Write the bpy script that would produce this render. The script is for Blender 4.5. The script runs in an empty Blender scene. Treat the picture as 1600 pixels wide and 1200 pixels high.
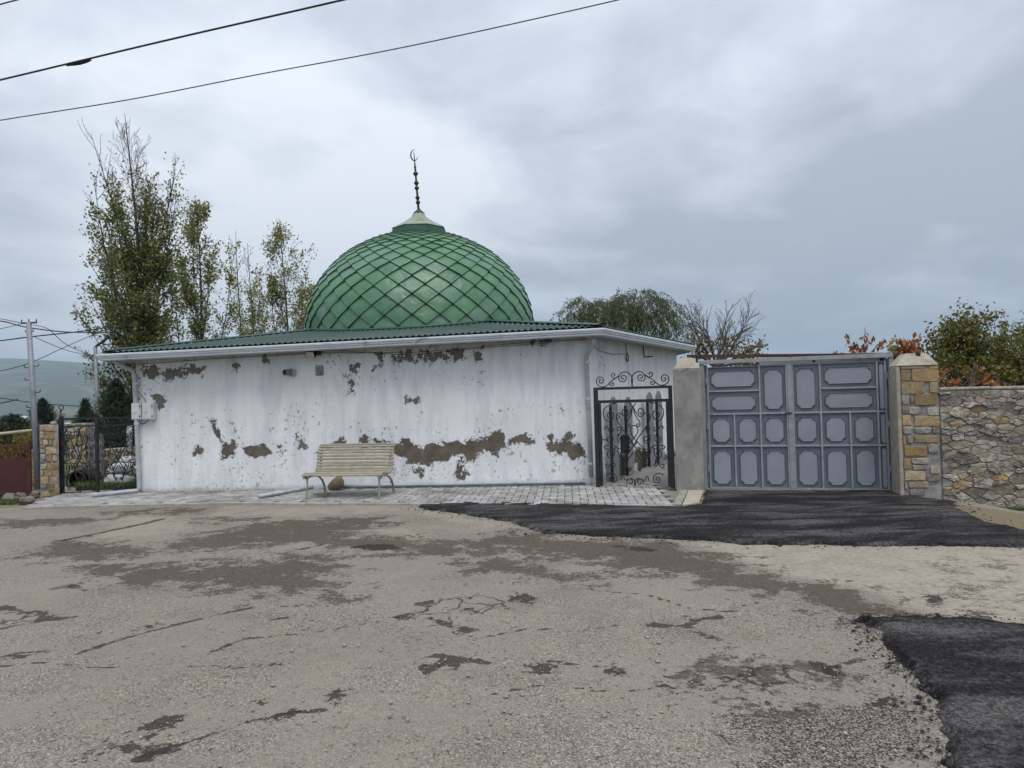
import bpy, bmesh, math, random
import numpy as np
from mathutils import Vector, Matrix, noise as mnoise

# ------------------------------------------------------------------ camera, sky, sun, exposure
sc = bpy.context.scene
COL = sc.collection
R = math.radians
FPX, CXP, CYP = 1121.0, 800.0, 600.0          # focal length in pixels of the 1600 px wide photograph
PITCH, ROLL, EYE = R(1.12), R(1.5), 1.6
cam_d = bpy.data.cameras.new('camera')
cam_d.sensor_width = 36.0
cam_d.lens = 36.0 * FPX / 1600.0
cam_d.clip_start, cam_d.clip_end = 0.05, 20000
cam = bpy.data.objects.new('camera', cam_d); COL.objects.link(cam)
cam.matrix_world = Matrix.Translation((0, 0, EYE)) @ Matrix.Rotation(R(90) + PITCH, 4, 'X') @ Matrix.Rotation(-ROLL, 4, 'Z')
sc.camera = cam

SUN_EL, SUN_AZ = R(66), R(160)                 # azimuth clockwise from +Y: behind the camera, to its right
sun_d = bpy.data.lights.new('sun', 'SUN'); sun_d.energy = 1.5; sun_d.angle = R(36); sun_d.color = (1, 0.97, 0.93)
sun = bpy.data.objects.new('sun', sun_d); COL.objects.link(sun)
sun_dir = Vector((math.sin(SUN_AZ) * math.cos(SUN_EL), math.cos(SUN_AZ) * math.cos(SUN_EL), math.sin(SUN_EL)))
sun.rotation_euler = (-sun_dir).to_track_quat('-Z', 'Y').to_euler()
sun.location = sun_dir * 60
sc.view_settings.view_transform = 'Standard'
sc.view_settings.look = 'None'
sc.view_settings.exposure = 0.55
sc.view_settings.gamma = 1.0
sc.view_settings.use_curve_mapping = False
sc.cycles.use_denoising = True
sc.cycles.adaptive_threshold = 0.02
sc.cycles.max_bounces = 4
sc.cycles.diffuse_bounces = 2
sc.cycles.glossy_bounces = 2
sc.cycles.transparent_max_bounces = 8
sc.cycles.volume_bounces = 0


def ray(px, py):
    u = (px - CXP) / FPX; v = (CYP - py) / FPX
    c, s = math.cos(ROLL), math.sin(ROLL)
    x, y = c * u + s * v, -s * u + c * v
    return Vector((x, math.cos(PITCH) - y * math.sin(PITCH), math.sin(PITCH) + y * math.cos(PITCH)))


def G(px, py, z=0.0):                           # point on the ground seen at a photo pixel
    d = ray(px, py); t = (z - EYE) / d.z
    return Vector((0, 0, EYE)) + d * t


def P(px, py, Y):                               # point at depth Y seen at a photo pixel
    d = ray(px, py)
    return Vector((0, 0, EYE)) + d * (Y / d.y)


def onplane(px, py, o, n):
    d = ray(px, py); c = Vector((0, 0, EYE))
    return c + d * ((Vector(o) - c).dot(n) / d.dot(n))


# ------------------------------------------------------------------ node helpers
class NT:
    def __init__(s, tree):
        s.t = tree; s.L = tree.links

    def n(s, typ, ins=None, **props):
        nd = s.t.nodes.new(typ)
        for k, v in props.items():
            setattr(nd, k, v)
        for k, v in (ins or {}).items():
            sk = nd.inputs[k]
            if isinstance(v, bpy.types.NodeSocket):
                s.L.new(v, sk)
            else:
                if hasattr(sk.default_value, '__len__') and not hasattr(v, '__len__'):
                    v = (v,) * len(sk.default_value)
                if hasattr(sk.default_value, '__len__') and len(sk.default_value) == 4 and len(v) == 3:
                    v = (*v, 1)
                sk.default_value = v
        return nd

    def m(s, op, a, b=0.0, c=0.0, clamp=False):
        return s.n('ShaderNodeMath', {0: a, 1: b, 2: c}, operation=op, use_clamp=clamp).outputs[0]

    def mix(s, f, a, b, mode='MIX'):
        nd = s.n('ShaderNodeMix', data_type='RGBA', blend_type=mode)
        for i, v in ((0, f), (6, a), (7, b)):
            if isinstance(v, bpy.types.NodeSocket):
                s.L.new(v, nd.inputs[i])
            elif i == 0:
                nd.inputs[0].default_value = v
            else:
                nd.inputs[i].default_value = (*v[:3], 1)
        return nd.outputs[2]

    def noise(s, vec, scale, detail=4, rough=0.55, dist=0.0):
        return s.n('ShaderNodeTexNoise', {'Vector': vec, 'Scale': scale, 'Detail': detail, 'Roughness': rough, 'Distortion': dist}).outputs['Fac']

    def step(s, v, lo, hi):
        return s.n('ShaderNodeMapRange', {'Value': v, 'From Min': lo, 'From Max': hi}, clamp=True, interpolation_type='SMOOTHSTEP').outputs[0]

    def lin(s, v, lo, hi, a, b):
        return s.n('ShaderNodeMapRange', {'Value': v, 'From Min': lo, 'From Max': hi, 'To Min': a, 'To Max': b}, clamp=True).outputs[0]

    def pos(s, scale=(1, 1, 1), rot=(0, 0, 0), obj=False):
        if obj:
            v = s.n('ShaderNodeTexCoord').outputs['Object']
        else:
            v = s.n('ShaderNodeNewGeometry').outputs['Position']
        return s.n('ShaderNodeMapping', {'Vector': v, 'Scale': scale, 'Rotation': rot}).outputs[0]

    def attr(s, name):
        return s.n('ShaderNodeAttribute', attribute_name=name).outputs['Fac']

    def bump(s, h, strength, dist, normal=None):
        ins = {'Height': h, 'Strength': strength, 'Distance': dist}
        if normal is not None:
            ins['Normal'] = normal
        return s.n('ShaderNodeBump', ins).outputs[0]


def new_mat(name):
    m = bpy.data.materials.new(name); m.use_nodes = True
    t = m.node_tree; t.nodes.clear()
    k = NT(t)
    out = k.n('ShaderNodeOutputMaterial')
    b = k.n('ShaderNodeBsdfPrincipled')
    t.links.new(b.outputs[0], out.inputs[0])
    return m, k, b, out


def setp(k, b, **kw):
    names = {'col': 'Base Color', 'rough': 'Roughness', 'metal': 'Metallic', 'spec': 'Specular IOR Level', 'nrm': 'Normal', 'coat': 'Coat Weight'}
    for q, v in kw.items():
        sk = b.inputs[names[q]]
        if isinstance(v, bpy.types.NodeSocket):
            k.L.new(v, sk)
        else:
            sk.default_value = (*v, 1) if hasattr(v, '__len__') and len(v) == 3 else v


def surf(name, c1, c2, rough=0.75, scale=6, bump=0.3, bscale=40, bdist=0.004, spec=0.3, metal=0.0, rnd=0.0, dirt=None, dirt_amt=0.5, stretch=(1, 1, 1), dscale=3.0):
    """worn surface: two tones by noise, optional rust/dirt blotches, relief, and a shift per object"""
    m, k, b, o = new_mat(name)
    v = k.pos(stretch)
    f = k.step(k.noise(v, scale, 6, 0.62), 0.32, 0.68)
    col = k.mix(f, c1, c2)
    if dirt:
        d = k.step(k.noise(k.pos(), dscale, 9, 0.68, 0.4), 0.62 - 0.18 * dirt_amt, 0.72 - 0.1 * dirt_amt)
        col = k.mix(k.m('MULTIPLY', d, 0.85), col, dirt)
    if rnd:
        r = k.m('FRACT', k.m('ADD', k.n('ShaderNodeObjectInfo').outputs['Random'], k.n('ShaderNodeNewGeometry').outputs['Random Per Island']))
        hv = k.n('ShaderNodeHueSaturation', {'Color': col, 'Value': k.lin(r, 0, 1, 1 - rnd, 1 + rnd), 'Hue': k.lin(k.m('FRACT', k.m('MULTIPLY', r, 7.3)), 0, 1, 0.5 - 0.03 * rnd, 0.5 + 0.03 * rnd), 'Saturation': k.lin(k.m('FRACT', k.m('MULTIPLY', r, 13.7)), 0, 1, 1 - rnd, 1 + rnd)})
        col = hv.outputs[0]
    h = k.noise(k.pos(), bscale, 6, 0.65)
    setp(k, b, col=col, rough=k.lin(h, 0.2, 0.8, rough - 0.1, min(1, rough + 0.12)), spec=spec, metal=metal, nrm=k.bump(h, bump, bdist))
    return m


# ------------------------------------------------------------------ world: overcast sky with broken cloud tones
world = bpy.data.worlds.new('World'); sc.world = world; world.use_nodes = True
wt = world.node_tree; wt.nodes.clear(); k = NT(wt)
wo = k.n('ShaderNodeOutputWorld'); bg = k.n('ShaderNodeBackground', {'Strength': 0.1})
wt.links.new(bg.outputs[0], wo.inputs[0])
sky = k.n('ShaderNodeTexSky', sky_type='NISHITA', sun_disc=False)
sky.sun_elevation = SUN_EL; sky.sun_rotation = SUN_AZ; sky.dust_density = 3.0; sky.air_density = 1.2
dv = k.n('ShaderNodeTexCoord').outputs['Generated']
sx = k.n('ShaderNodeSeparateXYZ', {0: dv})
zz = k.m('ADD', k.m('MAXIMUM', sx.outputs[2], 0.0), 0.22)
cv = k.n('ShaderNodeCombineXYZ', {0: k.m('DIVIDE', sx.outputs[0], zz), 1: k.m('DIVIDE', sx.outputs[1], zz), 2: 0.0}).outputs[0]
n1 = k.noise(cv, 0.9, 5, 0.48, 0.25)
n2 = k.noise(k.n('ShaderNodeMapping', {'Vector': cv, 'Location': (4.1, 1.7, 0)}).outputs[0], 2.9, 6, 0.55, 0.35)
val = k.m('ADD', k.m('MULTIPLY', n1, 0.6), k.m('MULTIPLY', n2, 0.4))
val = k.lin(val, 0.36, 0.64, -0.12, 1.12)


def skyblob(px, py, width, amt):
    d = ray(px, py).normalized()
    dt = k.n('ShaderNodeVectorMath', {0: dv, 1: tuple(d)}, operation='DOT_PRODUCT').outputs['Value']
    return k.m('MULTIPLY', k.step(dt, math.cos(R(width)), 1.0), amt)


for bl in ((420, 330, 17, 0.55), (600, 330, 10, 0.3), (60, 380, 16, 0.25), (1230, 180, 12, 0.22), (1180, 430, 13, -0.38), (1480, 430, 14, -0.38), (950, 190, 10, -0.3), (1500, 60, 14, -0.2), (700, 30, 11, -0.12)):
    val = k.m('ADD', val, skyblob(*bl))
val = k.m('ADD', val, 0.0, clamp=True)
ramp = k.n('ShaderNodeValToRGB', {'Fac': val})
cr = ramp.color_ramp
cr.elements[0].color = (2.75, 3.03, 3.5, 1); cr.elements[0].position = 0
cr.elements[1].color = (5.3, 5.55, 6.0, 1); cr.elements[1].position = 1
e = cr.elements.new(0.5); e.color = (3.85, 4.15, 4.7, 1)
up = k.lin(sx.outputs[2], 0.0, 1.0, 1.0, 1.8)       # an overcast sky brightens evenly towards the zenith
cl = k.n('ShaderNodeVectorMath', {0: ramp.outputs[0], 3: up}, operation='SCALE').outputs[0]
wt.links.new(k.mix(0.93, sky.outputs[0], cl), bg.inputs[0])


# ------------------------------------------------------------------ object helpers
def link(name, me, mat=None, parent=None):
    o = bpy.data.objects.new(name, me); COL.objects.link(o)
    if mat is not None and me is not None and not me.materials:
        for q in (mat if isinstance(mat, (list, tuple)) else [mat]):
            me.materials.append(q)
    if parent is not None:
        o.parent = parent
        o.matrix_parent_inverse = Matrix.Translation(-world_loc(parent))
    return o


def world_loc(o):
    v = Vector((0, 0, 0))
    m = o.get('_wl')
    return Vector(m) if m is not None else v


def tag(o, label=None, cat=None, group=None, kind=None):
    if label: o['label'] = label
    if cat: o['category'] = cat
    if group: o['group'] = group
    if kind: o['kind'] = kind
    return o


def thing(name, loc, label, cat, group=None):
    o = bpy.data.objects.new(name, None); COL.objects.link(o)
    o.location = loc; o.empty_display_size = 0.2
    o['_wl'] = tuple(loc)
    return tag(o, label, cat, group)


class Fr:
    """a local frame: u along xdir, v outwards (towards the viewer side), w up"""
    def __init__(s, o, xdir, flip=False):
        s.o = Vector(o); s.x = Vector(xdir).normalized(); s.z = Vector((0, 0, 1))
        s.n = s.x.cross(s.z).normalized()
        if flip: s.n = -s.n

    def __call__(s, u, v, w):
        return s.o + s.x * u + s.n * v + s.z * w

    def uvw(s, p):
        d = Vector(p) - s.o
        return d.dot(s.x), d.dot(s.n), d.z


WORLD = Fr((0, 0, 0), (1, 0, 0))
WORLD.n = Vector((0, 1, 0))


class MB:
    def __init__(s):
        s.v = []; s.f = []

    def add(s, vs, fs):
        b = len(s.v); s.v += [tuple(p) for p in vs]; s.f += [tuple(i + b for i in f) for f in fs]
        return s

    def box(s, fr, u0, u1, v0, v1, w0, w1):
        vs = [fr(u, v, w) for w in (w0, w1) for v in (v0, v1) for u in (u0, u1)]
        return s.add(vs, [(0, 2, 3, 1), (4, 5, 7, 6), (0, 1, 5, 4), (2, 6, 7, 3), (0, 4, 6, 2), (1, 3, 7, 5)])

    def tube(s, path, r, sides=6, cap=True, closed=False):
        path = [Vector(p) for p in path]; n = len(path); vs = []; fs = []
        ref = None
        for i, p in enumerate(path):
            a = path[i - 1] if i else (path[-1] if closed else path[0]); c = path[(i + 1) % n] if (i < n - 1 or closed) else path[-1]
            t = (c - a)
            if t.length < 1e-9: t = Vector((0, 0, 1))
            t.normalize()
            if ref is None:
                ref = t.orthogonal().normalized()
            ref = (ref - t * ref.dot(t))
            if ref.length < 1e-6: ref = t.orthogonal()
            ref.normalize(); bi = t.cross(ref)
            rr = r[i] if hasattr(r, '__len__') else r
            for j in range(sides):
                q = 2 * math.pi * j / sides
                vs.append(p + (ref * math.cos(q) + bi * math.sin(q)) * rr)
        m = n if closed else n - 1
        for i in range(m):
            for j in range(sides):
                j2 = (j + 1) % sides; i2 = (i + 1) % n
                fs.append((i * sides + j, i * sides + j2, i2 * sides + j2, i2 * sides + j))
        if cap and not closed:
            fs.append(tuple(range(sides))[::-1]); fs.append(tuple((n - 1) * sides + j for j in range(sides)))
        return s.add(vs, fs)

    def strip(s, path, side, w, th):
        """flat bar following a path; side = fixed width direction"""
        path = [Vector(p) for p in path]; side = Vector(side).normalized(); vs = []; fs = []; n = len(path)
        for i, p in enumerate(path):
            t = (path[min(i + 1, n - 1)] - path[max(i - 1, 0)]).normalized()
            nn = t.cross(side).normalized()
            vs += [p + side * w / 2 + nn * th / 2, p - side * w / 2 + nn * th / 2, p - side * w / 2 - nn * th / 2, p + side * w / 2 - nn * th / 2]
        for i in range(n - 1):
            for j in range(4):
                j2 = (j + 1) % 4
                fs.append((i * 4 + j, i * 4 + j2, i * 4 + 4 + j2, i * 4 + 4 + j))
        fs += [(3, 2, 1, 0), tuple((n - 1) * 4 + j for j in range(4))]
        return s.add(vs, fs)

    def lathe(s, c, prof, sides=16):
        c = Vector(c); vs = []; fs = []
        for r, z in prof:
            for j in range(sides):
                q = 2 * math.pi * j / sides
                vs.append(c + Vector((r * math.cos(q), r * math.sin(q), z)))
        for i in range(len(prof) - 1):
            for j in range(sides):
                j2 = (j + 1) % sides
                fs.append((i * sides + j, i * sides + j2, (i + 1) * sides + j2, (i + 1) * sides + j))
        fs.append(tuple(range(sides))[::-1]); fs.append(tuple((len(prof) - 1) * sides + j for j in range(sides)))
        return s.add(vs, fs)

    def prism(s, fr, poly, v0, v1):
        """polygon in the u,w plane extruded along v"""
        n = len(poly)
        vs = [fr(u, v0, w) for u, w in poly] + [fr(u, v1, w) for u, w in poly]
        fs = [tuple(range(n)), tuple(range(n, 2 * n))[::-1]] + [(i, i + n, (i + 1) % n + n, (i + 1) % n) for i in range(n)]
        return s.add(vs, fs)

    def build(s, name, mat, parent=None, smooth=False, bevel=0.0, recalc=True):
        me = bpy.data.meshes.new(name); me.from_pydata(s.v, [], s.f); me.update()
        if recalc:
            bm = bmesh.new(); bm.from_mesh(me); bmesh.ops.recalc_face_normals(bm, faces=bm.faces); bm.to_mesh(me); bm.free()
        if smooth:
            me.polygons.foreach_set('use_smooth', [True] * len(me.polygons))
        o = link(name, me, mat, parent)
        if bevel:
            b = o.modifiers.new('bevel', 'BEVEL'); b.width = bevel; b.segments = 2; b.limit_method = 'ANGLE'; b.angle_limit = R(35)
        return o


def quick_mesh(name, V, F, mat, parent=None, smooth=False):
    """V (n,3) array, F (m,k) array of equal sized faces"""
    V = np.asarray(V, np.float32); F = np.asarray(F, np.int32); k_ = F.shape[1]
    me = bpy.data.meshes.new(name)
    me.vertices.add(len(V)); me.vertices.foreach_set('co', V.ravel())
    me.loops.add(F.size); me.loops.foreach_set('vertex_index', F.ravel())
    me.polygons.add(len(F)); me.polygons.foreach_set('loop_start', np.arange(0, F.size, k_, dtype=np.int32))
    me.update(calc_edges=True); me.validate()
    if smooth:
        me.polygons.foreach_set('use_smooth', np.ones(len(F), bool))
    return link(name, me, mat, parent)


def sdist(poly, X, Y):
    """signed distance to a polygon, positive inside (numpy arrays)"""
    d = np.full(X.shape, 1e9); ins = np.zeros(X.shape, bool); n = len(poly)
    for i in range(n):
        ax, ay = poly[i]; bx, by = poly[(i + 1) % n]
        ex, ey = bx - ax, by - ay; L = ex * ex + ey * ey + 1e-12
        t = np.clip(((X - ax) * ex + (Y - ay) * ey) / L, 0, 1)
        d = np.minimum(d, np.hypot(X - ax - t * ex, Y - ay - t * ey))
        c = ((ay > Y) != (by > Y)) & (X < (bx - ax) * (Y - ay) / ((by - ay) if abs(by - ay) > 1e-12 else 1e-12) + ax)
        ins ^= c
    return np.where(ins, d, -d)


def lndist(pts, X, Y):
    d = np.full(X.shape, 1e9)
    for (ax, ay), (bx, by) in zip(pts[:-1], pts[1:]):
        ex, ey = bx - ax, by - ay; L = ex * ex + ey * ey + 1e-12
        t = np.clip(((X - ax) * ex + (Y - ay) * ey) / L, 0, 1)
        d = np.minimum(d, np.hypot(X - ax - t * ex, Y - ay - t * ey))
    return d


def set_attr(me, name, arr):
    a = me.attributes.new(name, 'FLOAT', 'POINT'); a.data.foreach_set('value', np.asarray(arr, np.float32).ravel())


# ------------------------------------------------------------------ materials
M = {}
M['iron'] = surf('wrought_iron', (0.012, 0.012, 0.014), (0.03, 0.028, 0.027), 0.55, 12, 0.3, 60, spec=0.4, dirt=(0.07, 0.04, 0.025), dirt_amt=0.1)
M['white_metal'] = surf('white_painted_metal', (0.56, 0.59, 0.62), (0.46, 0.49, 0.52), 0.45, 3, 0.15, 30, spec=0.4, dirt=(0.25, 0.25, 0.24), dirt_amt=0.25, stretch=(1, 1, 3))
M['pipe'] = surf('grey_plastic_pipe', (0.46, 0.48, 0.5), (0.36, 0.38, 0.4), 0.5, 5, 0.1, 40, dirt=(0.2, 0.19, 0.17), dirt_amt=0.25)
M['roof'] = surf('green_roof_sheet', (0.019, 0.047, 0.039), (0.027, 0.062, 0.052), 0.5, 2.5, 0.15, 14, spec=0.4, dirt=(0.045, 0.068, 0.06), dirt_amt=0.3)
M['concrete'] = surf('rough_concrete_render', (0.33, 0.315, 0.285), (0.2, 0.195, 0.185), 0.92, 4.5, 0.6, 30, 0.006, spec=0.15, dirt=(0.13, 0.125, 0.115), dirt_amt=0.25, stretch=(1, 1, 0.7))
M['concrete_light'] = surf('pale_concrete', (0.42, 0.38, 0.30), (0.3, 0.27, 0.22), 0.92, 7, 0.6, 35, 0.006, spec=0.15, dirt=(0.16, 0.14, 0.11), dirt_amt=0.2)
M['mortar'] = surf('grey_mortar', (0.36, 0.35, 0.335), (0.22, 0.212, 0.2), 0.95, 9, 0.9, 26, 0.012, spec=0.1, dirt=(0.36, 0.36, 0.37), dirt_amt=0.35)
M['ochre'] = surf('ochre_sandstone', (0.42, 0.315, 0.175), (0.27, 0.205, 0.125), 0.9, 12, 1.0, 36, 0.012, spec=0.12, rnd=0.26, dirt=(0.34, 0.31, 0.26), dirt_amt=0.45, dscale=6)
M['rubble'] = surf('grey_beige_fieldstone', (0.37, 0.335, 0.275), (0.205, 0.186, 0.155), 0.92, 13, 1.0, 30, 0.014, spec=0.12, rnd=0.38, dirt=(0.37, 0.355, 0.33), dirt_amt=0.5, dscale=5)
M['pale_stone'] = surf('pale_fieldstone', (0.47, 0.425, 0.34), (0.29, 0.26, 0.205), 0.92, 12, 1.0, 30, 0.014, spec=0.12, rnd=0.25, dirt=(0.27, 0.26, 0.245), dirt_amt=0.4, dscale=5)
M['paver'] = surf('grey_concrete_paver', (0.36, 0.352, 0.34), (0.25, 0.243, 0.235), 0.9, 4, 0.5, 60, 0.003, spec=0.15, rnd=0.2, dirt=(0.17, 0.155, 0.13), dirt_amt=0.6, dscale=1.1)
M['bench'] = surf('cream_paint_worn', (0.36, 0.33, 0.225), (0.25, 0.23, 0.175), 0.55, 7, 0.4, 60, 0.003, spec=0.35, rnd=0.1, dirt=(0.24, 0.215, 0.2), dirt_amt=0.65, stretch=(1, 3, 3), dscale=5)
M['rust'] = surf('rusty_steel', (0.11, 0.045, 0.03), (0.055, 0.028, 0.022), 0.8, 14, 0.5, 50, 0.004, spec=0.25, dirt=(0.16, 0.07, 0.035), dirt_amt=0.3)
M['gate'] = surf('blue_grey_gate_paint', (0.165, 0.185, 0.215), (0.13, 0.147, 0.175), 0.42, 3, 0.2, 25, 0.003, spec=0.45, dirt=(0.16, 0.155, 0.15), dirt_amt=0.12, dscale=9)
M['gate_field'] = surf('blue_grey_panel_paint', (0.285, 0.305, 0.34), (0.25, 0.27, 0.305), 0.4, 2, 0.18, 9, 0.006, spec=0.5, rnd=0.06, dirt=(0.235, 0.245, 0.26), dirt_amt=0.15, dscale=6)
M['gate_bar'] = surf('grey_gate_bars', (0.33, 0.345, 0.365), (0.25, 0.262, 0.28), 0.45, 8, 0.3, 40, 0.003, spec=0.4, dirt=(0.17, 0.11, 0.08), dirt_amt=0.3, dscale=12)
M['maroon'] = surf('maroon_sheet', (0.085, 0.022, 0.022), (0.055, 0.018, 0.018), 0.55, 3, 0.2, 20, spec=0.35, dirt=(0.10, 0.04, 0.03), dirt_amt=0.2)
M['black_box'] = surf('black_plastic', (0.012, 0.013, 0.016), (0.02, 0.02, 0.022), 0.5, 10, 0.1, 40)
M['cable'] = surf('dark_cable', (0.02, 0.02, 0.022), (0.035, 0.033, 0.03), 0.6, 20, 0.1, 60)
M['zinc'] = surf('zinc_sheet', (0.55, 0.54, 0.5), (0.25, 0.24, 0.21), 0.25, 24, 0.9, 22, 0.02, spec=0.6, metal=0.85)
M['meter'] = surf('white_meter_box', (0.66, 0.67, 0.67), (0.6, 0.61, 0.61), 0.45, 6, 0.05, 30, spec=0.4, dirt=(0.45, 0.45, 0.43), dirt_amt=0.15)
M['print'] = surf('grey_print', (0.22, 0.23, 0.25), (0.3, 0.3, 0.32), 0.6, 30, 0.0, 30)
M['lens'] = surf('floodlight_glass', (0.55, 0.53, 0.48), (0.45, 0.43, 0.4), 0.2, 8, 0.1, 40, spec=0.5)
M['vent'] = surf('beige_vent_pipe', (0.24, 0.21, 0.17), (0.16, 0.14, 0.115), 0.7, 14, 0.4, 40)
M['dark'] = surf('dark_inside', (0.01, 0.01, 0.01), (0.014, 0.013, 0.012), 0.9, 8, 0.1, 30)
M['sack'] = surf('white_woven_sack', (0.5, 0.5, 0.5), (0.38, 0.38, 0.385), 0.7, 10, 0.6, 22, 0.01, dirt=(0.24, 0.22, 0.2), dirt_amt=0.25)
M['slab'] = surf('grey_painted_slab', (0.22, 0.225, 0.235), (0.17, 0.175, 0.185), 0.6, 5, 0.2, 30)
M['boulder'] = surf('brown_boulder', (0.22, 0.175, 0.12), (0.13, 0.105, 0.08), 0.9, 9, 0.8, 30, 0.01)
M['steel_pole'] = surf('grey_galvanised_pole', (0.25, 0.265, 0.29), (0.19, 0.2, 0.22), 0.5, 6, 0.2, 40, metal=0.2, spec=0.4)
M['yellow_pipe'] = surf('yellowed_gas_pipe', (0.45, 0.38, 0.24), (0.33, 0.27, 0.18), 0.6, 8, 0.2, 40)
M['finial'] = surf('dark_bronze', (0.035, 0.027, 0.026), (0.065, 0.05, 0.045), 0.5, 14, 0.3, 40, metal=0.3, spec=0.4)
M['cap'] = surf('weathered_green_cap', (0.19, 0.27, 0.20), (0.27, 0.31, 0.24), 0.45, 5, 0.3, 20, spec=0.4, dirt=(0.24, 0.14, 0.05), dirt_amt=0.35, dscale=2.2)
M['cap_dark'] = surf('dark_green_cap_band', (0.02, 0.068, 0.046), (0.028, 0.085, 0.058), 0.45, 5, 0.3, 20, spec=0.4)
M['soffit'] = surf('white_soffit', (0.42, 0.43, 0.44), (0.34, 0.35, 0.36), 0.6, 4, 0.2, 30)
M['house_wall'] = surf('pale_house_wall', (0.62, 0.58, 0.55), (0.5, 0.48, 0.46), 0.9, 0.2, 0, 1)
M['house_roof'] = surf('pale_red_roof', (0.4, 0.24, 0.21), (0.33, 0.2, 0.18), 0.9, 0.2, 0, 1)
M['house_roof_w'] = surf('pale_tin_roof', (0.66, 0.62, 0.62), (0.56, 0.52, 0.53), 0.8, 0.2, 0, 1)


def tile_material():
    m, k, b, o = new_mat('green_dome_sheet')
    r = k.n('ShaderNodeObjectInfo').outputs['Random']
    v = k.pos((1, 1, 1))
    n_ = k.noise(v, 2.6, 6, 0.6)
    base = k.mix(k.step(n_, 0.3, 0.7), (0.062, 0.165, 0.082), (0.085, 0.205, 0.105))
    base = k.mix(k.lin(r, 0, 1, 0, 0.6), base, (0.082, 0.19, 0.112))
    base = k.mix(k.step(k.m('FRACT', k.m('MULTIPLY', r, 11.3)), 0.8, 1.0), base, (0.10, 0.19, 0.135))
    base = k.mix(k.m('MULTIPLY', k.step(k.m('FRACT', k.m('MULTIPLY', r, 23.1)), 0.7, 1.0), 0.4), base, (0.022, 0.10, 0.045))
    pale = k.m('MULTIPLY', k.step(k.noise(v, 1.1, 5, 0.6), 0.52, 0.7), 0.4)
    base = k.mix(pale, base, (0.16, 0.27, 0.185))
    rust = k.m('MULTIPLY', k.step(k.noise(k.pos((1, 1, 0.6)), 4.2, 8, 0.7), 0.66, 0.8), 0.4)
    base = k.mix(rust, base, (0.17, 0.16, 0.06))
    runs = k.step(k.noise(k.pos((7, 7, 0.9)), 2.2, 5, 0.65), 0.5, 0.72)
    base = k.mix(k.m('MULTIPLY', runs, 0.4), base, (0.11, 0.17, 0.11))
    grime = k.step(k.noise(v, 11, 5, 0.7), 0.5, 0.8)
    base = k.mix(k.m('MULTIPLY', grime, 0.25), base, (0.02, 0.07, 0.035))
    dents = k.noise(v, 3.2, 2, 0.5)
    setp(k, b, col=base, rough=k.m('ADD', k.lin(k.noise(v, 9, 5, 0.6), 0.2, 0.8, 0.3, 0.45), k.lin(k.m('FRACT', k.m('MULTIPLY', r, 5.7)), 0, 1, -0.05, 0.12)), spec=0.42, nrm=k.bump(dents, 0.7, 0.06))
    return m


M['tile'] = tile_material()


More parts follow.
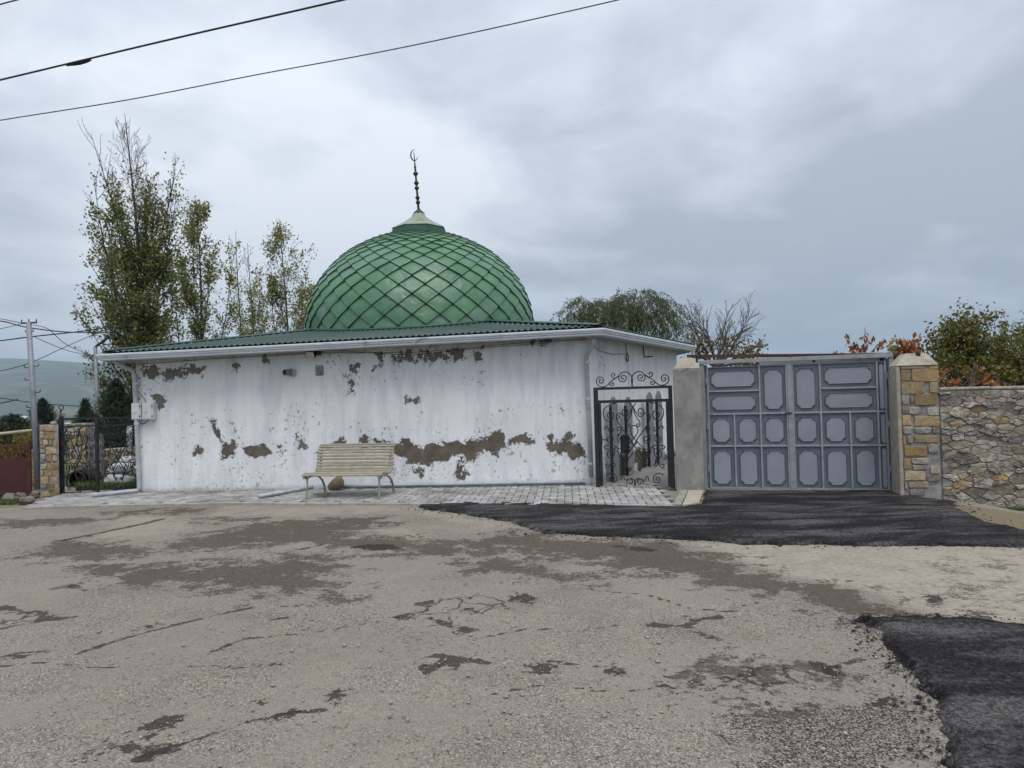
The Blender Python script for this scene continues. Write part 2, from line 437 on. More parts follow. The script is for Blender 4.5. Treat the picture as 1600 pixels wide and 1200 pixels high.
def wall_material():
    m, k, b, o = new_mat('peeling_white_plaster')
    p = k.pos()
    peel = k.attr('peel')
    nz = k.noise(p, 6.5, 7, 0.7)
    nf = k.noise(p, 34, 6, 0.65)
    fld = k.m('ADD', peel, k.m('ADD', k.m('MULTIPLY', k.m('SUBTRACT', nz, 0.5), 1.35), k.m('MULTIPLY', k.m('SUBTRACT', nf, 0.5), 0.55)))
    mask = k.m('MULTIPLY', k.step(fld, 0.48, 0.52), k.step(peel, 0.02, 0.12))
    # little flecks where paint has flaked, thicker in worn zones
    wear = k.attr('wear')
    sp = k.noise(k.pos((1, 1, 0.75)), 17, 6, 0.66, 0.2)
    clus = k.noise(p, 1.7, 3, 0.5)
    fl = k.step(k.m('ADD', sp, k.m('ADD', k.m('MULTIPLY', k.m('SUBTRACT', clus, 0.5), 0.35), k.m('MULTIPLY', wear, 0.085))), 0.665, 0.69)
    cr = k.n('ShaderNodeTexVoronoi', {'Vector': k.n('ShaderNodeVectorMath', {0: p, 1: k.n('ShaderNodeVectorMath', {0: k.n('ShaderNodeTexNoise', {'Vector': p, 'Scale': 5.0, 'Detail': 4.0}).outputs['Color'], 3: 0.35}, operation='SCALE').outputs[0]}, operation='ADD').outputs[0], 'Scale': 2.4}, feature='DISTANCE_TO_EDGE').outputs['Distance']
    crk = k.m('MULTIPLY', k.m('SUBTRACT', 1.0, k.step(cr, 0.002, 0.008)), k.step(k.m('ADD', clus, k.m('MULTIPLY', wear, 0.12)), 0.66, 0.7))
    mask2 = k.m('MAXIMUM', mask, k.m('MULTIPLY', fl, 0.85))
    streak = k.noise(k.pos((1.5, 1.5, 0.35)), 1.7, 4, 0.6, 0.2)
    streak2 = k.noise(k.pos((6, 6, 0.6)), 1.5, 5, 0.6)
    white = k.mix(k.step(k.m('ADD', k.m('MULTIPLY', streak, 0.6), k.m('MULTIPLY', streak2, 0.4)), 0.42, 0.66), (0.86, 0.863, 0.866), (0.67, 0.68, 0.70))
    cloud = k.noise(p, 0.9, 5, 0.6)
    white = k.mix(k.step(cloud, 0.45, 0.75), white, (0.74, 0.748, 0.76))
    blot = k.step(k.noise(k.pos((1, 1, 0.5)), 3.6, 6, 0.7), 0.55, 0.72)
    white = k.mix(k.m('MULTIPLY', blot, 0.4), white, (0.55, 0.555, 0.56))
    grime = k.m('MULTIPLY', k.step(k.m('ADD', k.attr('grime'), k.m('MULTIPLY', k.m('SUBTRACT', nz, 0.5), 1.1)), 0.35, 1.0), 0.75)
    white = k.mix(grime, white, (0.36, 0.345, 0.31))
    brown = k.mix(k.step(k.noise(p, 5, 8, 0.65), 0.35, 0.65), (0.098, 0.081, 0.059), (0.165, 0.141, 0.108))
    brown = k.mix(k.attr('pale'), brown, k.mix(k.step(nf, 0.4, 0.6), (0.21, 0.19, 0.158), (0.15, 0.135, 0.11)))
    grit = k.noise(p, 90, 5, 0.7)
    brown = k.mix(k.step(grit, 0.4, 0.7), brown, k.mix(0.35, brown, (0.24, 0.215, 0.18)))
    fleck = k.mix(k.m('MULTIPLY', fl, 0.8), white, (0.25, 0.24, 0.225))
    col = k.mix(mask, fleck, brown)
    col = k.mix(k.m('MULTIPLY', crk, 0.75), col, (0.12, 0.11, 0.1))
    hgt = k.m('ADD', k.m('SUBTRACT', 1.0, mask), k.m('MULTIPLY', nf, 0.35))
    setp(k, b, col=col, rough=0.88, spec=0.15, nrm=k.bump(hgt, 1.0, 0.03))
    return m


M['wall'] = wall_material()


def ground_material():
    m, k, b, o = new_mat('worn_gravelly_asphalt')
    p = k.pos((1, 1, 0))
    big = k.noise(p, 0.55, 3, 0.6)
    mid = k.noise(p, 3.0, 6, 0.68)
    fine = k.noise(p, 19, 4, 0.74)
    v1 = k.n('ShaderNodeTexVoronoi', {'Vector': p, 'Scale': 115.0, 'Randomness': 1.0})
    v2 = k.n('ShaderNodeTexVoronoi', {'Vector': p, 'Scale': 230.0, 'Randomness': 1.0})
    st = k.n('ShaderNodeSeparateColor', {0: v1.outputs['Color']})
    st2 = k.n('ShaderNodeSeparateColor', {0: v2.outputs['Color']})
    base = k.mix(k.step(big, 0.35, 0.65), (0.272, 0.245, 0.206), (0.2, 0.18, 0.152))
    base = k.mix(k.m('MULTIPLY', k.step(mid, 0.42, 0.7), 0.65), base, (0.335, 0.287, 0.222))
    base = k.mix(k.m('MULTIPLY', k.step(fine, 0.5, 0.75), 0.35), base, (0.115, 0.101, 0.084))
    wide = k.noise(k.pos((0.5, 1, 0), (0, 0, R(12))), 1.4, 5, 0.6)
    base = k.mix(k.m('MULTIPLY', k.step(wide, 0.5, 0.68), 0.45), base, (0.135, 0.112, 0.088))
    pits = k.step(k.noise(p, 6.5, 5, 0.66, 0.3), 0.63, 0.69)
    base = k.mix(k.m('MULTIPLY', pits, 0.6), base, (0.085, 0.07, 0.055))
    # chips of stone in the surface, pale and dark
    dens = k.step(k.noise(k.pos((0.8, 1, 0), (0, 0, R(-20))), 1.05, 5, 0.62, 0.4), 0.4, 0.62)
    base = k.mix(k.m('MULTIPLY', k.m('SUBTRACT', 1.0, dens), 0.5), base, (0.285, 0.255, 0.213))
    chips = k.m('MULTIPLY', k.step(st.outputs[0], 0.72, 0.78), k.lin(dens, 0, 1, 0.25, 1.0))
    base = k.mix(k.m('MULTIPLY', chips, 0.72), base, (0.47, 0.435, 0.37))
    dchip = k.m('MULTIPLY', k.step(st.outputs[1], 0.7, 0.78), k.lin(dens, 0, 1, 0.3, 1.0))
    base = k.mix(k.m('MULTIPLY', dchip, 0.72), base, (0.055, 0.049, 0.042))
    base = k.mix(k.m('MULTIPLY', k.step(st2.outputs[0], 0.55, 0.8), 0.4), base, (0.30, 0.27, 0.225))
    base = k.mix(k.m('MULTIPLY', k.step(st2.outputs[1], 0.6, 0.8), 0.4), base, (0.10, 0.09, 0.077))

    def mk(name, amp, lo, hi, n_=None):
        nn = k.m('ADD', k.m('MULTIPLY', k.m('SUBTRACT', mid, 0.5), amp), k.m('MULTIPLY', k.m('SUBTRACT', fine, 0.5), amp * 0.55))
        return k.step(k.m('ADD', k.attr(name), nn), lo, hi)
    light = mk('light', 1.5, 0.33, 0.62)
    tone = k.mix(k.m('MULTIPLY', k.step(k.m('ADD', k.m('MULTIPLY', fine, 0.55), k.m('MULTIPLY', mid, 0.45)), 0.42, 0.58), 0.9), (0.44, 0.39, 0.315), (0.285, 0.25, 0.2))
    base = k.mix(k.m('MULTIPLY', light, 0.6), base, tone)
    crumbs = k.m('MULTIPLY', mk('crumb', 1.6, 0.45, 0.62), k.step(st.outputs[2], 0.45, 0.55))
    base = k.mix(k.m('MULTIPLY', crumbs, 0.9), base, (0.035, 0.034, 0.035))
    dark = mk('dark', 2.0, 0.42, 0.62)
    dk = k.mix(k.step(fine, 0.35, 0.7), (0.082, 0.067, 0.051), (0.043, 0.036, 0.029))
    dk = k.mix(k.m('MULTIPLY', chips, 0.5), dk, (0.17, 0.15, 0.122))
    dk = k.mix(k.m('MULTIPLY', k.step(mid, 0.5, 0.7), 0.5), dk, (0.10, 0.085, 0.067))
    dk = k.mix(k.m('MULTIPLY', k.step(st2.outputs[0], 0.6, 0.85), 0.35), dk, (0.17, 0.15, 0.12))
    base = k.mix(k.m('MULTIPLY', dark, 0.9), base, dk)
    spot = mk('spot', 1.7, 0.46, 0.56)
    base = k.mix(k.m('MULTIPLY', spot, 0.85), base, k.mix(k.step(st2.outputs[2], 0.5, 0.6), (0.02, 0.016, 0.013), (0.05, 0.04, 0.032)))
    # alligator cracks inside marked areas, single cracks as drawn lines
    wv = k.n('ShaderNodeVectorMath', {0: p, 1: k.n('ShaderNodeVectorMath', {0: k.n('ShaderNodeTexNoise', {'Vector': p, 'Scale': 9.0, 'Detail': 4.0}).outputs['Color'], 3: 0.16}, operation='SCALE').outputs[0]}, operation='ADD').outputs[0]
    al = k.n('ShaderNodeTexVoronoi', {'Vector': wv, 'Scale': 4.2}, feature='DISTANCE_TO_EDGE').outputs['Distance']
    al = k.m('MULTIPLY', k.m('SUBTRACT', 1.0, k.step(al, 0.02, 0.06)), mk('craze', 0.8, 0.42, 0.6))
    ck = k.m('MAXIMUM', al, mk('crack', 1.3, 0.56, 0.66))
    base = k.mix(k.m('MULTIPLY', ck, 0.85), base, (0.04, 0.033, 0.027))
    dirt = mk('dirt', 0.8, 0.35, 0.65)
    base = k.mix(k.m('MULTIPLY', dirt, 0.75), base, k.mix(k.step(fine, 0.4, 0.65), (0.22, 0.165, 0.095), (0.13, 0.115, 0.07)))
    h = k.m('ADD', k.m('MULTIPLY', v1.outputs['Distance'], -0.5), k.m('ADD', k.m('MULTIPLY', v2.outputs['Distance'], -0.25), k.m('MULTIPLY', fine, 0.8)))
    h = k.m('SUBTRACT', h, k.m('MULTIPLY', k.attr('spot'), 0.9))
    setp(k, b, col=base, rough=0.92, spec=0.12, nrm=k.bump(h, 0.9, 0.012))
    return m


M['ground'] = ground_material()


def asphalt_material():
    m, k, b, o = new_mat('fresh_black_asphalt')
    p = k.pos((1, 1, 0))
    v1 = k.n('ShaderNodeTexVoronoi', {'Vector': p, 'Scale': 75.0})
    st = k.n('ShaderNodeSeparateColor', {0: v1.outputs['Color']})
    sw = k.noise(k.pos((0.55, 1.5, 0), (0, 0, R(-8))), 1.6, 7, 0.66, 0.6)
    fine = k.noise(p, 22, 7, 0.7)
    dust = k.step(k.m('ADD', sw, k.m('MULTIPLY', k.m('SUBTRACT', fine, 0.5), 0.5)), 0.43, 0.66)
    base = k.mix(k.step(st.outputs[0], 0.3, 0.9), (0.009, 0.007, 0.008), (0.026, 0.026, 0.027))
    base = k.mix(k.m('MULTIPLY', dust, k.lin(st.outputs[1], 0, 1, 0.2, 0.85)), base, (0.17, 0.163, 0.155))
    h = k.m('ADD', k.m('MULTIPLY', v1.outputs['Distance'], -0.8), k.m('MULTIPLY', fine, 0.9))
    setp(k, b, col=base, rough=k.lin(dust, 0, 1, 0.8, 0.95), spec=0.12, nrm=k.bump(h, 1.0, 0.016))
    return m


M['asphalt'] = asphalt_material()


def terrain_material():
    m, k, b, o = new_mat('grassy_hills')
    p = k.pos()
    a = k.noise(k.pos((1, 1, 1)), 0.0022, 8, 0.62)
    c = k.noise(p, 0.011, 8, 0.65)
    d = k.noise(p, 1.5, 6, 0.65)
    col = k.mix(k.step(a, 0.4, 0.6), (0.06, 0.085, 0.042), (0.10, 0.095, 0.06))
    col = k.mix(k.m('MULTIPLY', k.step(c, 0.48, 0.62), 0.85), col, (0.02, 0.042, 0.02))
    c2 = k.noise(k.pos((1, 1, 1)), 0.005, 6, 0.6, 0.4)
    col = k.mix(k.m('MULTIPLY', k.step(c2, 0.55, 0.65), 0.7), col, (0.2, 0.17, 0.1))
    col = k.mix(k.m('MULTIPLY', k.step(d, 0.45, 0.7), 0.5), col, (0.06, 0.075, 0.03))
    setp(k, b, col=col, rough=0.95, spec=0.1, nrm=k.bump(d, 0.4, 0.05))
    return m


M['terrain'] = terrain_material()


def leaf_material(name, cols, trans=0.45, rough=0.55):
    m, k, b, o = new_mat(name)
    r = k.n('ShaderNodeNewGeometry').outputs['Random Per Island']
    rp = k.n('ShaderNodeValToRGB', {'Fac': r}); e_ = rp.color_ramp.elements
    e_[0].color = (*cols[0], 1); e_[0].position = 0
    e_[1].color = (*cols[-1], 1); e_[1].position = 1
    for i, c_ in enumerate(cols[1:-1]):
        q = rp.color_ramp.elements.new((i + 1) / (len(cols) - 1)); q.color = (*c_, 1)
    setp(k, b, col=rp.outputs[0], rough=rough, spec=0.3)
    tr = k.n('ShaderNodeBsdfTranslucent', {'Color': rp.outputs[0]})
    ms = k.n('ShaderNodeMixShader', {0: trans, 1: b.outputs[0], 2: tr.outputs[0]})
    k.L.new(ms.outputs[0], o.inputs[0])
    return m


M['leaf_poplar'] = leaf_material('poplar_leaves', [(0.085, 0.115, 0.04), (0.14, 0.17, 0.055), (0.19, 0.21, 0.068), (0.25, 0.24, 0.08), (0.34, 0.29, 0.09)])
M['leaf_poplar_pale'] = leaf_material('pale_poplar_leaves', [(0.17, 0.19, 0.075), (0.22, 0.235, 0.085), (0.28, 0.27, 0.095), (0.36, 0.31, 0.1)])
M['leaf_willow'] = leaf_material('willow_leaves', [(0.07, 0.105, 0.045), (0.11, 0.15, 0.065), (0.15, 0.19, 0.085), (0.18, 0.2, 0.08)])
M['leaf_yellow'] = leaf_material('yellowing_leaves', [(0.08, 0.09, 0.02), (0.18, 0.15, 0.035), (0.26, 0.18, 0.04), (0.22, 0.13, 0.04)])
M['leaf_bush'] = leaf_material('autumn_bush_leaves', [(0.05, 0.07, 0.02), (0.09, 0.11, 0.026), (0.14, 0.145, 0.034), (0.2, 0.18, 0.04), (0.29, 0.2, 0.045)])
M['leaf_orange'] = leaf_material('orange_leaves', [(0.36, 0.115, 0.05), (0.45, 0.165, 0.07), (0.36, 0.15, 0.055), (0.11, 0.075, 0.03)], 0.4)
M['needle'] = leaf_material('pine_needles', [(0.02, 0.038, 0.022), (0.03, 0.052, 0.028), (0.042, 0.066, 0.034)], 0.15)
M['grass'] = leaf_material('grass_blades', [(0.05, 0.10, 0.02), (0.075, 0.13, 0.03), (0.11, 0.14, 0.04)], 0.3)
M['bark'] = surf('grey_brown_bark', (0.085, 0.07, 0.055), (0.05, 0.042, 0.035), 0.95, 10, 0.8, 30, 0.01)
M['bark_pale'] = surf('pale_twig_bark', (0.13, 0.11, 0.095), (0.085, 0.072, 0.062), 0.95, 10, 0.8, 30, 0.01)

# ------------------------------------------------------------------ terrain, ground, road patches
rng = np.random.default_rng(7)
A = Vector((-7.05, 13.45, 0)); B = Vector((1.37, 12.82, 0)); C = Vector((3.78, 16.4, 0))


def terrain_height(r, az):
    """r metres from the camera, az clockwise from straight ahead"""
    near = np.interp(r, [0, 14, 16, 22, 40, 120, 500, 1400, 2000, 2900, 4000, 5000, 5600], [-0.5, -0.5, -0.10, -0.10, -0.8, -9, -32, -36, -20, 70, 215, 270, 250])
    low = np.interp(r, [0, 14, 16, 22, 40, 120, 500, 1400, 2500, 5600], [-0.5, -0.5, -0.10, -0.10, -0.5, -6, -20, -20, 0, 60])
    w = np.clip((az + 0.15) / 0.5, 0, 1); w = w * w * (3 - 2 * w)
    w2 = np.clip((-1.3 - az) / 0.6, 0, 1)
    w = np.maximum(w, w2)
    return near * (1 - w) + low * w


def make_terrain():
    na, rr = 360, np.concatenate([[0.0], np.geomspace(6, 5600, 110)])
    V = []; F = []
    az = np.linspace(-math.pi, math.pi, na, endpoint=False)
    for r in rr:
        z = terrain_height(np.full(na, r), az)
        if r > 200:
            amp = min(1, (r - 200) / 2500)
            z = z + np.array([(mnoise.fractal(Vector((r * math.sin(a) / 900, r * math.cos(a) / 900, 3.3)), 0.9, 2.1, 6) * 62 + 16 * abs(mnoise.noise(Vector((r * math.sin(a) / 260, r * math.cos(a) / 260, 8)))))* amp for a in az])
        V.append(np.stack([r * np.sin(az), r * np.cos(az), z], 1))
    V = np.concatenate(V)
    for i in range(len(rr) - 1):
        a0 = np.arange(na); a1 = (a0 + 1) % na
        F.append(np.stack([i * na + a0, (i + 1) * na + a0, (i + 1) * na + a1, i * na + a1], 1)[:, ::-1])
    o = quick_mesh('terrain', V, np.concatenate(F), M['terrain'], smooth=True)
    tag(o, kind='structure', label='grassy hillside and valley reaching to hazy far mountains')


make_terrain()


def g2(pts):
    return [tuple(G(*p)[:2]) for p in pts]


def z2(pts):   # pixels of the left half zoom
    return g2([(x / 2, 760 + y / 2) for x, y in pts])


def z3(pts):   # pixels of the right half zoom
    return g2([(800 + x / 2, 760 + y / 2) for x, y in pts])


ASPH1 = g2([(652, 791), (668, 786.5), (700, 785.5), (780, 784.5), (860, 788), (960, 790), (1060, 793), (1096, 788), (1103, 768), (1392, 767), (1404, 771), (1440, 778), (1492, 784), (1492, 792), (1540, 815), (1600, 829)]) + [(7.6, 7.2), (7.9, 6.2)] + g2([(1600, 855), (1450, 853), (1300, 850), (1180, 850), (1080, 842), (950, 839), (850, 832), (800, 816), (725, 803), (662, 795)])
ASPH2 = g2([(1340, 967), (1420, 965), (1515, 967), (1600, 978)]) + [(5.4, 4.6), (5.0, 1.2), (1.75, 1.2)] + g2([(1492, 1240), (1485, 1200), (1480, 1160), (1470, 1120), (1455, 1075), (1425, 1045), (1390, 1020), (1375, 985)])

GROUND_X = (-15, 14); GROUND_Y = (-3, 15.0)


def make_ground():
    xs = np.arange(GROUND_X[0], GROUND_X[1] + .01, 0.055); ys = np.arange(GROUND_Y[0], GROUND_Y[1] + .01, 0.05)
    X, Y = np.meshgrid(xs, ys); nx, ny = len(xs), len(ys)
    Z = 0.006 * np.sin(X * 1.3 + 0.7 * Y) * np.sin(Y * 0.9 - 0.4 * X) + 0.004 * np.sin(3.1 * X - 1.7 * Y) * np.sin(2.3 * Y + 0.8 * X) - 0.012
    dip = np.clip(0.15 + sdist([(6.3, 10.55), (6.7, 10.6), (9.5, 9.9), (9.5, 7.6), (7.2, 7.9), (6.5, 9.3)], X, Y) / 0.55, 0, 1)
    Z = Z - 0.2 * dip * dip * (3 - 2 * dip)
    D = 0 * X
    darks = [
        z2([(250, 250), (330, 235), (500, 240), (600, 240), (700, 235), (850, 230), (900, 208), (1000, 210), (1060, 240), (1080, 260), (980, 275), (1020, 300), (1085, 342), (1000, 337), (860, 335), (800, 320), (700, 318), (560, 302), (450, 302), (350, 302), (290, 277)]),
        z2([(500, 180), (620, 150), (760, 118), (900, 103), (1100, 96), (1200, 93), (1215, 120), (1100, 135), (1130, 150), (1250, 150), (1350, 160), (1420, 175), (1600, 135)]) + z3([(200, 160), (520, 175), (620, 200), (740, 240), (860, 285), (940, 290), (1100, 320), (1230, 380), (1400, 410), (1090, 415), (1000, 380), (880, 340), (740, 330), (640, 300), (420, 270), (290, 240), (0, 200)]) + z2([(1400, 215), (1330, 212), (1180, 202), (1050, 195), (950, 175), (780, 182), (700, 202), (560, 202), (480, 202)]),
        z2([(60, 217), (130, 185), (240, 168), (400, 180), (470, 190), (380, 216), (240, 226), (130, 227)]),
        z2([(0, 103), (200, 95), (340, 99), (250, 115), (100, 125), (0, 136)]),
        z3([(-120, 215), (0, 232), (100, 248), (120, 266), (250, 288), (250, 300), (120, 288), (0, 278), (-60, 272), (-160, 252)]),
        z2([(600, 98), (800, 95), (790, 106), (620, 108)]),
        z3([(580, 600), (700, 560), (760, 535), (830, 553), (950, 590), (1030, 580), (1040, 612), (900, 682), (760, 652), (640, 622)]),
        z2([(560, 65), (600, 60), (640, 75), (560, 82), (300, 84), (340, 78)]),
    ]
    for i, p in enumerate(darks):
        D = np.maximum(D, np.clip(0.52 + sdist(p, X, Y) / 1.3, 0, 0.82 if i != 6 else 0.56))
    L = np.clip(0.5 + sdist(z3([(520, 170), (900, 178), (1600, 188), (1900, 200), (1900, 450), (1600, 437), (1430, 415), (1230, 375), (1100, 320), (940, 290), (860, 280), (740, 235), (620, 195)]), X, Y) / 0.7, 0, 0.9)
    for p in (z2([(1250, 62), (1320, 85), (1450, 110), (1600, 135), (1600, 118), (1450, 92), (1300, 62), (1265, 55)]), z2([(700, 62), (1260, 58), (1270, 80), (900, 92), (640, 92)]), z2([(1120, 130), (1250, 122), (1420, 165), (1300, 175), (1150, 150)]), z2([(380, 90), (640, 95), (560, 140), (300, 160)])):
        L = np.maximum(L, np.clip(0.42 + sdist(p, X, Y) / 1.2, 0, 0.52))
    S = 0 * X
    for (zf, cx, cy, rx, ry, rot) in [(z2, 40, 527, 26, 10, 0), (z2, 345, 815, 72, 20, -.16), (z2, 495, 735, 60, 20, -.3), (z2, 1062, 640, 38, 17, 0), (z2, 1000, 645, 22, 5, 0), (z2, 865, 545, 26, 9, 0), (z2, 465, 435, 36, 6, -.12), (z2, 870, 403, 26, 5, -.1), (z2, 1460, 443, 36, 11, .1), (z2, 1275, 403, 26, 7, 0), (z2, 90, 750, 18, 7, 0), (z2, 800, 680, 18, 7, 0), (z2, 885, 708, 22, 6, -.4), (z2, 148, 500, 16, 6, 0), (z3, 320, 570, 38, 9, .1), (z3, 1000, 570, 18, 12, 0), (z3, 30, 348, 38, 9, 0), (z3, 95, 560, 50, 10, .1), (z2, 265, 175, 26, 5, 0), (z3, 380, 190, 60, 6, .1), (z3, 1325, 348, 26, 9, 0), (z3, 1150, 665, 50, 14, 0), (z2, 1170, 187, 90, 9, 0), (z2, 520, 820, 60, 6, -.3), (z3, 265, 860, 15, 9, 0)]:
        pts = [(cx + rx * math.cos(t) * math.cos(rot) - ry * math.sin(t) * math.sin(rot), cy + rx * math.cos(t) * math.sin(rot) + ry * math.sin(t) * math.cos(rot)) for t in np.linspace(0, 6.283, 12, endpoint=False)]
        S = np.maximum(S, np.clip(0.5 + sdist(zf(pts), X, Y) / 0.35, 0, 0.8))
    K = 0 * X
    for (zf, pts, w) in [(z2, [(210, 165), (330, 140), (420, 120), (510, 98)], .05), (z2, [(0, 370), (80, 388), (130, 385), (140, 412), (180, 410)], .045), (z2, [(0, 440), (90, 422), (230, 405)], .03), (z3, [(90, 537), (190, 552), (280, 558), (330, 575)], .02), (z3, [(440, 428), (540, 436), (580, 455), (640, 472)], .045), (z3, [(540, 402), (560, 420), (540, 436), (600, 410), (650, 405)], .03), (z2, [(1300, 540), (1340, 575), (1370, 545), (1420, 540), (1370, 520), (1450, 535), (1530, 548)], .025), (z2, [(1240, 400), (1330, 385), (1340, 370), (1300, 362), (1350, 355)], .03), (z2, [(1340, 405), (1400, 425), (1420, 440)], .03), (z3, [(560, 600), (700, 650), (800, 670), (900, 690)], .02), (z3, [(940, 545), (1000, 560), (1090, 535)], .025), (z2, [(240, 520), (400, 465), (650, 400), (800, 370)], .02), (z2, [(230, 305), (270, 320)], .03), (z2, [(850, 410), (900, 405)], .03), (z3, [(700, 375), (770, 360)], .02), (z2, [(420, 850), (560, 800), (700, 760)], .02), (z3, [(520, 630), (600, 645)], .02), (z2, [(940, 195), (1010, 180)], .03), (z2, [(0, 560), (120, 548), (300, 562), (520, 548), (760, 558)], .016), (z2, [(420, 845), (560, 805), (720, 745), (900, 700), (1010, 690)], .016), (z3, [(-100, 470), (60, 440), (200, 452), (330, 430)], .016), (z3, [(-60, 640), (120, 610), (330, 640), (500, 610)], .014), (z2, [(640, 520), (760, 470), (980, 450), (1180, 415)], .016), (z3, [(250, 320), (420, 335), (560, 380), (720, 390)], .018)]:
        K = np.maximum(K, np.clip(0.86 - lndist(zf(pts), X, Y) / (w * 4.2), 0, 1))
    CR = np.clip(0.5 + sdist(z2([(1340, 360), (1440, 335), (1600, 325), (1680, 335), (1650, 390), (1480, 390), (1400, 385)]), X, Y) / 0.5, 0, 1)
    CR = np.maximum(CR, np.clip(0.5 + sdist(z3([(600, 590), (760, 540), (950, 590), (900, 650), (700, 640)]), X, Y) / 0.5, 0, 1))
    for q in ([(1240, 395), (1330, 365), (1420, 400), (1480, 440), (1330, 430)], [(1290, 530), (1400, 515), (1540, 545), (1400, 585)], [(0, 360), (150, 380), (220, 405), (60, 430), (0, 430)]):
        CR = np.maximum(CR, np.clip(0.46 + sdist(z2(q), X, Y) / 0.5, 0, 1))
    CB = np.clip(0.5 + sdist(z3([(600, 720), (760, 690), (900, 670), (1000, 640), (1250, 660), (1300, 740), (1330, 880), (1100, 900), (760, 880), (700, 800)]), X, Y) / 0.9, 0, 0.7)
    CB = np.maximum(CB, np.clip(0.42 - np.abs(sdist(ASPH2, X, Y)) / 0.5, 0, 1))
    CB = np.maximum(CB, np.clip(0.34 - np.abs(sdist(ASPH1, X, Y)) / 0.5, 0, 1))
    CB = np.maximum(CB, np.clip(0.4 + sdist(z3([(1300, 220), (1600, 210), (1600, 400), (1450, 400), (1300, 360)]), X, Y) / 1.2, 0, 0.45))
    DT = np.clip(0.5 + sdist(g2([(1490, 786), (1600, 800)]) + [(7.2, 7.0)] + g2([(1600, 832), (1540, 818), (1490, 792)]), X, Y) / 0.3, 0, 1)
    DT = np.maximum(DT, np.clip(0.5 + sdist(g2([(-60, 770), (45, 772), (60, 780), (30, 790), (-60, 800)]), X, Y) / 0.5, 0, 1))
    DT = np.maximum(DT, np.clip(0.5 + sdist([(3.0, 12.2), (6.2, 11.4), (9, 9), (13.9, 9), (13.9, 14.9), (3, 14.9)], X, Y) / 0.5, 0, 1))
    V = np.stack([X, Y, Z], -1).reshape(-1, 3)
    idx = np.arange(nx * ny).reshape(ny, nx)
    F = np.stack([idx[:-1, :-1], idx[:-1, 1:], idx[1:, 1:], idx[1:, :-1]], -1).reshape(-1, 4)
    o = quick_mesh('road', V, F, M['ground'], smooth=True)
    for nme, a in (('dark', D), ('light', L), ('spot', S), ('crack', K), ('craze', CR), ('crumb', CB), ('dirt', DT)):
        set_attr(o.data, nme, a)
    tag(o, kind='structure', label='worn pale gravelly road surface with dark patches and cracks')


make_ground()


def fresh_patch(name, poly, label, h, seed):
    """a raised sheet of new asphalt with a ragged, sloping edge"""
    pts = []
    n = len(poly)
    for i in range(n):
        a = Vector((*poly[i], 0)); b_ = Vector((*poly[(i + 1) % n], 0)); m_ = max(1, int((b_ - a).length / 0.03))
        for j in range(m_):
            pts.append(a.lerp(b_, j / m_))
    n = len(pts)
    area = sum(pts[i].x * pts[(i + 1) % n].y - pts[(i + 1) % n].x * pts[i].y for i in range(n))
    sg = 1 if area > 0 else -1
    outer = []; inner = []
    for i, p in enumerate(pts):
        t = (pts[(i + 2) % n] - pts[i - 2]).normalized(); nr = Vector((-t.y, t.x, 0)) * sg
        j = 0.05 * mnoise.noise(Vector((p.x * 4, p.y * 4, seed))) + 0.045 * mnoise.noise(Vector((p.x * 13, p.y * 13, seed))) + 0.02 * mnoise.noise(Vector((p.x * 31, p.y * 31, seed)))
        outer.append(p + nr * (j - 0.01) + Vector((0, 0, -0.02)))
        inner.append(p + nr * (j + 0.05) + Vector((0, 0, h + 0.006 * mnoise.noise(p * 9))))
    bm = bmesh.new()
    vo = [bm.verts.new(p) for p in outer]; vi = [bm.verts.new(p) for p in inner]
    for i in range(n):
        bm.faces.new((vo[i], vo[(i + 1) % n], vi[(i + 1) % n], vi[i]))
    f = bm.faces.new(vi)
    bmesh.ops.triangulate(bm, faces=[f])
    bmesh.ops.recalc_face_normals(bm, faces=bm.faces)
    me = bpy.data.meshes.new(name); bm.to_mesh(me); bm.free()
    up_ = sum(q.normal.z * q.area for q in me.polygons)
    if up_ < 0: me.flip_normals()
    o = link(name, me, M['asphalt'])
    tag(o, kind='structure', label=label)


fresh_patch('fresh_asphalt_strip', ASPH1, 'strip of fresh black asphalt in front of the blue metal gate', 0.022, 1.0)
fresh_patch('fresh_asphalt_patch', ASPH2, 'patch of fresh black asphalt at the lower right of the road', 0.028, 5.0)


def scatter(name, n, sampler, size, mat, label, seed):
    r_ = np.random.default_rng(seed); V = []; F = []
    base = np.array([(1, 0, 0), (-1, 0, 0), (0, 1, 0), (0, -1, 0), (0, 0, 1), (0, 0, -.3)], float)
    tri = np.array([(0, 2, 4), (2, 1, 4), (1, 3, 4), (3, 0, 4), (2, 0, 5), (1, 2, 5), (3, 1, 5), (0, 3, 5)])
    i = 0
    for _ in range(n):
        x, y = sampler(r_)
        s = size * r_.lognormal(0, 0.45); a = r_.uniform(0, 6.28); c, q = math.cos(a), math.sin(a)
        v = base * np.array([1, r_.uniform(.6, 1), r_.uniform(.4, .8)]) * s * r_.uniform(.75, 1.25, (6, 1))
        v = np.stack([v[:, 0] * c - v[:, 1] * q, v[:, 0] * q + v[:, 1] * c, v[:, 2]], 1) + np.array([x, y, -0.006])
        V.append(v); F.append(tri + 6 * i); i += 1
    o = quick_mesh(name, np.concatenate(V), np.concatenate(F), mat)
    tag(o, label, None, None, 'stuff')


def near_edge(poly, spread, keep):
    segs = [(Vector(poly[i]), Vector(poly[(i + 1) % len(poly)])) for i in range(len(poly))]
    segs = [s for s in segs if keep(s)]
    w = np.array([(b_ - a).length for a, b_ in segs]); w /= w.sum()

    def f(r_):
        a, b_ = segs[r_.choice(len(segs), p=w)]
        p = a.lerp(b_, r_.uniform())
        return p.x + r_.normal(0, spread), p.y + r_.normal(0, spread)
    return f


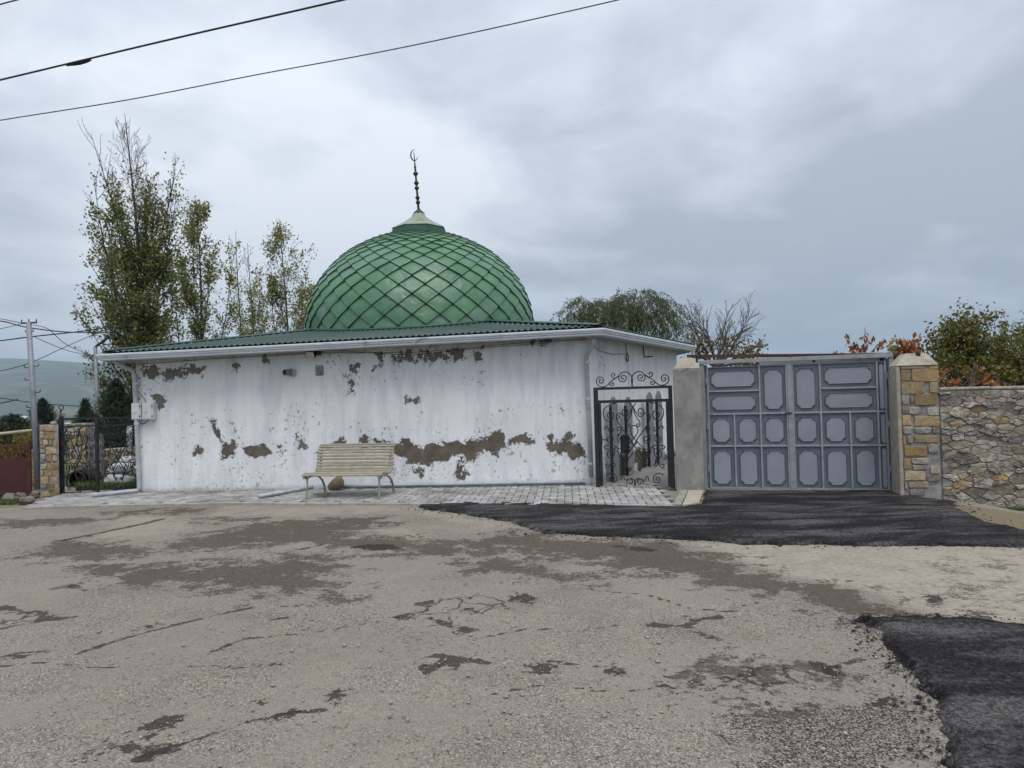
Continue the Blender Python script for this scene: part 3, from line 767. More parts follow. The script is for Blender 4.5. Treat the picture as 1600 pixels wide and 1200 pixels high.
def in_poly(poly):
    xs = [p[0] for p in poly]; ys = [p[1] for p in poly]

    def f(r_):
        while True:
            x, y = r_.uniform(min(xs), max(xs)), r_.uniform(min(ys), max(ys))
            if sdist(poly, np.array([x]), np.array([y]))[0] > 0:
                return x, y
    return f


M['crumb'] = surf('black_crumbs', (0.02, 0.02, 0.021), (0.045, 0.043, 0.042), 0.9, 30, 0.3, 80)
M['chip'] = surf('pale_chips', (0.40, 0.37, 0.32), (0.22, 0.2, 0.17), 0.9, 30, 0.3, 80)
scatter('asphalt_crumbs', 2600, near_edge(ASPH2, 0.085, lambda s: s[0].y < 5.2 and s[0].x < 3.3), 0.006, M['crumb'], 'loose black asphalt crumbs along the new patch', 3)
scatter('asphalt_crumbs', 1700, near_edge(ASPH1, 0.12, lambda s: s[0].y < 11), 0.009, M['crumb'], 'loose black asphalt crumbs along the new strip', 4)
scatter('stone_chips', 5200, in_poly(g2([(0, 1210), (1480, 1210), (1340, 970), (800, 900), (100, 960)])), 0.0052, M['chip'], 'pale loose stone chips over the road', 5)

# paved strip before the building -------------------------------------------------
PV = [G(40, 794), G(100, 792), G(330, 787), G(640, 788), G(1058, 792)]
pav_fr = Fr(B + Vector((0, 0, 0)), (B - A).normalized())           # u along the wall (0 at the right corner), v towards the viewer


M['edging'] = surf('concrete_edging', (0.36, 0.345, 0.32), (0.27, 0.258, 0.24), 0.92, 5, 0.5, 50, 0.003, spec=0.12, rnd=0.08)


def make_pavement():
    ground_line = []
    for p in PV + [G(1093, 789)]:
        u, v, w = pav_fr.uvw(p); ground_line.append((u, v))
    u_end = ground_line[-2][0]
    bed = thing('pavement', pav_fr(-3.5, 0.7, 0), 'grey block-paved walkway along the foot of the white wall', 'pavement')
    bed['kind'] = 'structure'; del bed['category']
    poly = [(u, v) for u, v in ground_line[:-1]]
    back = [(u_end + 0.0, -0.2), (0.05, -0.25), (0.02, 0.03), (-8.42, 0.03), (-8.45, -0.6), (-10.1, -0.25)]
    full = poly + back
    bm = bmesh.new()
    top = [bm.verts.new(pav_fr(u, v, 0.012)) for u, v in full]; bot = [bm.verts.new(pav_fr(u, v, -0.05)) for u, v in full]
    n = len(full)
    f = bm.faces.new(top)
    for i in range(n): bm.faces.new((top[i], top[(i + 1) % n], bot[(i + 1) % n], bot[i]))
    bmesh.ops.triangulate(bm, faces=[f]); bmesh.ops.recalc_face_normals(bm, faces=bm.faces)
    me = bpy.data.meshes.new('bedding'); bm.to_mesh(me); bm.free()
    link('bedding', me, surf('sandy_joints', (0.07, 0.062, 0.05), (0.035, 0.031, 0.026), 0.95, 12, 0.5, 60), bed)
    # herringbone blocks, clipped by dropping those that leave the strip
    bw, bl, gap = 0.118, 0.236, 0.013
    me = bpy.data.meshes.new('paver')
    hw, hl, z0, z1, ch = (bw - gap) / 2, (bl - gap) / 2, -0.035, 0.03, 0.006
    vs = []
    for (x, y, z) in ((hl, hw, z0), (hl, hw, z1 - ch), (hl - ch, hw - ch, z1)):
        vs += [(-x, -y, z), (x, -y, z), (x, y, z), (-x, y, z)]
    fs = [(8, 9, 10, 11)]
    for L_ in (0, 4):
        for i in range(4):
            fs.append((L_ + i, L_ + (i + 1) % 4, L_ + 4 + (i + 1) % 4, L_ + 4 + i))
    me.from_pydata(vs, [], fs); me.update(); me.materials.append(M['paver'])
    base_yaw = math.atan2(pav_fr.x.y, pav_fr.x.x)
    cells = []
    U = np.array([p[0] for p in full]); Vv = np.array([p[1] for p in full])
    ang = 0.0
    for j in range(-14, 40):
        for i in range(-110, 25):
            s = (i - j) % 4
            x, y = i * bw, j * bw
            if s == 0: cells.append((x + bw, y + bw / 2, 0))       # lies along u over cells i, i+1
            elif s == 3: cells.append((x + bw / 2, y + bw, 1))     # stands along v over cells j, j+1 (pairs with next row)
    rr = random.Random(4)
    ok = []
    fp = full
    for (u, v, o) in cells:
        d = sdist(fp, np.array([u]), np.array([v]))[0]
        lim = 0.07 if o == 0 else 0.10
        if d > (lim - 0.035 if u < 0.3 else 0.0): ok.append((u, v, o, d))
    res = []
    for (u, v, o, d) in ok:
        p = pav_fr(u, v, 0)
        dist = math.hypot(p.x, p.y)
        res.append((dist, u, v, o))
    res.sort()
    # those that show largest: nearest, out of the bench's and wall's way, right part first
    res.sort(key=lambda t: t[0])
    for q, (dist, u, v, o) in enumerate(res[:300]):
        ob = bpy.data.objects.new('paver', me); COL.objects.link(ob)
        ob.parent = bed; ob.matrix_parent_inverse = Matrix.Translation(-world_loc(bed))
        ob.location = pav_fr(u, v, rr.uniform(-0.004, 0.004))
        ob.rotation_euler = (rr.uniform(-.012, .012), rr.uniform(-.012, .012), base_yaw + (math.pi / 2 if o else 0) + rr.uniform(-.012, .012))
    V = []; F = []; vb = np.array(vs)
    for q, (dist, u, v, o) in enumerate(res[300:]):
        a = base_yaw + (math.pi / 2 if o else 0) + rr.uniform(-.012, .012); c, s_ = math.cos(a), math.sin(a)
        p = pav_fr(u, v, rr.uniform(-0.004, 0.004))
        V.append(np.stack([vb[:, 0] * c - vb[:, 1] * s_, vb[:, 0] * s_ + vb[:, 1] * c, vb[:, 2]], 1) + np.array(p))
        F.append(np.array(fs) + 12 * q)
    far = quick_mesh('far_pavers', np.concatenate(V), np.concatenate(F), M['paver'], bed); far['kind'] = 'stuff'
    # long edging stones along the road side and the border at the right end
    eg = []
    for (u0, v0), (u1, v1) in zip(ground_line[0:-2], ground_line[1:-1]):
        L_ = math.hypot(u1 - u0, v1 - v0); m_ = max(1, int(L_ / 0.5))
        for j in range(m_):
            t0, t1 = j / m_ + 0.006 / L_, (j + 1) / m_ - 0.006 / L_
            eg.append(((u0 + (u1 - u0) * t0, v0 + (v1 - v0) * t0), (u0 + (u1 - u0) * t1, v0 + (v1 - v0) * t1)))
    for (a, b_) in eg:
        pa, pb = pav_fr(*a, 0), pav_fr(*b_, 0)
        fr = Fr(pa, pb - pa); L_ = (pb - pa).length
        MB().box(fr, 0, L_, -0.05, 0.055, -0.04, 0.022 + rr.uniform(-.004, .004)).build('edging_stone', M['edging'], bed, bevel=0.006)
    # concrete apron beside the pillar
    a0 = G(1066, 793); a1 = G(1092, 789); a2 = G(1100, 769); a3 = G(1076, 769)
    b2 = MB(); tp = [Vector((p.x, p.y, 0.036)) for p in (a0, a1, a2, a3)]
    b2.add(tp + [p - Vector((0, 0, 0.08)) for p in tp], [(0, 1, 2, 3), (0, 4, 5, 1), (1, 5, 6, 2), (2, 6, 7, 3), (3, 7, 4, 0)])
    b2.build('concrete_apron', M['concrete_light'], bed)
    a0 = G(1052, 792.5); a1 = G(1064, 793); a2 = G(1075, 769); a3 = G(1063, 768)
    b2 = MB(); tp = [Vector((p.x, p.y, 0.04)) for p in (a0, a1, a2, a3)]
    b2.add(tp + [p - Vector((0, 0, 0.07)) for p in tp], [(0, 1, 2, 3), (0, 4, 5, 1), (1, 5, 6, 2), (2, 6, 7, 3), (3, 7, 4, 0)])
    b2.build('border_slab', M['concrete'], bed)


make_pavement()

# ------------------------------------------------------------------ the mosque building
ZL, ZR, ZC = 2.52, 2.67, 2.62                   # wall heights at left, right corner and far right
D_ = Vector((3.5, 21.6, 0)); E_ = Vector((-6.5, 21.8, 0))
mosque = thing('mosque', (-2.1, 16.8, 0), 'low white peeling mosque with a green scaled dome and crescent finial', 'mosque')
fw = Fr(A, B - A); WL = (B - A).length          # front wall: u from left corner, v towards the viewer
sw = Fr(B, C - B); SL = (C - B).length          # side wall


def pxwall(fr, pts, off=(0, 0), sc_=1.0):
    res = []
    for x, y in pts:
        p = onplane(off[0] + x / sc_, off[1] + y / sc_, fr.o, fr.n)
        u, v, w = fr.uvw(p); res.append((u, w))
    return res


def plaster_wall(name, fr, L, h0, h1, patches, pale, wearpolys, step, grime_fn, base_wobble=True):
    nu, nw = int(L / step) + 1, int(max(h0, h1) / step) + 1
    us = np.linspace(0, L, nu); ts = np.linspace(0, 1, nw)
    U, T = np.meshgrid(us, ts)
    Hh = h0 + (h1 - h0) * U / L
    W = T * Hh
    bulge = np.array([[0.014 * mnoise.noise(Vector((u * 0.7, t * 2.0, 1.5))) + 0.005 * mnoise.noise(Vector((u * 3, t * 7, 4.5))) for u in us] for t in ts])
    pe = np.zeros(U.shape); pl = np.zeros(U.shape)
    for i, p in enumerate(patches):
        d = sdist(p, U, W)
        f = np.clip(0.5 + d / 0.36, 0, 0.95)
        pe = np.maximum(pe, np.where(d > -0.2, f, 0))
    for p in pale:
        d = sdist(p, U, W)
        f = np.clip(0.47 + d / 0.42, 0, 0.95)
        pe = np.maximum(pe, f); pl = np.maximum(pl, np.clip(1 + d / 0.2, 0, 1))
    we = np.zeros(U.shape)
    for p, a in wearpolys:
        we = np.maximum(we, a * np.clip(0.5 + sdist(p, U, W) / 0.8, 0, 1))
    gr = grime_fn(U, W, Hh)
    x = np.array(fr.x); n_ = np.array(fr.n); o_ = np.array(fr.o)
    V = o_ + U[..., None] * x + bulge[..., None] * n_ + W[..., None] * np.array([0, 0, 1])
    idx = np.arange(nu * nw).reshape(nw, nu)
    F = np.stack([idx[:-1, :-1], idx[:-1, 1:], idx[1:, 1:], idx[1:, :-1]], -1).reshape(-1, 4)
    o = quick_mesh(name, V.reshape(-1, 3), F, M['wall'], mosque, smooth=True)
    for nme, a in (('peel', pe), ('pale', pl), ('wear', we), ('grime', gr)):
        set_attr(o.data, nme, a)
    return o


Z4 = lambda pts: pxwall(fw, pts, (460, 520), 4.0)
Z2 = lambda pts: pxwall(fw, pts, (140, 500), 4.0)
Z5 = lambda pts: pxwall(fw, pts, (840, 480), 3.75)
front_patches = [
    Z4([(495, 715), (520, 675), (585, 690), (600, 650), (630, 690), (700, 665), (740, 690), (780, 700), (800, 745), (830, 735), (840, 690), (900, 690), (960, 680), (1000, 700), (1040, 660), (1060, 690), (1100, 650), (1150, 660), (1200, 670), (1230, 640), (1280, 610), (1310, 620), (1320, 700), (1270, 760), (1180, 740), (1130, 780), (1110, 800), (1060, 775), (990, 770), (940, 790), (880, 790), (835, 835), (780, 810), (720, 820), (690, 780), (650, 760), (600, 720)]),
    Z4([(1320, 690), (1380, 650), (1440, 625), (1490, 650), (1490, 690), (1460, 715), (1430, 680), (1370, 690)]),
    Z4([(408, 700), (412, 640), (440, 645), (468, 690), (455, 722), (430, 722)]),
    Z4([(230, 690), (300, 665), (312, 700), (260, 718), (190, 735), (150, 750)]),
    Z4([(1005, 780), (1040, 800), (1065, 865), (1105, 880), (1045, 915), (1018, 870)]),
    Z4([(750, 845), (795, 848), (785, 890), (752, 885)]),
    Z5([(48, 768), (80, 755), (90, 800), (130, 780), (180, 730), (202, 745), (200, 790), (250, 800), (290, 830), (296, 900), (220, 895), (160, 865), (100, 852), (58, 848)]),
    Z2([(832, 768), (870, 762), (908, 768), (918, 852), (880, 848), (850, 862), (828, 832)]),
    Z2([(955, 800), (1030, 768), (1100, 798), (1128, 830), (1060, 864), (990, 845)]),
    Z2([(1180, 800), (1230, 800), (1220, 832), (1180, 832)]),
    Z2([(645, 775), (712, 808), (702, 855), (655, 835)]),
    Z2([(1310, 778), (1352, 778), (1352, 804), (1310, 804)]),
    Z2([(745, 620), (785, 640), (800, 690), (825, 760), (800, 745), (768, 665)]),
]
front_pale = [
    Z4([(655, 130), (690, 108), (742, 130), (742, 182), (700, 192), (662, 182)]), Z4([(760, 130), (792, 115), (792, 192), (763, 192)]),
    Z4([(808, 110), (850, 88), (870, 120), (972, 108), (972, 172), (900, 188), (850, 197), (818, 172)]), Z4([(978, 120), (1020, 98), (1062, 108), (1057, 168), (1000, 192)]),
    Z4([(1118, 110), (1182, 88), (1177, 152), (1130, 203), (1112, 182)]), Z4([(1535, 45), (1600, 28), (1600, 62), (1545, 72)]),
    Z4([(478, 160), (502, 160), (502, 252), (483, 242)]), Z4([(512, 130), (543, 130), (543, 222), (518, 202)]), Z4([(347, 220), (392, 198), (382, 262), (347, 252)]), Z4([(343, 300), (372, 300), (372, 382), (348, 372)]), Z4([(610, 140), (640, 150), (635, 185), (612, 180)]), Z4([(1475, 60), (1500, 50), (1500, 110), (1482, 110)]),
    Z2([(338, 310), (400, 288), (470, 320), (560, 288), (582, 300), (577, 362), (500, 372), (440, 352), (380, 372), (342, 362)]), Z2([(598, 300), (650, 268), (718, 300), (718, 352), (660, 342), (608, 337)]),
    Z2([(378, 468), (440, 456), (472, 500), (464, 552), (428, 572), (418, 500)]), Z2([(248, 348), (292, 348), (292, 402), (258, 392)]), Z2([(290, 820), (322, 840), (317, 902), (292, 900)]), Z2([(895, 285), (925, 280), (920, 330), (897, 325)]), Z2([(1080, 235), (1105, 230), (1105, 260), (1082, 260)]),
    Z4([(15, 635), (75, 700), (72, 722), (38, 728), (12, 690)]), Z4([(705, 410), (775, 410), (775, 437), (705, 437)]),
]
front_wear = [(Z2([(250, 260), (720, 260), (720, 420), (480, 520), (480, 620), (250, 600)]), 1.0), (Z4([(300, 100), (1250, 60), (1250, 230), (600, 230), (380, 420), (300, 400)]), 0.9), (Z4([(420, 600), (1600, 580), (1600, 960), (640, 960)]), 1.0), (Z2([(500, 540), (1600, 540), (1600, 900), (500, 900)]), 0.75), (Z2([(260, 1020), (1600, 1020), (1600, 1100), (260, 1100)]), 0.9), (Z5([(0, 640), (300, 640), (300, 1050), (0, 1050)]), 0.8)]


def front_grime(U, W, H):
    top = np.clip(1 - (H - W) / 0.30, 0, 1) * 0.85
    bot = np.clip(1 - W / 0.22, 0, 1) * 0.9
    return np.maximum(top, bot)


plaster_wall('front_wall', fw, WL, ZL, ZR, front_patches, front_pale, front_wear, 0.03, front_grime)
S7 = lambda pts: pxwall(sw, pts, (900, 570), 5.712)
side_patches = [S7([(505, 800), (530, 755), (600, 750), (645, 790), (645, 845), (700, 828), (760, 815), (835, 775), (900, 760), (900, 960), (800, 985), (760, 955), (660, 945), (640, 895), (590, 935), (560, 895), (512, 875)]), S7([(330, 960), (400, 800), (440, 830), (440, 960), (380, 1100), (330, 1100)])]
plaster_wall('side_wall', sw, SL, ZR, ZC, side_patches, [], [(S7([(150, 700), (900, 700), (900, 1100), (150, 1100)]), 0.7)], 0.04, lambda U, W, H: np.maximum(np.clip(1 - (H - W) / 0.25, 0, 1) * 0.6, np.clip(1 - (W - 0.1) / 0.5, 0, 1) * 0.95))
mb = MB()
for p, q, h0, h1 in ((C, D_, ZC, 2.6), (D_, E_, 2.6, 2.5), (E_, A, 2.5, ZL)):
    mb.add([(p.x, p.y, 0), (q.x, q.y, 0), (q.x, q.y, h1), (p.x, p.y, h0)], [(0, 1, 2, 3)])
mb.build('rear_wall', surf('plain_white_plaster', (0.72, 0.73, 0.75), (0.6, 0.61, 0.63), 0.9, 3, 0.3, 30), mosque)

# roof: low pyramid of corrugated sheets around the dome
eave = [Vector((-7.42, 13.04, 2.60)), Vector((1.56, 12.36, 2.775)), Vector((4.1, 16.2, 2.68)), Vector((3.85, 22.0, 2.66)), Vector((-6.9, 22.2, 2.6))]
APEX = Vector((-2.1, 17.0, 3.50))


def roof_face(i):
    a, b_ = eave[i], eave[(i + 1) % 5]
    xd = (b_ - a); L = xd.length; xd.normalize()
    t_ap = (APEX - a).dot(xd); up_ = (APEX - a) - xd * t_ap
    n_ = xd.cross(up_).normalized()
    if n_.z < 0: n_ = -n_
    st = 0.0275; cols = int(L / st); V = []; F = []
    for c in range(cols + 1):
        s = min(c * st, L)
        t = s / t_ap if s < t_ap else (L - s) / (L - t_ap)
        t = max(0.0, min(1, t))
        bumpz = 0.016 * math.cos(2 * math.pi * s / 0.11)
        base = a + xd * s
        for tt in (0, t):
            V.append(base + up_ * tt + n_ * (0.03 + bumpz))
        V.append(base + n_ * (0.03 + bumpz - 0.004) + Vector((0, 0, -0.003)))
    for c in range(cols):
        F.append((3 * c, 3 * c + 3, 3 * c + 4, 3 * c + 1)); F.append((3 * c + 2, 3 * c + 5, 3 * c + 3, 3 * c))
    o = quick_mesh('roof_sheet', np.array([tuple(v) for v in V]), np.array(F), M['roof'], mosque)
    if o.data.polygons[0].normal.z < 0: o.data.flip_normals()
    return o


for i in range(5):
    roof_face(i)
    a = eave[i]
    d = (APEX - a); s_ = d.cross(Vector((0, 0, 1))).normalized(); u_ = s_.cross(d).normalized()
    mb = MB(); vs = []
    for t in (0.0, 0.97):
        c = a + d * t
        for k_ in (-1, 0, 1):
            vs.append(c + s_ * 0.11 * k_ + u_ * (0.075 if k_ == 0 else 0.045) * 1.0)
    mb.add(vs, [(0, 1, 4, 3), (1, 2, 5, 4)]).build('ridge_cap', M['roof'], mosque, recalc=False)


def eave_trim(i, name, prof, mat, ins=0.0):
    """extrude a profile (out, up) along one eave edge, mitred at the corners"""
    a, b_ = eave[i], eave[(i + 1) % 5]; p0, n0 = eave[i - 1], eave[(i + 2) % 5]

    def out(p, q):
        d = (q - p); d.z = 0; d.normalize(); return Vector((d.y, -d.x, 0))
    o1 = out(a, b_); oa = out(p0, a); ob = out(b_, n0)
    ma = (o1 + oa); ma *= 1 / max(0.3, ma.dot(o1)); mb_ = (o1 + ob); mb_ *= 1 / max(0.3, mb_.dot(o1))
    vs = [a + ma * u + Vector((0, 0, w)) for u, w in prof] + [b_ + mb_ * u + Vector((0, 0, w)) for u, w in prof]
    n = len(prof)
    fs = [(j, (j + 1) % n, (j + 1) % n + n, j + n) for j in range(n)] + [tuple(range(n)), tuple(range(n, 2 * n))[::-1]]
    return MB().add(vs, fs).build(name, mat, mosque)


gut = [(-0.03, -0.012), (0.075, -0.012), (0.085, -0.022), (0.085, -0.05), (0.07, -0.058), (0.07, -0.085), (0.055, -0.095), (0.055, -0.125), (0.0, -0.14), (-0.03, -0.14)]
for i in range(5):
    eave_trim(i, 'gutter', gut, M['white_metal'])
    eave_trim(i, 'soffit', [(-0.42, -0.10), (-0.034, -0.10), (-0.034, -0.112), (-0.42, -0.112)], M['soffit'])
    eave_trim(i, 'gap_shade_strip', [(-0.09, 0.012), (-0.035, 0.012), (-0.035, -0.09), (-0.09, -0.09)], M['dark'])  # solid near-black strip paints the shade of the gap under the sheets

# dome -----------------------------------------------------------------------------
DC = Vector((-2.11, 17.0, 3.27)); RA, RB = 2.62, 2.29


def dpt(phi, th, off=0.0):
    """point of the dome: phi from the rim up, th around; below the rim a short drum"""
    if phi < 0:
        p = Vector((RA * math.cos(th), RA * math.sin(th), phi * RB)); n_ = Vector((math.cos(th), math.sin(th), 0))
    else:
        p = Vector((RA * math.cos(phi) * math.cos(th), RA * math.cos(phi) * math.sin(th), RB * math.sin(phi)))
        n_ = Vector((p.x / RA ** 2, p.y / RA ** 2, p.z / RB ** 2)).normalized()
    return p + n_ * off


dome = bpy.data.objects.new('dome', None); COL.objects.link(dome)
vs, fs = [], []
NTH = 52; phis = [-0.28, -0.1, 0] + [R(x) for x in range(6, 84, 6)]
for ph in phis:
    for j in range(NTH): vs.append(dpt(ph, 2 * math.pi * j / NTH, -0.03))
for i in range(len(phis) - 1):
    for j in range(NTH): fs.append((i * NTH + j, i * NTH + (j + 1) % NTH, (i + 1) * NTH + (j + 1) % NTH, (i + 1) * NTH + j))
me = bpy.data.meshes.new('dome'); me.from_pydata(vs, [], fs); me.update(); me.materials.append(M['cap_dark'])
COL.objects.unlink(dome); bpy.data.objects.remove(dome)
dome = bpy.data.objects.new('dome', me); COL.objects.link(dome); dome.location = DC
dome.parent = mosque; dome.matrix_parent_inverse = Matrix.Translation(-world_loc(mosque))
dome['label'] = 'green dome covered in diamond-shaped metal scales'
NC = 30
row_phi = [-0.24]
while row_phi[-1] < R(77):
    ph = row_phi[-1]; r_ = RA * (math.cos(ph) if ph > 0 else 1)
    arc = 0.385 * 2 * math.pi * r_ / NC
    dl = math.hypot(RA * math.sin(max(ph, 0)), RB * math.cos(max(ph, 0)))
    row_phi.append(ph + arc / dl)
tiles = []
for i in range(len(row_phi) - 2):
    p0, p1, p2 = row_phi[i], row_phi[i + 1], row_phi[i + 2]
    p0 -= 0.09 * (p1 - p0)                       # each scale hangs a little over the joint below it
    hw = math.pi / NC
    lift = 0.066 if i < 9 else (0.054 if i < 15 else 0.042)
    # grid over the diamond: (a, b) in the unit square -> corners bottom, right, top, left
    n = 4; vs = []; fs = []
    for a in range(n + 1):
        for b_ in range(n + 1):
            s, t = a / n, b_ / n
            th = (s - t) * hw
            q = (s + t) / 2                      # 0 bottom .. 1 top
            th *= 1.03
            ph = p0 + (p1 - p0) * min(1, 2 * q) + (p2 - p1) * max(0, 2 * q - 1)
            vs.append(dpt(ph, th, lift * (1 - q) + 0.002 + 0.004 * math.sin(math.pi * s) * math.sin(math.pi * t)))
    for a in range(n):
        for b_ in range(n):
            fs.append((a * (n + 1) + b_, (a + 1) * (n + 1) + b_, (a + 1) * (n + 1) + b_ + 1, a * (n + 1) + b_ + 1))
    # folded lower edges
    e1 = [a * (n + 1) for a in range(n + 1)]; e2 = list(range(n + 1))
    for ed in (e1, e2):
        b0 = len(vs)
        for ix in ed:
            v = vs[ix]; nn = Vector((v.x / RA ** 2, v.y / RA ** 2, max(0, v.z) / RB ** 2)).normalized()
            vs.append(v - nn * 0.03)
        for j in range(n):
            fs.append((ed[j], ed[j + 1], b0 + j + 1, b0 + j))
    me = bpy.data.meshes.new('dome_tile'); me.from_pydata(vs, [], fs); me.update(); me.materials.append(M['tile'])
    for c in range(NC):
        th = 2 * math.pi * (c + 0.5 * (i % 2)) / NC + 0.055
        mid = DC + dpt(p1, th); nn = (dpt(p1, th, 1) - dpt(p1, th)).normalized()
        face = nn.dot((Vector((0, 0, EYE)) - mid).normalized())
        tiles.append((-face, me, th, len(vs)))
tiles.sort(key=lambda t: t[0])
vis = [t for t in tiles if t[0] < 0.04][:298]
rest = [t for t in tiles if t not in vis]
rtile = random.Random(77)
for t in vis:
    o = bpy.data.objects.new('dome_tile', t[1]); COL.objects.link(o)
    o.parent = dome
    cen = Vector(sum((v.co for v in t[1].vertices), Vector())) / len(t[1].vertices)
    o.matrix_local = Matrix.Rotation(t[2], 4, 'Z') @ Matrix.Translation(cen) @ Matrix.Rotation(rtile.uniform(-.03, .03), 4, 'Y') @ Matrix.Rotation(rtile.uniform(-.03, .03), 4, 'Z') @ Matrix.Translation(-cen)
V = []; F = []; nb = 0
for t in rest:
    c, s_ = math.cos(t[2]), math.sin(t[2]); co = np.zeros(len(t[1].vertices) * 3); t[1].vertices.foreach_get('co', co); co = co.reshape(-1, 3)
    V.append(np.stack([co[:, 0] * c - co[:, 1] * s_, co[:, 0] * s_ + co[:, 1] * c, co[:, 2]], 1))
    F.append(np.array([tuple(p.vertices) for p in t[1].polygons]) + nb); nb += len(co)
o = quick_mesh('rear_dome_tiles', np.concatenate(V), np.concatenate(F), M['tile']); o.parent = dome; o['kind'] = 'stuff'
print('tiles', len(vis), len(rest))
# flashing where the dome meets the roof
fl = []
for j in range(97):
    th = 2 * math.pi * j / 96
    x, y = DC.x + 2.68 * math.cos(th), DC.y + 2.68 * math.sin(th)
    best = 9
    for i in range(5):
        a, b_ = eave[i], eave[(i + 1) % 5]
        n_ = (b_ - a).cross(APEX - a).normalized()
        if abs(n_.z) > 1e-6:
            best = min(best, a.z - ((x - a.x) * n_.x + (y - a.y) * n_.y) / n_.z)
    fl.append((x, y, best + 0.05))
MB().tube(fl, 0.035, 6, cap=False).build('dome_flashing', M['cap_dark'], mosque, smooth=True)
# cap and finial ----------------------------------------------------------------------
ctop = DC + Vector((0, 0, 0))
octo = lambda z, r, n=8, ph=0.39: [ctop + Vector((r * math.cos(2 * math.pi * j / n + ph), r * math.sin(2 * math.pi * j / n + ph), z)) for j in range(n)]


def rings(name, rs, mat, parent, n=8):
    vs = []; fs = []
    for z, r in rs: vs += octo(z, r, n)
    for i in range(len(rs) - 1):
        for j in range(n): fs.append((i * n + j, i * n + (j + 1) % n, (i + 1) * n + (j + 1) % n, (i + 1) * n + j))
    fs += [tuple(range(n))[::-1], tuple((len(rs) - 1) * n + j for j in range(n))]
    return MB().add(vs, fs).build(name, mat, parent)


cap = rings('dome_cap', [(2.08, 0.70), (2.38, 0.645)], M['cap_dark'], mosque)
rings('cap_cone', [(2.385, 0.66), (2.40, 0.655), (2.56, 0.36), (2.68, 0.19), (2.78, 0.135)], M['cap'], cap)
rings('cap_skirt', [(2.02, 0.82), (2.15, 0.70)], M['tile'], cap)
fin = bpy.data.objects.new('finial', None); COL.objects.link(fin); fin.parent = mosque
fb = ctop + Vector((0, 0, 2.78)); top_lean = Vector((-0.07, 0, 0))
fin.matrix_parent_inverse = Matrix.Translation(-world_loc(mosque)); fin.location = fb; fin['_wl'] = tuple(fb)
fin['label'] = 'dark beaded spire topped by a crescent'
FH = 1.50
fpt = lambda t: fb + Vector((-0.085 * t, 0, FH * t - 0.02))
MB().tube([fpt(t / 8) for t in range(9)], [0.03, 0.028, 0.027, 0.026, 0.025, 0.023, 0.018, 0.012, 0.008], 10).build('rod', M['finial'], fin, smooth=True)
MB().lathe(fb, [(0.135, -0.03), (0.14, 0.0), (0.09, 0.05), (0.05, 0.085), (0.03, 0.12)], 16).build('collar', M['finial'], fin, smooth=True)
for t, r_ in ((0.19, 0.055), (0.265, 0.055), (0.42, 0.055), (0.50, 0.058), (0.65, 0.06), (0.715, 0.028), (0.755, 0.032), (0.80, 0.02)):
    c = fpt(t); sq = 0.9 if r_ > 0.04 else 1
    MB().lathe(c, [(r_ * math.sin(a), -r_ * sq * math.cos(a)) for a in np.linspace(0.25, math.pi - 0.25, 8)], 12).build('bead', M['finial'], fin, smooth=True)
cc = fpt(0.88) + Vector((-0.0, 0, 0.10))
n = 20
path, rad = [], []
for j in range(n + 1):
    a = R(78) + R(268) * j / n                 # opens to the upper right
    path.append(cc + Vector((0.085 * math.cos(a), 0, 0.13 * math.sin(a)))); rad.append(0.004 + 0.012 * math.sin(math.pi * j / n))
MB().tube(path, rad, 6).build('crescent', M['finial'], fin, smooth=True)

# downpipes and ground pipe ------------------------------------------------------------
pl = fw(0.06, 0.09, 0)
dp = thing('downpipe', pl, 'white downpipe at the left corner of the white wall, elbowed onto the paving', 'downpipe')
e0 = P(166 + 5, 563, 13.1)
MB().tube([Vector((-7.28, 13.12, 2.50)), Vector((-7.22, 13.16, 2.42)), fw(0.0, 0.12, 2.30), fw(0.02, 0.08, 2.2), fw(0.05, 0.075, 1.2), fw(0.08, 0.075, 0.12), fw(0.075, 0.085, 0.06)], 0.042, 12).build('pipe', M['pipe'], dp, smooth=True)
g_a, g_b = fw(0.07, 0.1, 0.065), G(145, 779.5) + Vector((0, 0, 0.06))
MB().tube([g_a, g_a.lerp(g_b, 0.1), g_b], 0.04, 12, cap=True).build('outlet', M['pipe'], dp, smooth=True)
for z in (0.5, 1.3, 2.05):
    MB().lathe(fw(0.05 + 0.0 * z, 0.075, z), [(0.05, -0.02), (0.052, 0), (0.05, 0.02)], 12).build('bracket', M['white_metal'], dp)
dp2 = thing('downpipe', fw(WL - 0.03, 0.07, 0), 'white downpipe at the right corner beside the wrought-iron gate', 'downpipe')
MB().tube([fw(WL + 0.10, 0.34, 2.62), fw(WL + 0.10, 0.32, 2.52), fw(WL - 0.01, 0.14, 2.36), fw(WL - 0.03, 0.075, 2.28), fw(WL - 0.01, 0.07, 1.2), fw(WL + 0.0, 0.07, 0.16)], 0.042, 12).build('pipe', M['pipe'], dp2, smooth=True)
for z in (0.4, 1.55, 2.2):
    MB().lathe(fw(WL - 0.015, 0.07, z), [(0.05, -0.02), (0.052, 0), (0.05, 0.02)], 12).build('bracket', M['white_metal'], dp2)
gp = [onplane(x, y, fw(0, 0.06, 0), fw.n) for x, y in ((915, 757), (800, 759.5), (700, 761.5), (600, 764), (530, 765.5))]
gp = [Vector((p.x, p.y, max(0.08, p.z))) for p in gp]
g_end = G(405, 782) + Vector((0, 0, 0.07))
op = MB().tube(gp, 0.035, 10).build('drain_pipe', M['pipe'], None, smooth=True)
tag(op, 'grey drain pipe running along the foot of the white wall', 'pipe')
op = MB().tube([G(488, 767) + Vector((0, 0, 0.07)), G(450, 774) + Vector((0, 0, 0.068)), g_end], 0.034, 10).build('drain_pipe', M['pipe'], None, smooth=True)
tag(op, 'loose grey pipe lying on the paving left of the bench', 'pipe')

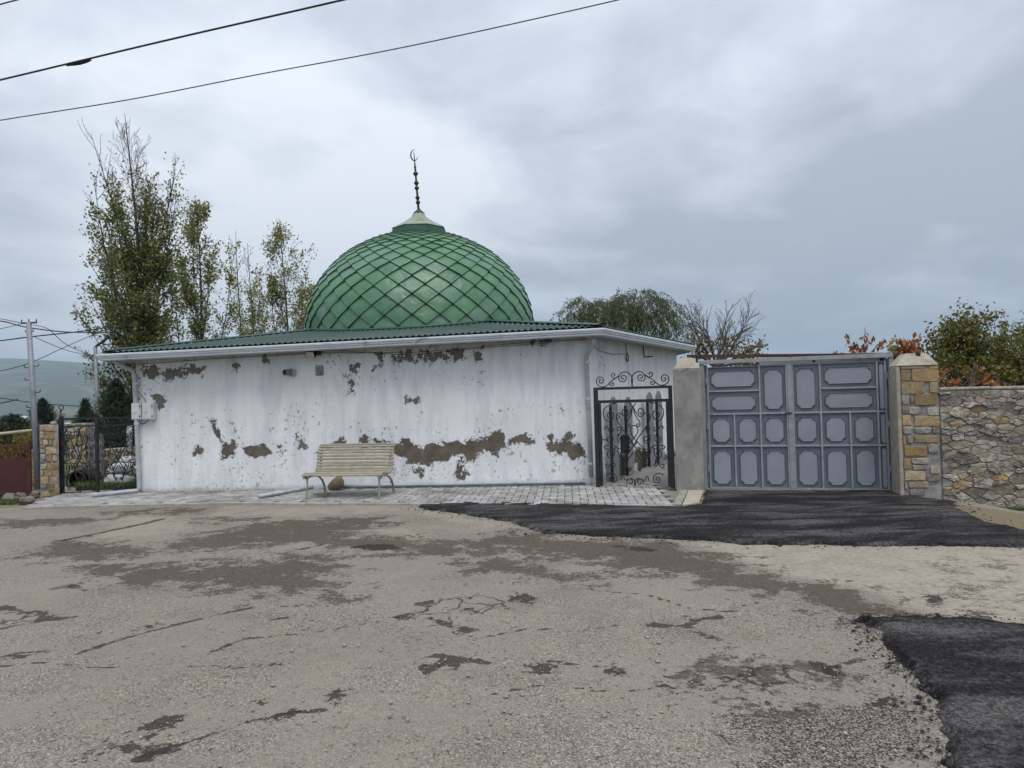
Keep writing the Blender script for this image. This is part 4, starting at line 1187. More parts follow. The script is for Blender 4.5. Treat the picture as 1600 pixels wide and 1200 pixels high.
# ------------------------------------------------------------------ things on the wall
def wall_uw(px, py):
    p = onplane(px, py, fw.o, fw.n); u, v, w = fw.uvw(p); return u, w


for px0, px1, py0, py1, lab in ((211, 226, 630, 655, 'left of the two white electricity meter boxes on the white wall'), (227.5, 245, 629.5, 655, 'right of the two white electricity meter boxes on the white wall')):
    u0, w1 = wall_uw(px0, py0); u1, w0 = wall_uw(px1, py1)
    mt = thing('meter_box', fw((u0 + u1) / 2, 0.06, w0), lab, 'meter box', 'electricity meter boxes')
    MB().box(fw, u0, u1, 0.012, 0.12, w0, w1).build('case', M['meter'], mt, bevel=0.006)
    MB().box(fw, u0 + 0.012, u1 - 0.03, 0.1202, 0.127, w0 + 0.015, w1 - 0.015).build('door', M['meter'], mt, bevel=0.003)
    for wz in (w0 + 0.06, w1 - 0.06):
        MB().box(fw, u1 - 0.024, u1 - 0.008, 0.1205, 0.135, wz - 0.014, wz + 0.014).build('latch', M['black_box'], mt)
    for q in (0.0, 0.016, 0.034):
        MB().box(fw, (u0 + u1) / 2 - 0.055, (u0 + u1) / 2 + 0.02 - q, 0.1272, 0.1278, (w0 + w1) / 2 - q - 0.02, (w0 + w1) / 2 - q - 0.013).build('print_line', M['print'], mt)
u, w = wall_uw(458, 582)
vp = thing('vent_pipe', fw(u, 0, w), 'short beige vent pipe stub sticking out of the white wall', 'pipe')
axis = (fw.n * 0.24 + fw.x * -0.13 + Vector((0, 0, 0.0))).normalized(); c0 = fw(u, 0.0, w)
def hollow(a, ax, L, r0, r1, sides=16):
    s_ = ax.orthogonal().normalized(); t_ = ax.cross(s_); vs = []; fs = []
    for (d, r) in ((0, r0), (L, r0), (L, r1), (0.02, r1)):
        for j in range(sides):
            q = 2 * math.pi * j / sides; vs.append(a + ax * d + (s_ * math.cos(q) + t_ * math.sin(q)) * r)
    for i in range(3):
        for j in range(sides): fs.append((i * sides + j, i * sides + (j + 1) % sides, (i + 1) * sides + (j + 1) % sides, (i + 1) * sides + j))
    fs.append(tuple(3 * sides + j for j in range(sides)))
    return MB().add(vs, fs)
hollow(c0, axis, 0.20, 0.056, 0.047).build('tube', M['vent'], vp, smooth=False)
hollow(c0 + axis * 0.005, axis, 0.05, 0.075, 0.056).build('collar', M['pipe'], vp)
MB().lathe(c0, [(0.001, -.001), (0.046, 0.0), (0.046, 0.002)], 12).build('bore_shade_disc', M['dark'], vp)
hollow(c0 + axis * 0.15, axis, 0.004, 0.0465, 0.002).build('bore_shade_disc', M['dark'], vp)  # near-black discs stand in for the shade inside the pipe
u, w = wall_uw(499.5, 579)
pt = thing('number_plate', fw(u, 0, w), 'small crumpled shiny plate bearing a figure two, above the bench', 'plate')
MB().box(fw, u - 0.075, u + 0.075, 0.004, 0.018, w - 0.092, w + 0.092).build('plate', surf('dull_tin', (0.30, 0.29, 0.25), (0.2, 0.19, 0.16), 0.35, 12, 0.6, 20, 0.01, metal=0.5), pt, bevel=0.003)
two = [(-0.042, 0.035)] + [(0.042 * math.cos(a), 0.038 + 0.034 * math.sin(a)) for a in np.linspace(math.pi * 0.95, -0.5, 9)] + [(0.01, -0.02), (-0.044, -0.066), (0.05, -0.066)]
MB().tube([fw(u + x, 0.03, w + y) for x, y in two], 0.0135, 8).build('figure', M['zinc'], pt, smooth=True)
u, w = wall_uw(491, 554)
fl_ = thing('floodlight', fw(u, 0.1, w), 'floodlight with a pale glass under the eave above the bench', 'floodlight')
fo = fw(u, 0.20, w)
c1, s1 = math.cos(R(38)), math.sin(R(38))
ffr = Fr(fo, fw.x); dn = (fw.n * c1 - Vector((0, 0, 1)) * s1).normalized(); upv = (fw.n * s1 + Vector((0, 0, 1)) * c1)
ffr.n = dn; ffr.z = upv
MB().box(ffr, -0.085, 0.085, -0.04, 0.03, -0.075, 0.075).build('housing', M['black_box'], fl_, bevel=0.006)
MB().box(ffr, -0.072, 0.072, 0.0305, 0.036, -0.05, 0.062).build('glass', M['lens'], fl_)
MB().box(ffr, -0.068, 0.068, 0.0305, 0.04, -0.068, -0.056).build('rim', M['meter'], fl_)
MB().box(fw, u + 0.07, u + 0.13, 0.0, 0.2, w - 0.02, w + 0.06).build('bracket', M['black_box'], fl_, bevel=0.005)

def wire(name, pts, r, mat, label, cat='cable', sides=6, group=None):
    o = MB().tube(pts, r, sides).build(name, mat, None, smooth=True)
    return tag(o, label, cat, group)


rr = random.Random(12)
def sagline(pix, fr, v=0.012, jit=0.006):
    pts = []
    for (x0, y0), (x1, y1) in zip(pix[:-1], pix[1:]):
        for j in range(6):
            p = onplane(x0 + (x1 - x0) * j / 6, y0 + (y1 - y0) * j / 6, fr.o, fr.n)
            uu, vv, ww = fr.uvw(p); pts.append(fr(uu, v, ww + rr.uniform(-jit, jit)))
    uu, vv, ww = fr.uvw(onplane(*pix[-1], fr.o, fr.n)); pts.append(fr(uu, v, ww))
    return pts
wire('wall_cable', sagline([(205, 570), (300, 563), (420, 556), (484, 552), (560, 551), (640, 551), (720, 545), (800, 537), (850, 533.5), (916, 531)], fw, 0.016), 0.0045, M['cable'], 'thin black cable strung along the top of the white wall')
wire('wall_cable', sagline([(500, 546), (560, 550), (640, 555), (700, 549), (760, 543), (850, 537)], fw, 0.022, 0.004), 0.004, M['cable'], 'second thin cable sagging below the first under the eave')
wire('wall_cable', sagline([(205, 595), (215, 610), (226, 622), (229, 630)], fw, 0.02), 0.005, M['cable'], 'short cable dropping to the meter boxes')
wire('wall_cable', sagline([(212, 656), (216, 661), (226, 662), (233, 657)], fw, 0.02, 0.002), 0.006, M['cable'], 'black cable loop hanging under the meter boxes')
wire('wall_cable', sagline([(921, 536), (935, 548), (955, 554), (974, 553)], sw, 0.02, 0.004), 0.005, M['cable'], 'cable sagging across the side wall to a coil')
wire('wall_cable', sagline([(976, 529), (977, 545), (978, 553)], sw, 0.02, 0.001), 0.006, M['cable'], 'cable dropping from the side eave to the coil')
wire('wall_cable', sagline([(980, 568), (981, 590), (982, 612)], sw, 0.014, 0.001), 0.005, M['pipe'], 'pale cable running down the side wall below the coil')
cco = onplane(978, 558.5, sw.o, sw.n)
for q in range(1):
    vs = []
    path = [cco + sw.n * (0.03 + 0.006 * math.sin(5 * a)) + sw.x * (0.045 + 0.008 * math.sin(2.3 * a)) * math.cos(a) + Vector((0, 0, (0.075 + 0.008 * math.cos(1.7 * a)) * math.sin(a))) for a in np.linspace(0, 6.283 * 3.9, 70)]
    wire('cable_coil', path, 0.008, M['cable'], 'small black coil of cable hung on the side wall', 'cable coil')
hk = thing('wall_bracket', onplane(1001, 545, sw.o, sw.n), 'small rusty angle bracket on the side wall under the eave', 'bracket')
MB().tube([onplane(x, y, sw.o, sw.n) + sw.n * 0.05 for x, y in ((1000.5, 534), (1002, 548), (1003, 558))], 0.012, 6).build('bar', M['cable'], hk)
MB().tube([onplane(1003, 558, sw.o, sw.n) + sw.n * 0.05, onplane(1009, 557.5, sw.o, sw.n) + sw.n * 0.16], 0.012, 6).build('hook', M['cable'], hk)

# ------------------------------------------------------------------ bench
f0, f1 = G(475.5, 780.5, 0.03), G(594, 780.5, 0.03)
bfr = Fr(f0, f1 - f0); BLn = (f1 - f0).length
bfr.n = Vector((-bfr.x.y, bfr.x.x, 0))          # v = towards the wall
bench = thing('park_bench', bfr(BLn / 2, 0.35, 0.03), 'cream slatted park bench with scrolled iron frame against the peeling wall', 'bench')
prof = [(0.03, 0.345), (0.02, 0.37), (0.04, 0.395), (0.10, 0.40), (0.20, 0.39), (0.30, 0.375), (0.40, 0.365), (0.47, 0.375), (0.52, 0.41), (0.55, 0.47), (0.57, 0.55), (0.59, 0.63), (0.61, 0.70), (0.64, 0.765), (0.69, 0.815), (0.735, 0.835)]
ppts = [Vector(p) for p in prof]
cum = [0]
for a, b_ in zip(ppts[:-1], ppts[1:]): cum.append(cum[-1] + (b_ - a).length)
def pat(s):
    for i in range(len(cum) - 1):
        if s <= cum[i + 1] or i == len(cum) - 2:
            t = (s - cum[i]) / (cum[i + 1] - cum[i]); p = ppts[i].lerp(ppts[i + 1], t); d = (ppts[i + 1] - ppts[i]).normalized(); return p, d
nsl = 19; rr = random.Random(3)
for i in range(nsl):
    s = 0.045 + (cum[-1] - 0.06) * i / (nsl - 1)
    p, d = pat(s); nrm = Vector((-d.y, d.x)); hwid = 0.0205; th = 0.011
    mb = MB(); vs = []
    segs = 8
    bow = rr.uniform(-0.005, 0.005); dz = rr.uniform(-0.003, 0.003)
    for j in range(segs + 1):
        u = -0.035 + (BLn + 0.07) * j / segs; bw_ = bow * math.sin(math.pi * j / segs) + dz
        for (a, c) in ((-hwid, th), (-hwid * 0.7, th + 0.006), (hwid * 0.7, th + 0.006), (hwid, th), (hwid, -0.002), (-hwid, -0.002)):
            q = p + d * (a + bw_) + nrm * (c + 0.012); vs.append(bfr(u, q.x, q.y))
    fs = [(j * 6 + a, j * 6 + (a + 1) % 6, j * 6 + 6 + (a + 1) % 6, j * 6 + 6 + a) for j in range(segs) for a in range(6)] + [tuple(range(6)), tuple(segs * 6 + a for a in range(6))]
    mb.add(vs, fs).build('slat', M['bench'], bench)
for u in (0.03, BLn - 0.03):
    fr_ = MB().strip([bfr(u, p.x, p.y) for p in ppts], bfr.x, 0.035, 0.014).build('end_frame', M['bench'], bench)
    sp = [(0.035 + 0.036 * (1 - t * 0.6) * math.cos(3.3 + 7.5 * t), 0.365 + 0.036 * (1 - t * 0.6) * math.sin(3.3 + 7.5 * t)) for t in np.linspace(0, 1, 22)]
    MB().strip([bfr(u + (0.03 if u > 0.5 else -0.03), a, b_) for a, b_ in sp], bfr.x, 0.04, 0.012).build('scroll', M['bench'], fr_)
    fl1 = MB().tube([bfr(u, 0.06, 0.36), bfr(u, 0.055, 0.2), bfr(u, 0.03, 0.04), bfr(u, 0.03, 0.0)], [0.017, 0.016, 0.016, 0.018], 8).build('leg', M['bench'], bench, smooth=True)
    MB().box(bfr, u - 0.055, u + 0.055, -0.025, 0.085, -0.006, 0.008).build('foot_plate', M['bench'], fl1)
    arc = [(0.08, 0.34), (0.2, 0.355), (0.36, 0.345), (0.5, 0.315), (0.62, 0.24), (0.69, 0.14), (0.725, 0.0)]
    fl2 = MB().strip([bfr(u, a, b_) for a, b_ in arc], bfr.x, 0.035, 0.016).build('leg', M['bench'], bench)
    MB().box(bfr, u - 0.05, u + 0.05, 0.67, 0.78, -0.006, 0.008).build('foot_plate', M['bench'], fl2)


def rock(name, c, rx, ry, rz, mat, label, cat='stone', seed=0, group=None, subdiv=3, amp=0.25, parent=None):
    bm = bmesh.new(); bmesh.ops.create_icosphere(bm, subdivisions=subdiv, radius=1)
    for v in bm.verts:
        n_ = mnoise.fractal(v.co * 1.3 + Vector((seed, seed * 2.1, 0)), 1, 2, 4) * amp
        q = v.co * (1 + n_)
        v.co = Vector((c[0] + q.x * rx, c[1] + q.y * ry, c[2] + q.z * rz))
    me = bpy.data.meshes.new(name); bm.to_mesh(me); bm.free()
    o = link(name, me, mat, parent)
    if label: tag(o, label, cat, group)
    for p in me.polygons: p.use_smooth = subdiv > 2
    return o


c = G(519, 770)
bl = MB()
bm = bmesh.new(); bmesh.ops.create_icosphere(bm, subdivisions=3, radius=1)
for v in bm.verts:
    q = v.co * (1 + 0.12 * mnoise.noise(v.co * 2)); t = (q.z + 1) / 2
    tp = max(0.15, 1 - 0.75 * max(0, t - 0.3))
    v.co = Vector((c.x + q.x * 0.16 * tp + 0.09 * t, c.y + 0.15 + q.y * 0.12 * tp, 0.03 + 0.12 + q.z * 0.14))
me = bpy.data.meshes.new('boulder'); bm.to_mesh(me); bm.free()
for p in me.polygons: p.use_smooth = True
tag(link('boulder', me, M['boulder']), 'brown boulder with a pointed top under the bench', 'boulder')


# ------------------------------------------------------------------ wrought-iron work
def spiral(cx, cy, r, turns, a0, sgn=1, r_end=0.12, n=None):
    n = n or int(14 * turns) + 2
    return [(cx + r * (1 - (1 - r_end) * t) * math.cos(a0 + sgn * 2 * math.pi * turns * t), cy + r * (1 - (1 - r_end) * t) * math.sin(a0 + sgn * 2 * math.pi * turns * t)) for t in np.linspace(0, 1, n)]


def smooth(pts, it=2):
    for _ in range(it):
        q = [pts[0]]
        for a, b_ in zip(pts[:-1], pts[1:]):
            q += [(a[0] * .75 + b_[0] * .25, a[1] * .75 + b_[1] * .25), (a[0] * .25 + b_[0] * .75, a[1] * .25 + b_[1] * .75)]
        pts = q + [pts[-1]]
    return pts


def scroll(c1, r1, s1, c2, r2, s2, mid=(), t1=1.6, t2=1.6):
    """bar with a volute at each end; c centre, r radius, s = winding sign (+1 anticlockwise inwards); y is up"""
    def vol(c, r, s, toward, t):
        a = math.atan2(toward[1] - c[1], toward[0] - c[0])
        a0 = a - s * 1.35
        return spiral(c[0], c[1], r, t, a0, s)
    m1 = mid[0] if mid else c2; m2 = mid[-1] if mid else c1
    A_ = vol(c1, r1, s1, m1, t1)[::-1]; B_ = vol(c2, r2, s2, m2, t2)
    return A_[:-1] + smooth([A_[-1], *mid, B_[0]], 2)[0:] + B_[1:]


# pixel units of the gate zoom (x right, y down), turned into panel units later
def panel_scrolls():
    S = []
    def a(*pts): S.append([(x, y) for x, y in pts])
    neg = lambda sp: [(x, -y) for x, y in sp]
    def sc2(c1, r1, s1, c2, r2, s2, mid=(), t1=1.7, t2=1.7):
        S.append(neg(scroll((c1[0], -c1[1]), r1, s1, (c2[0], -c2[1]), r2, s2, [(x, -y) for x, y in mid], t1, t2)))
    for mx in (False, True):
        f = (lambda x: 1023 - x) if mx else (lambda x: x)
        g = -1 if mx else 1
        # top corner volute, big C from the top bar
        S.append(smooth([(f(330), 322), (f(250), 340), (f(195), 375), (f(185), 425), (f(205), 480), (f(250), 500), (f(290), 480), (f(303), 440), (f(290), 405), (f(255), 403), (f(232), 430), (f(240), 462), (f(262), 465), (f(268), 445)], 2))
        # second volute hanging from the middle of the top
        S.append(smooth([(f(545), 325), (f(505), 370), (f(480), 420), (f(440), 462), (f(400), 440), (f(393), 405), (f(415), 378), (f(448), 380), (f(460), 410), (f(440), 435), (f(420), 418)], 2))
        S.append(smooth([(f(505), 370), (f(500), 420), (f(470), 470), (f(440), 510), (f(440), 545), (f(465), 555), (f(480), 535), (f(465), 520), (f(452), 533)], 2))
        # long diagonal bar with curls
        S.append(smooth([(f(405), 440), (f(370), 415), (f(335), 425), (f(330), 460), (f(355), 470), (f(370), 450), (f(352), 438)], 2))
        S.append(smooth([(f(328), 440), (f(335), 490), (f(375), 550), (f(420), 605), (f(470), 660), (f(520), 740), (f(600), 830), (f(612), 900), (f(590), 940), (f(565), 945), (f(558), 970), (f(580), 975)], 2))
        # side S scrolls
        S.append(smooth([(f(205), 580), (f(195), 555), (f(215), 540), (f(240), 560), (f(255), 600), (f(285), 640), (f(290), 680), (f(262), 705), (f(230), 695), (f(222), 660), (f(245), 640), (f(268), 658), (f(258), 682), (f(242), 672)], 2))
        S.append(smooth([(f(255), 605), (f(258), 575), (f(285), 558), (f(300), 580), (f(285), 598), (f(272), 582)], 2))
        S.append(smooth([(f(330), 640), (f(375), 600), (f(380), 565), (f(355), 550), (f(335), 570), (f(345), 592), (f(362), 580)], 2))
        S.append(smooth([(f(375), 600), (f(345), 640), (f(335), 680), (f(365), 710), (f(400), 700), (f(410), 665), (f(385), 640), (f(358), 660), (f(368), 688), (f(388), 676)], 2))
        # ellipse crossings at mid height
        S.append([(f(250 + 65 * math.cos(t)), 745 + 20 * math.sin(t)) for t in np.linspace(0, 6.283, 26)])
        S.append([(f(395 + 75 * math.cos(t)), 742 + 22 * math.sin(t)) for t in np.linspace(0.0, 3.3, 16)])
        # lower S scrolls
        S.append(smooth([(f(300), 760), (f(300), 800), (f(275), 850), (f(240), 850), (f(218), 820), (f(230), 785), (f(262), 778), (f(280), 805), (f(262), 828), (f(245), 812)], 2))
        S.append(smooth([(f(285), 848), (f(255), 890), (f(240), 930), (f(215), 945), (f(198), 920), (f(212), 900), (f(228), 915)], 2))
        S.append(smooth([(f(262), 880), (f(270), 915), (f(300), 930), (f(305), 905), (f(285), 898)], 2))
        S.append(smooth([(f(330), 770), (f(350), 830), (f(385), 855), (f(412), 830), (f(400), 790), (f(372), 785), (f(362), 812), (f(384), 826)], 2))
        S.append(smooth([(f(205), 1010), (f(240), 990), (f(290), 995), (f(322), 1035), (f(305), 1078), (f(265), 1082), (f(245), 1050), (f(262), 1022), (f(290), 1032), (f(288), 1056), (f(272), 1052)], 2))
        S.append(smooth([(f(365), 1060), (f(370), 1020), (f(395), 1025), (f(400), 1060), (f(440), 1050), (f(480), 1035), (f(520), 1075), (f(515), 1108)], 2))
        S.append(smooth([(f(425), 1095), (f(425), 1060), (f(455), 1040), (f(488), 1060), (f(478), 1095), (f(448), 1092), (f(450), 1070)], 2))
        S.append(smooth([(f(505), 790), (f(450), 850), (f(430), 900), (f(445), 960), (f(470), 965), (f(480), 940), (f(460), 930)], 2))
    # heart in the middle
    S.append(smooth([(512, 655), (480, 610), (480, 560), (512, 535), (545, 545), (563, 575), (550, 620), (512, 660), (440, 730), (380, 800)], 2))
    S.append(smooth([(512, 660), (585, 730), (650, 805)], 2))
    S.append(smooth([(470, 690), (560, 780), (640, 870)], 1)); S.append(smooth([(553, 690), (463, 780), (400, 850)], 1))
    return S


PANEL = panel_scrolls()                          # x 165..860, y 320..1110
OVER = []
for mx in (False, True):
    f = (lambda x: 1000 - x) if mx else (lambda x: x)
    OVER.append(smooth([(f(495), 225), (f(508), 170), (f(490), 110), (f(440), 82), (f(390), 100), (f(372), 150), (f(395), 180), (f(440), 175), (f(450), 135), (f(420), 112), (f(395), 135), (f(410), 158), (f(428), 145)], 2))
    OVER.append(smooth([(f(378), 120), (f(340), 150), (f(300), 172), (f(270), 210), (f(225), 228), (f(180), 215), (f(155), 175), (f(170), 130), (f(215), 125), (f(233), 165), (f(210), 192), (f(182), 175), (f(192), 150), (f(210), 160)], 2))
    OVER.append(smooth([(f(370), 130), (f(345), 145), (f(312), 138), (f(303), 110), (f(325), 93), (f(343), 110), (f(328), 125)], 2))
    OVER.append(smooth([(f(290), 178), (f(288), 205), (f(312), 220), (f(332), 200), (f(318), 182), (f(305), 198)], 2))


def build_panel(fr, u0, u1, w0, w1, parent, name='scroll', curves=PANEL, xr=(165, 860), yr=(320, 1110), r=0.0095, clip=None, v=0.0):
    for cv in curves:
        pts = []
        for x, y in cv:
            u = u0 + (x - xr[0]) / (xr[1] - xr[0]) * (u1 - u0); w = w0 + (yr[1] - y) / (yr[1] - yr[0]) * (w1 - w0)
            pts.append((u, w))
        if clip:
            pts = [(u, w) for u, w in pts if clip[0] <= u <= clip[1]]
        else:
            pts = [(min(max(u, u0 + 0.004), u1 - 0.004), w) for u, w in pts]
        if len(pts) < 4: continue
        MB().tube([fr(u, v, w) for u, w in pts], r, 5).build(name, M['iron'], parent, smooth=True)


pg0, pg1 = G(935, 763.5), G(1052, 765.5)
pg0.z = pg1.z = 0.03
gfr = Fr(pg0, pg1 - pg0); GW = (pg1 - pg0).length
zt1 = gfr.uvw(onplane(990, 608, gfr.o, gfr.n))[2] - 0.0; zt2 = gfr.uvw(onplane(990, 626, gfr.o, gfr.n))[2]
pgate = thing('iron_gate', gfr(GW / 2, 0, 0), 'black wrought-iron scroll gate between the white wall and the concrete pillar', 'gate', )
bx = lambda mb_, *a: mb_.box(gfr, *a)
MB().box(gfr, -0.035, 0.035, -0.03, 0.03, 0, zt1).build('post', M['iron'], pgate)
MB().box(gfr, GW - 0.03, GW + 0.03, -0.03, 0.03, 0, zt1).build('post', M['iron'], pgate)
MB().box(gfr, -0.035, GW + 0.03, -0.028, 0.028, zt1 + 0.001, zt1 + 0.045).build('top_bar', M['iron'], pgate)
lf = MB().box(gfr, 0.04, GW - 0.035, -0.018, 0.018, zt2 - 0.03, zt2 + 0.02).build('leaf_rail', M['iron'], pgate)
MB().box(gfr, 0.04, 0.085, -0.018, 0.018, 0.02, zt2 - 0.031).build('leaf_stile', M['iron'], pgate)
MB().box(gfr, GW - 0.08, GW - 0.035, -0.018, 0.018, 0.02, zt2 - 0.031).build('leaf_stile', M['iron'], pgate)
build_panel(gfr, 0.085, GW - 0.08, 0.03, zt2 - 0.03, pgate)
build_panel(gfr, 0.0, GW, zt1 + 0.045, zt1 + 0.045 + (228 - 80) / (1110 - 320) * (zt2 - 0.06), pgate, curves=OVER, xr=(150, 850), yr=(80, 228))
uu, vv, ww = gfr.uvw(onplane(976, 694, gfr.o, gfr.n))
MB().box(gfr, uu - 0.075, uu + 0.075, -0.055, -0.012, ww - 0.16, ww + 0.16).build('lock_box', M['black_box'], pgate, bevel=0.02)
uu, vv, ww = gfr.uvw(onplane(940, 687, gfr.o, gfr.n))
hl = MB().tube([gfr(0.05, 0.03, ww), gfr(0.17, 0.035, ww), gfr(0.18, 0.035, ww)], 0.009, 6).build('handle', M['iron'], pgate)
MB().box(gfr, 0.07, 0.10, 0.019, 0.026, ww - 0.08, ww + 0.08).build('handle_plate', M['iron'], pgate)

# yard behind the small gate, rising gently, and the pointed slabs
yd = MB(); y0 = [Vector((1.37, 12.82, -0.02)), Vector((2.75, 12.05, -0.02)), Vector((5.6, 15.4, 0.28)), Vector((4.1, 16.5, 0.30))]
M['yard'] = surf('grey_yard_concrete', (0.2, 0.195, 0.19), (0.12, 0.118, 0.115), 0.9, 3, 0.5, 30)
yo = yd.add(y0 + [p - Vector((0, 0, 0.5)) for p in y0], [(0, 1, 2, 3), (0, 4, 5, 1), (1, 5, 6, 2), (2, 6, 7, 3), (3, 7, 4, 0)]).build('yard_path', M['yard']); tag(yo, 'grey path rising behind the small iron gate', kind='structure')
for i, (px, py, wd, lab) in enumerate(((958.5, 620, 0.24, 'first pointed grey slab from the left behind the small iron gate'), (981.5, 620, 0.24, 'second pointed grey slab from the left behind the small iron gate'), (1015, 613, 0.22, 'third pointed grey slab from the left behind the small iron gate'), (1029, 611, 0.22, 'fourth, rightmost pointed grey slab behind the small iron gate'))):
    o_ = sw(0, 0.16, 0); p = onplane(px, py, o_, sw.n); u, v, w = sw.uvw(p)
    base_z = 0.3 * u / SL - 0.02
    t = thing('pointed_slab', sw(u, 0.16, base_z), lab, 'slab', 'pointed grey slabs behind the small gate')
    hw = wd / 2
    MB().prism(sw, [(u - hw, base_z), (u + hw, base_z), (u + hw, w - 0.17), (u + hw * 0.72, w - 0.09), (u, w), (u - hw * 0.72, w - 0.09), (u - hw, w - 0.17)], 0.12, 0.185).build('slab', M['slab'], t, bevel=0.004)
    MB().box(sw, u - hw - 0.012, u - hw - 0.002, 0.125, 0.18, base_z, w - 0.17).build('added_dark_edge', M['black_box'], t)  # black strip added to darken the slab's left side, which shading leaves grey

# ------------------------------------------------------------------ concrete pillar, big gate
cp0, cp1 = G(1057, 767), G(1101, 767.5)
cfr = Fr(cp0, cp1 - cp0); CW = (cp1 - cp0).length
hp = cfr.uvw(onplane(1075, 576, cfr.o, cfr.n))[2]; hp2 = cfr.uvw(onplane(1075, 560, cfr.o, cfr.n))[2]
cpil = thing('gate_pillar', cfr(CW / 2, -0.2, 0), 'smooth grey concrete pillar left of the blue metal gate', 'pillar')
MB().box(cfr, 0, CW, -0.42, 0, -0.05, hp).build('shaft', M['concrete'], cpil, bevel=0.018)
b_ = MB(); v0 = [cfr(0.002, -0.002, hp + .001), cfr(CW - .002, -0.002, hp + .001), cfr(CW - .002, -0.418, hp + .001), cfr(0.002, -0.418, hp + .001)]; v1 = [cfr(CW * .32, -0.15, hp2 + .02), cfr(CW * .68, -0.15, hp2 + .02), cfr(CW * .68, -0.27, hp2 + .02), cfr(CW * .32, -0.27, hp2 + .02)]
b_.add(v0 + v1, [(0, 1, 5, 4), (1, 2, 6, 5), (2, 3, 7, 6), (3, 0, 4, 7), (4, 5, 6, 7), (3, 2, 1, 0)]).build('cap', M['concrete_light'], cpil, bevel=0.012)

gl, gr_ = G(1100.5, 764.5), G(1397, 768)
Gf = Fr(gl, gr_ - gl); GWd = (gr_ - gl).length
mg = thing('metal_gate', Gf(GWd / 2, 0, 0), 'blue-grey double metal gate with moulded rectangular panels', 'gate')
def gx(px, py=760): return Gf.uvw(onplane(px, py, Gf.o, Gf.n))[0]
def gz(px, py): return Gf.uvw(onplane(px, py, Gf.o, Gf.n))[2]
Z6 = lambda x, y: (1040 + x / 3.636, 500 + y / 3.636)
HT = 2.075
colx = [gx(Z6(x, 750)[0], Z6(x, 750)[1]) for x in (222, 247, 397, 546, 704, 728, 890, 1055, 1215, 1268, 1300)]
rowz = [0.025, gz(*Z6(600, 715)), gz(*Z6(600, 530)), gz(*Z6(390, 403)), HT - 0.05]
# outer frame
MB().box(Gf, colx[0] - 0.03, colx[0] + 0.03, -0.05, 0.04, 0.0, HT).build('frame_post', M['gate_bar'], mg, bevel=0.004)
MB().box(Gf, colx[10] - 0.04, colx[10] + 0.01, -0.05, 0.04, 0.0, HT).build('frame_post', M['gate_bar'], mg, bevel=0.004)
MB().box(Gf, colx[0] - 0.05, colx[10] + 0.02, -0.055, 0.06, HT + 0.002, HT + 0.065).build('lintel', M['gate_bar'], mg, bevel=0.004)
MB().box(Gf, colx[0] + 0.032, colx[10] - 0.042, -0.04, 0.02, 0.0, 0.018).build('sill', M['gate_bar'], mg)


def notched(u0, u1, w0, w1, c):
    return [(u0 + c, w0), (u1 - c, w0), (u1 - c, w0 + c * .55), (u1 - c * .55, w0 + c * .55), (u1 - c * .55, w0 + c), (u1, w0 + c), (u1, w1 - c), (u1 - c * .55, w1 - c), (u1 - c * .55, w1 - c * .55), (u1 - c, w1 - c * .55), (u1 - c, w1), (u0 + c, w1), (u0 + c, w1 - c * .55), (u0 + c * .55, w1 - c * .55), (u0 + c * .55, w1 - c), (u0, w1 - c), (u0, w0 + c), (u0 + c * .55, w0 + c), (u0 + c * .55, w0 + c * .55), (u0 + c, w0 + c * .55)]


def gate_panel(leaf, u0, u1, w0, w1, lab=None):
    mgn = min(0.062, (u1 - u0) * 0.15); c = min(0.052, (u1 - u0) * 0.16, (w1 - w0) * 0.2)
    oo = notched(u0 + mgn, u1 - mgn, w0 + mgn * 1.05, w1 - mgn * 1.05, c)
    ii = notched(u0 + mgn + 0.017, u1 - mgn - 0.017, w0 + mgn * 1.05 + 0.017, w1 - mgn * 1.05 - 0.017, c)
    n = len(oo)
    # moulding: raised ridge between the outer and the inner outline
    mid = [((a[0] + b_[0]) / 2, (a[1] + b_[1]) / 2) for a, b_ in zip(oo, ii)]
    vs = [Gf(u, -0.011, w) for u, w in oo] + [Gf(u, 0.012, w) for u, w in mid] + [Gf(u, -0.001, w) for u, w in ii]
    fs = [(k_ * n + j, k_ * n + (j + 1) % n, (k_ + 1) * n + (j + 1) % n, (k_ + 1) * n + j) for k_ in range(2) for j in range(n)]
    pn = MB().add(vs, fs).build('panel', M['gate'], leaf)
    MB().add([Gf(u, -0.0015, w) for u, w in ii] + [Gf((colx[0] + colx[-1]) * 0 + (u0 + u1) / 2, 0.002, (w0 + w1) / 2)], [(j, (j + 1) % n, n) for j in range(n)]).build('panel_field', M['gate_field'], pn)


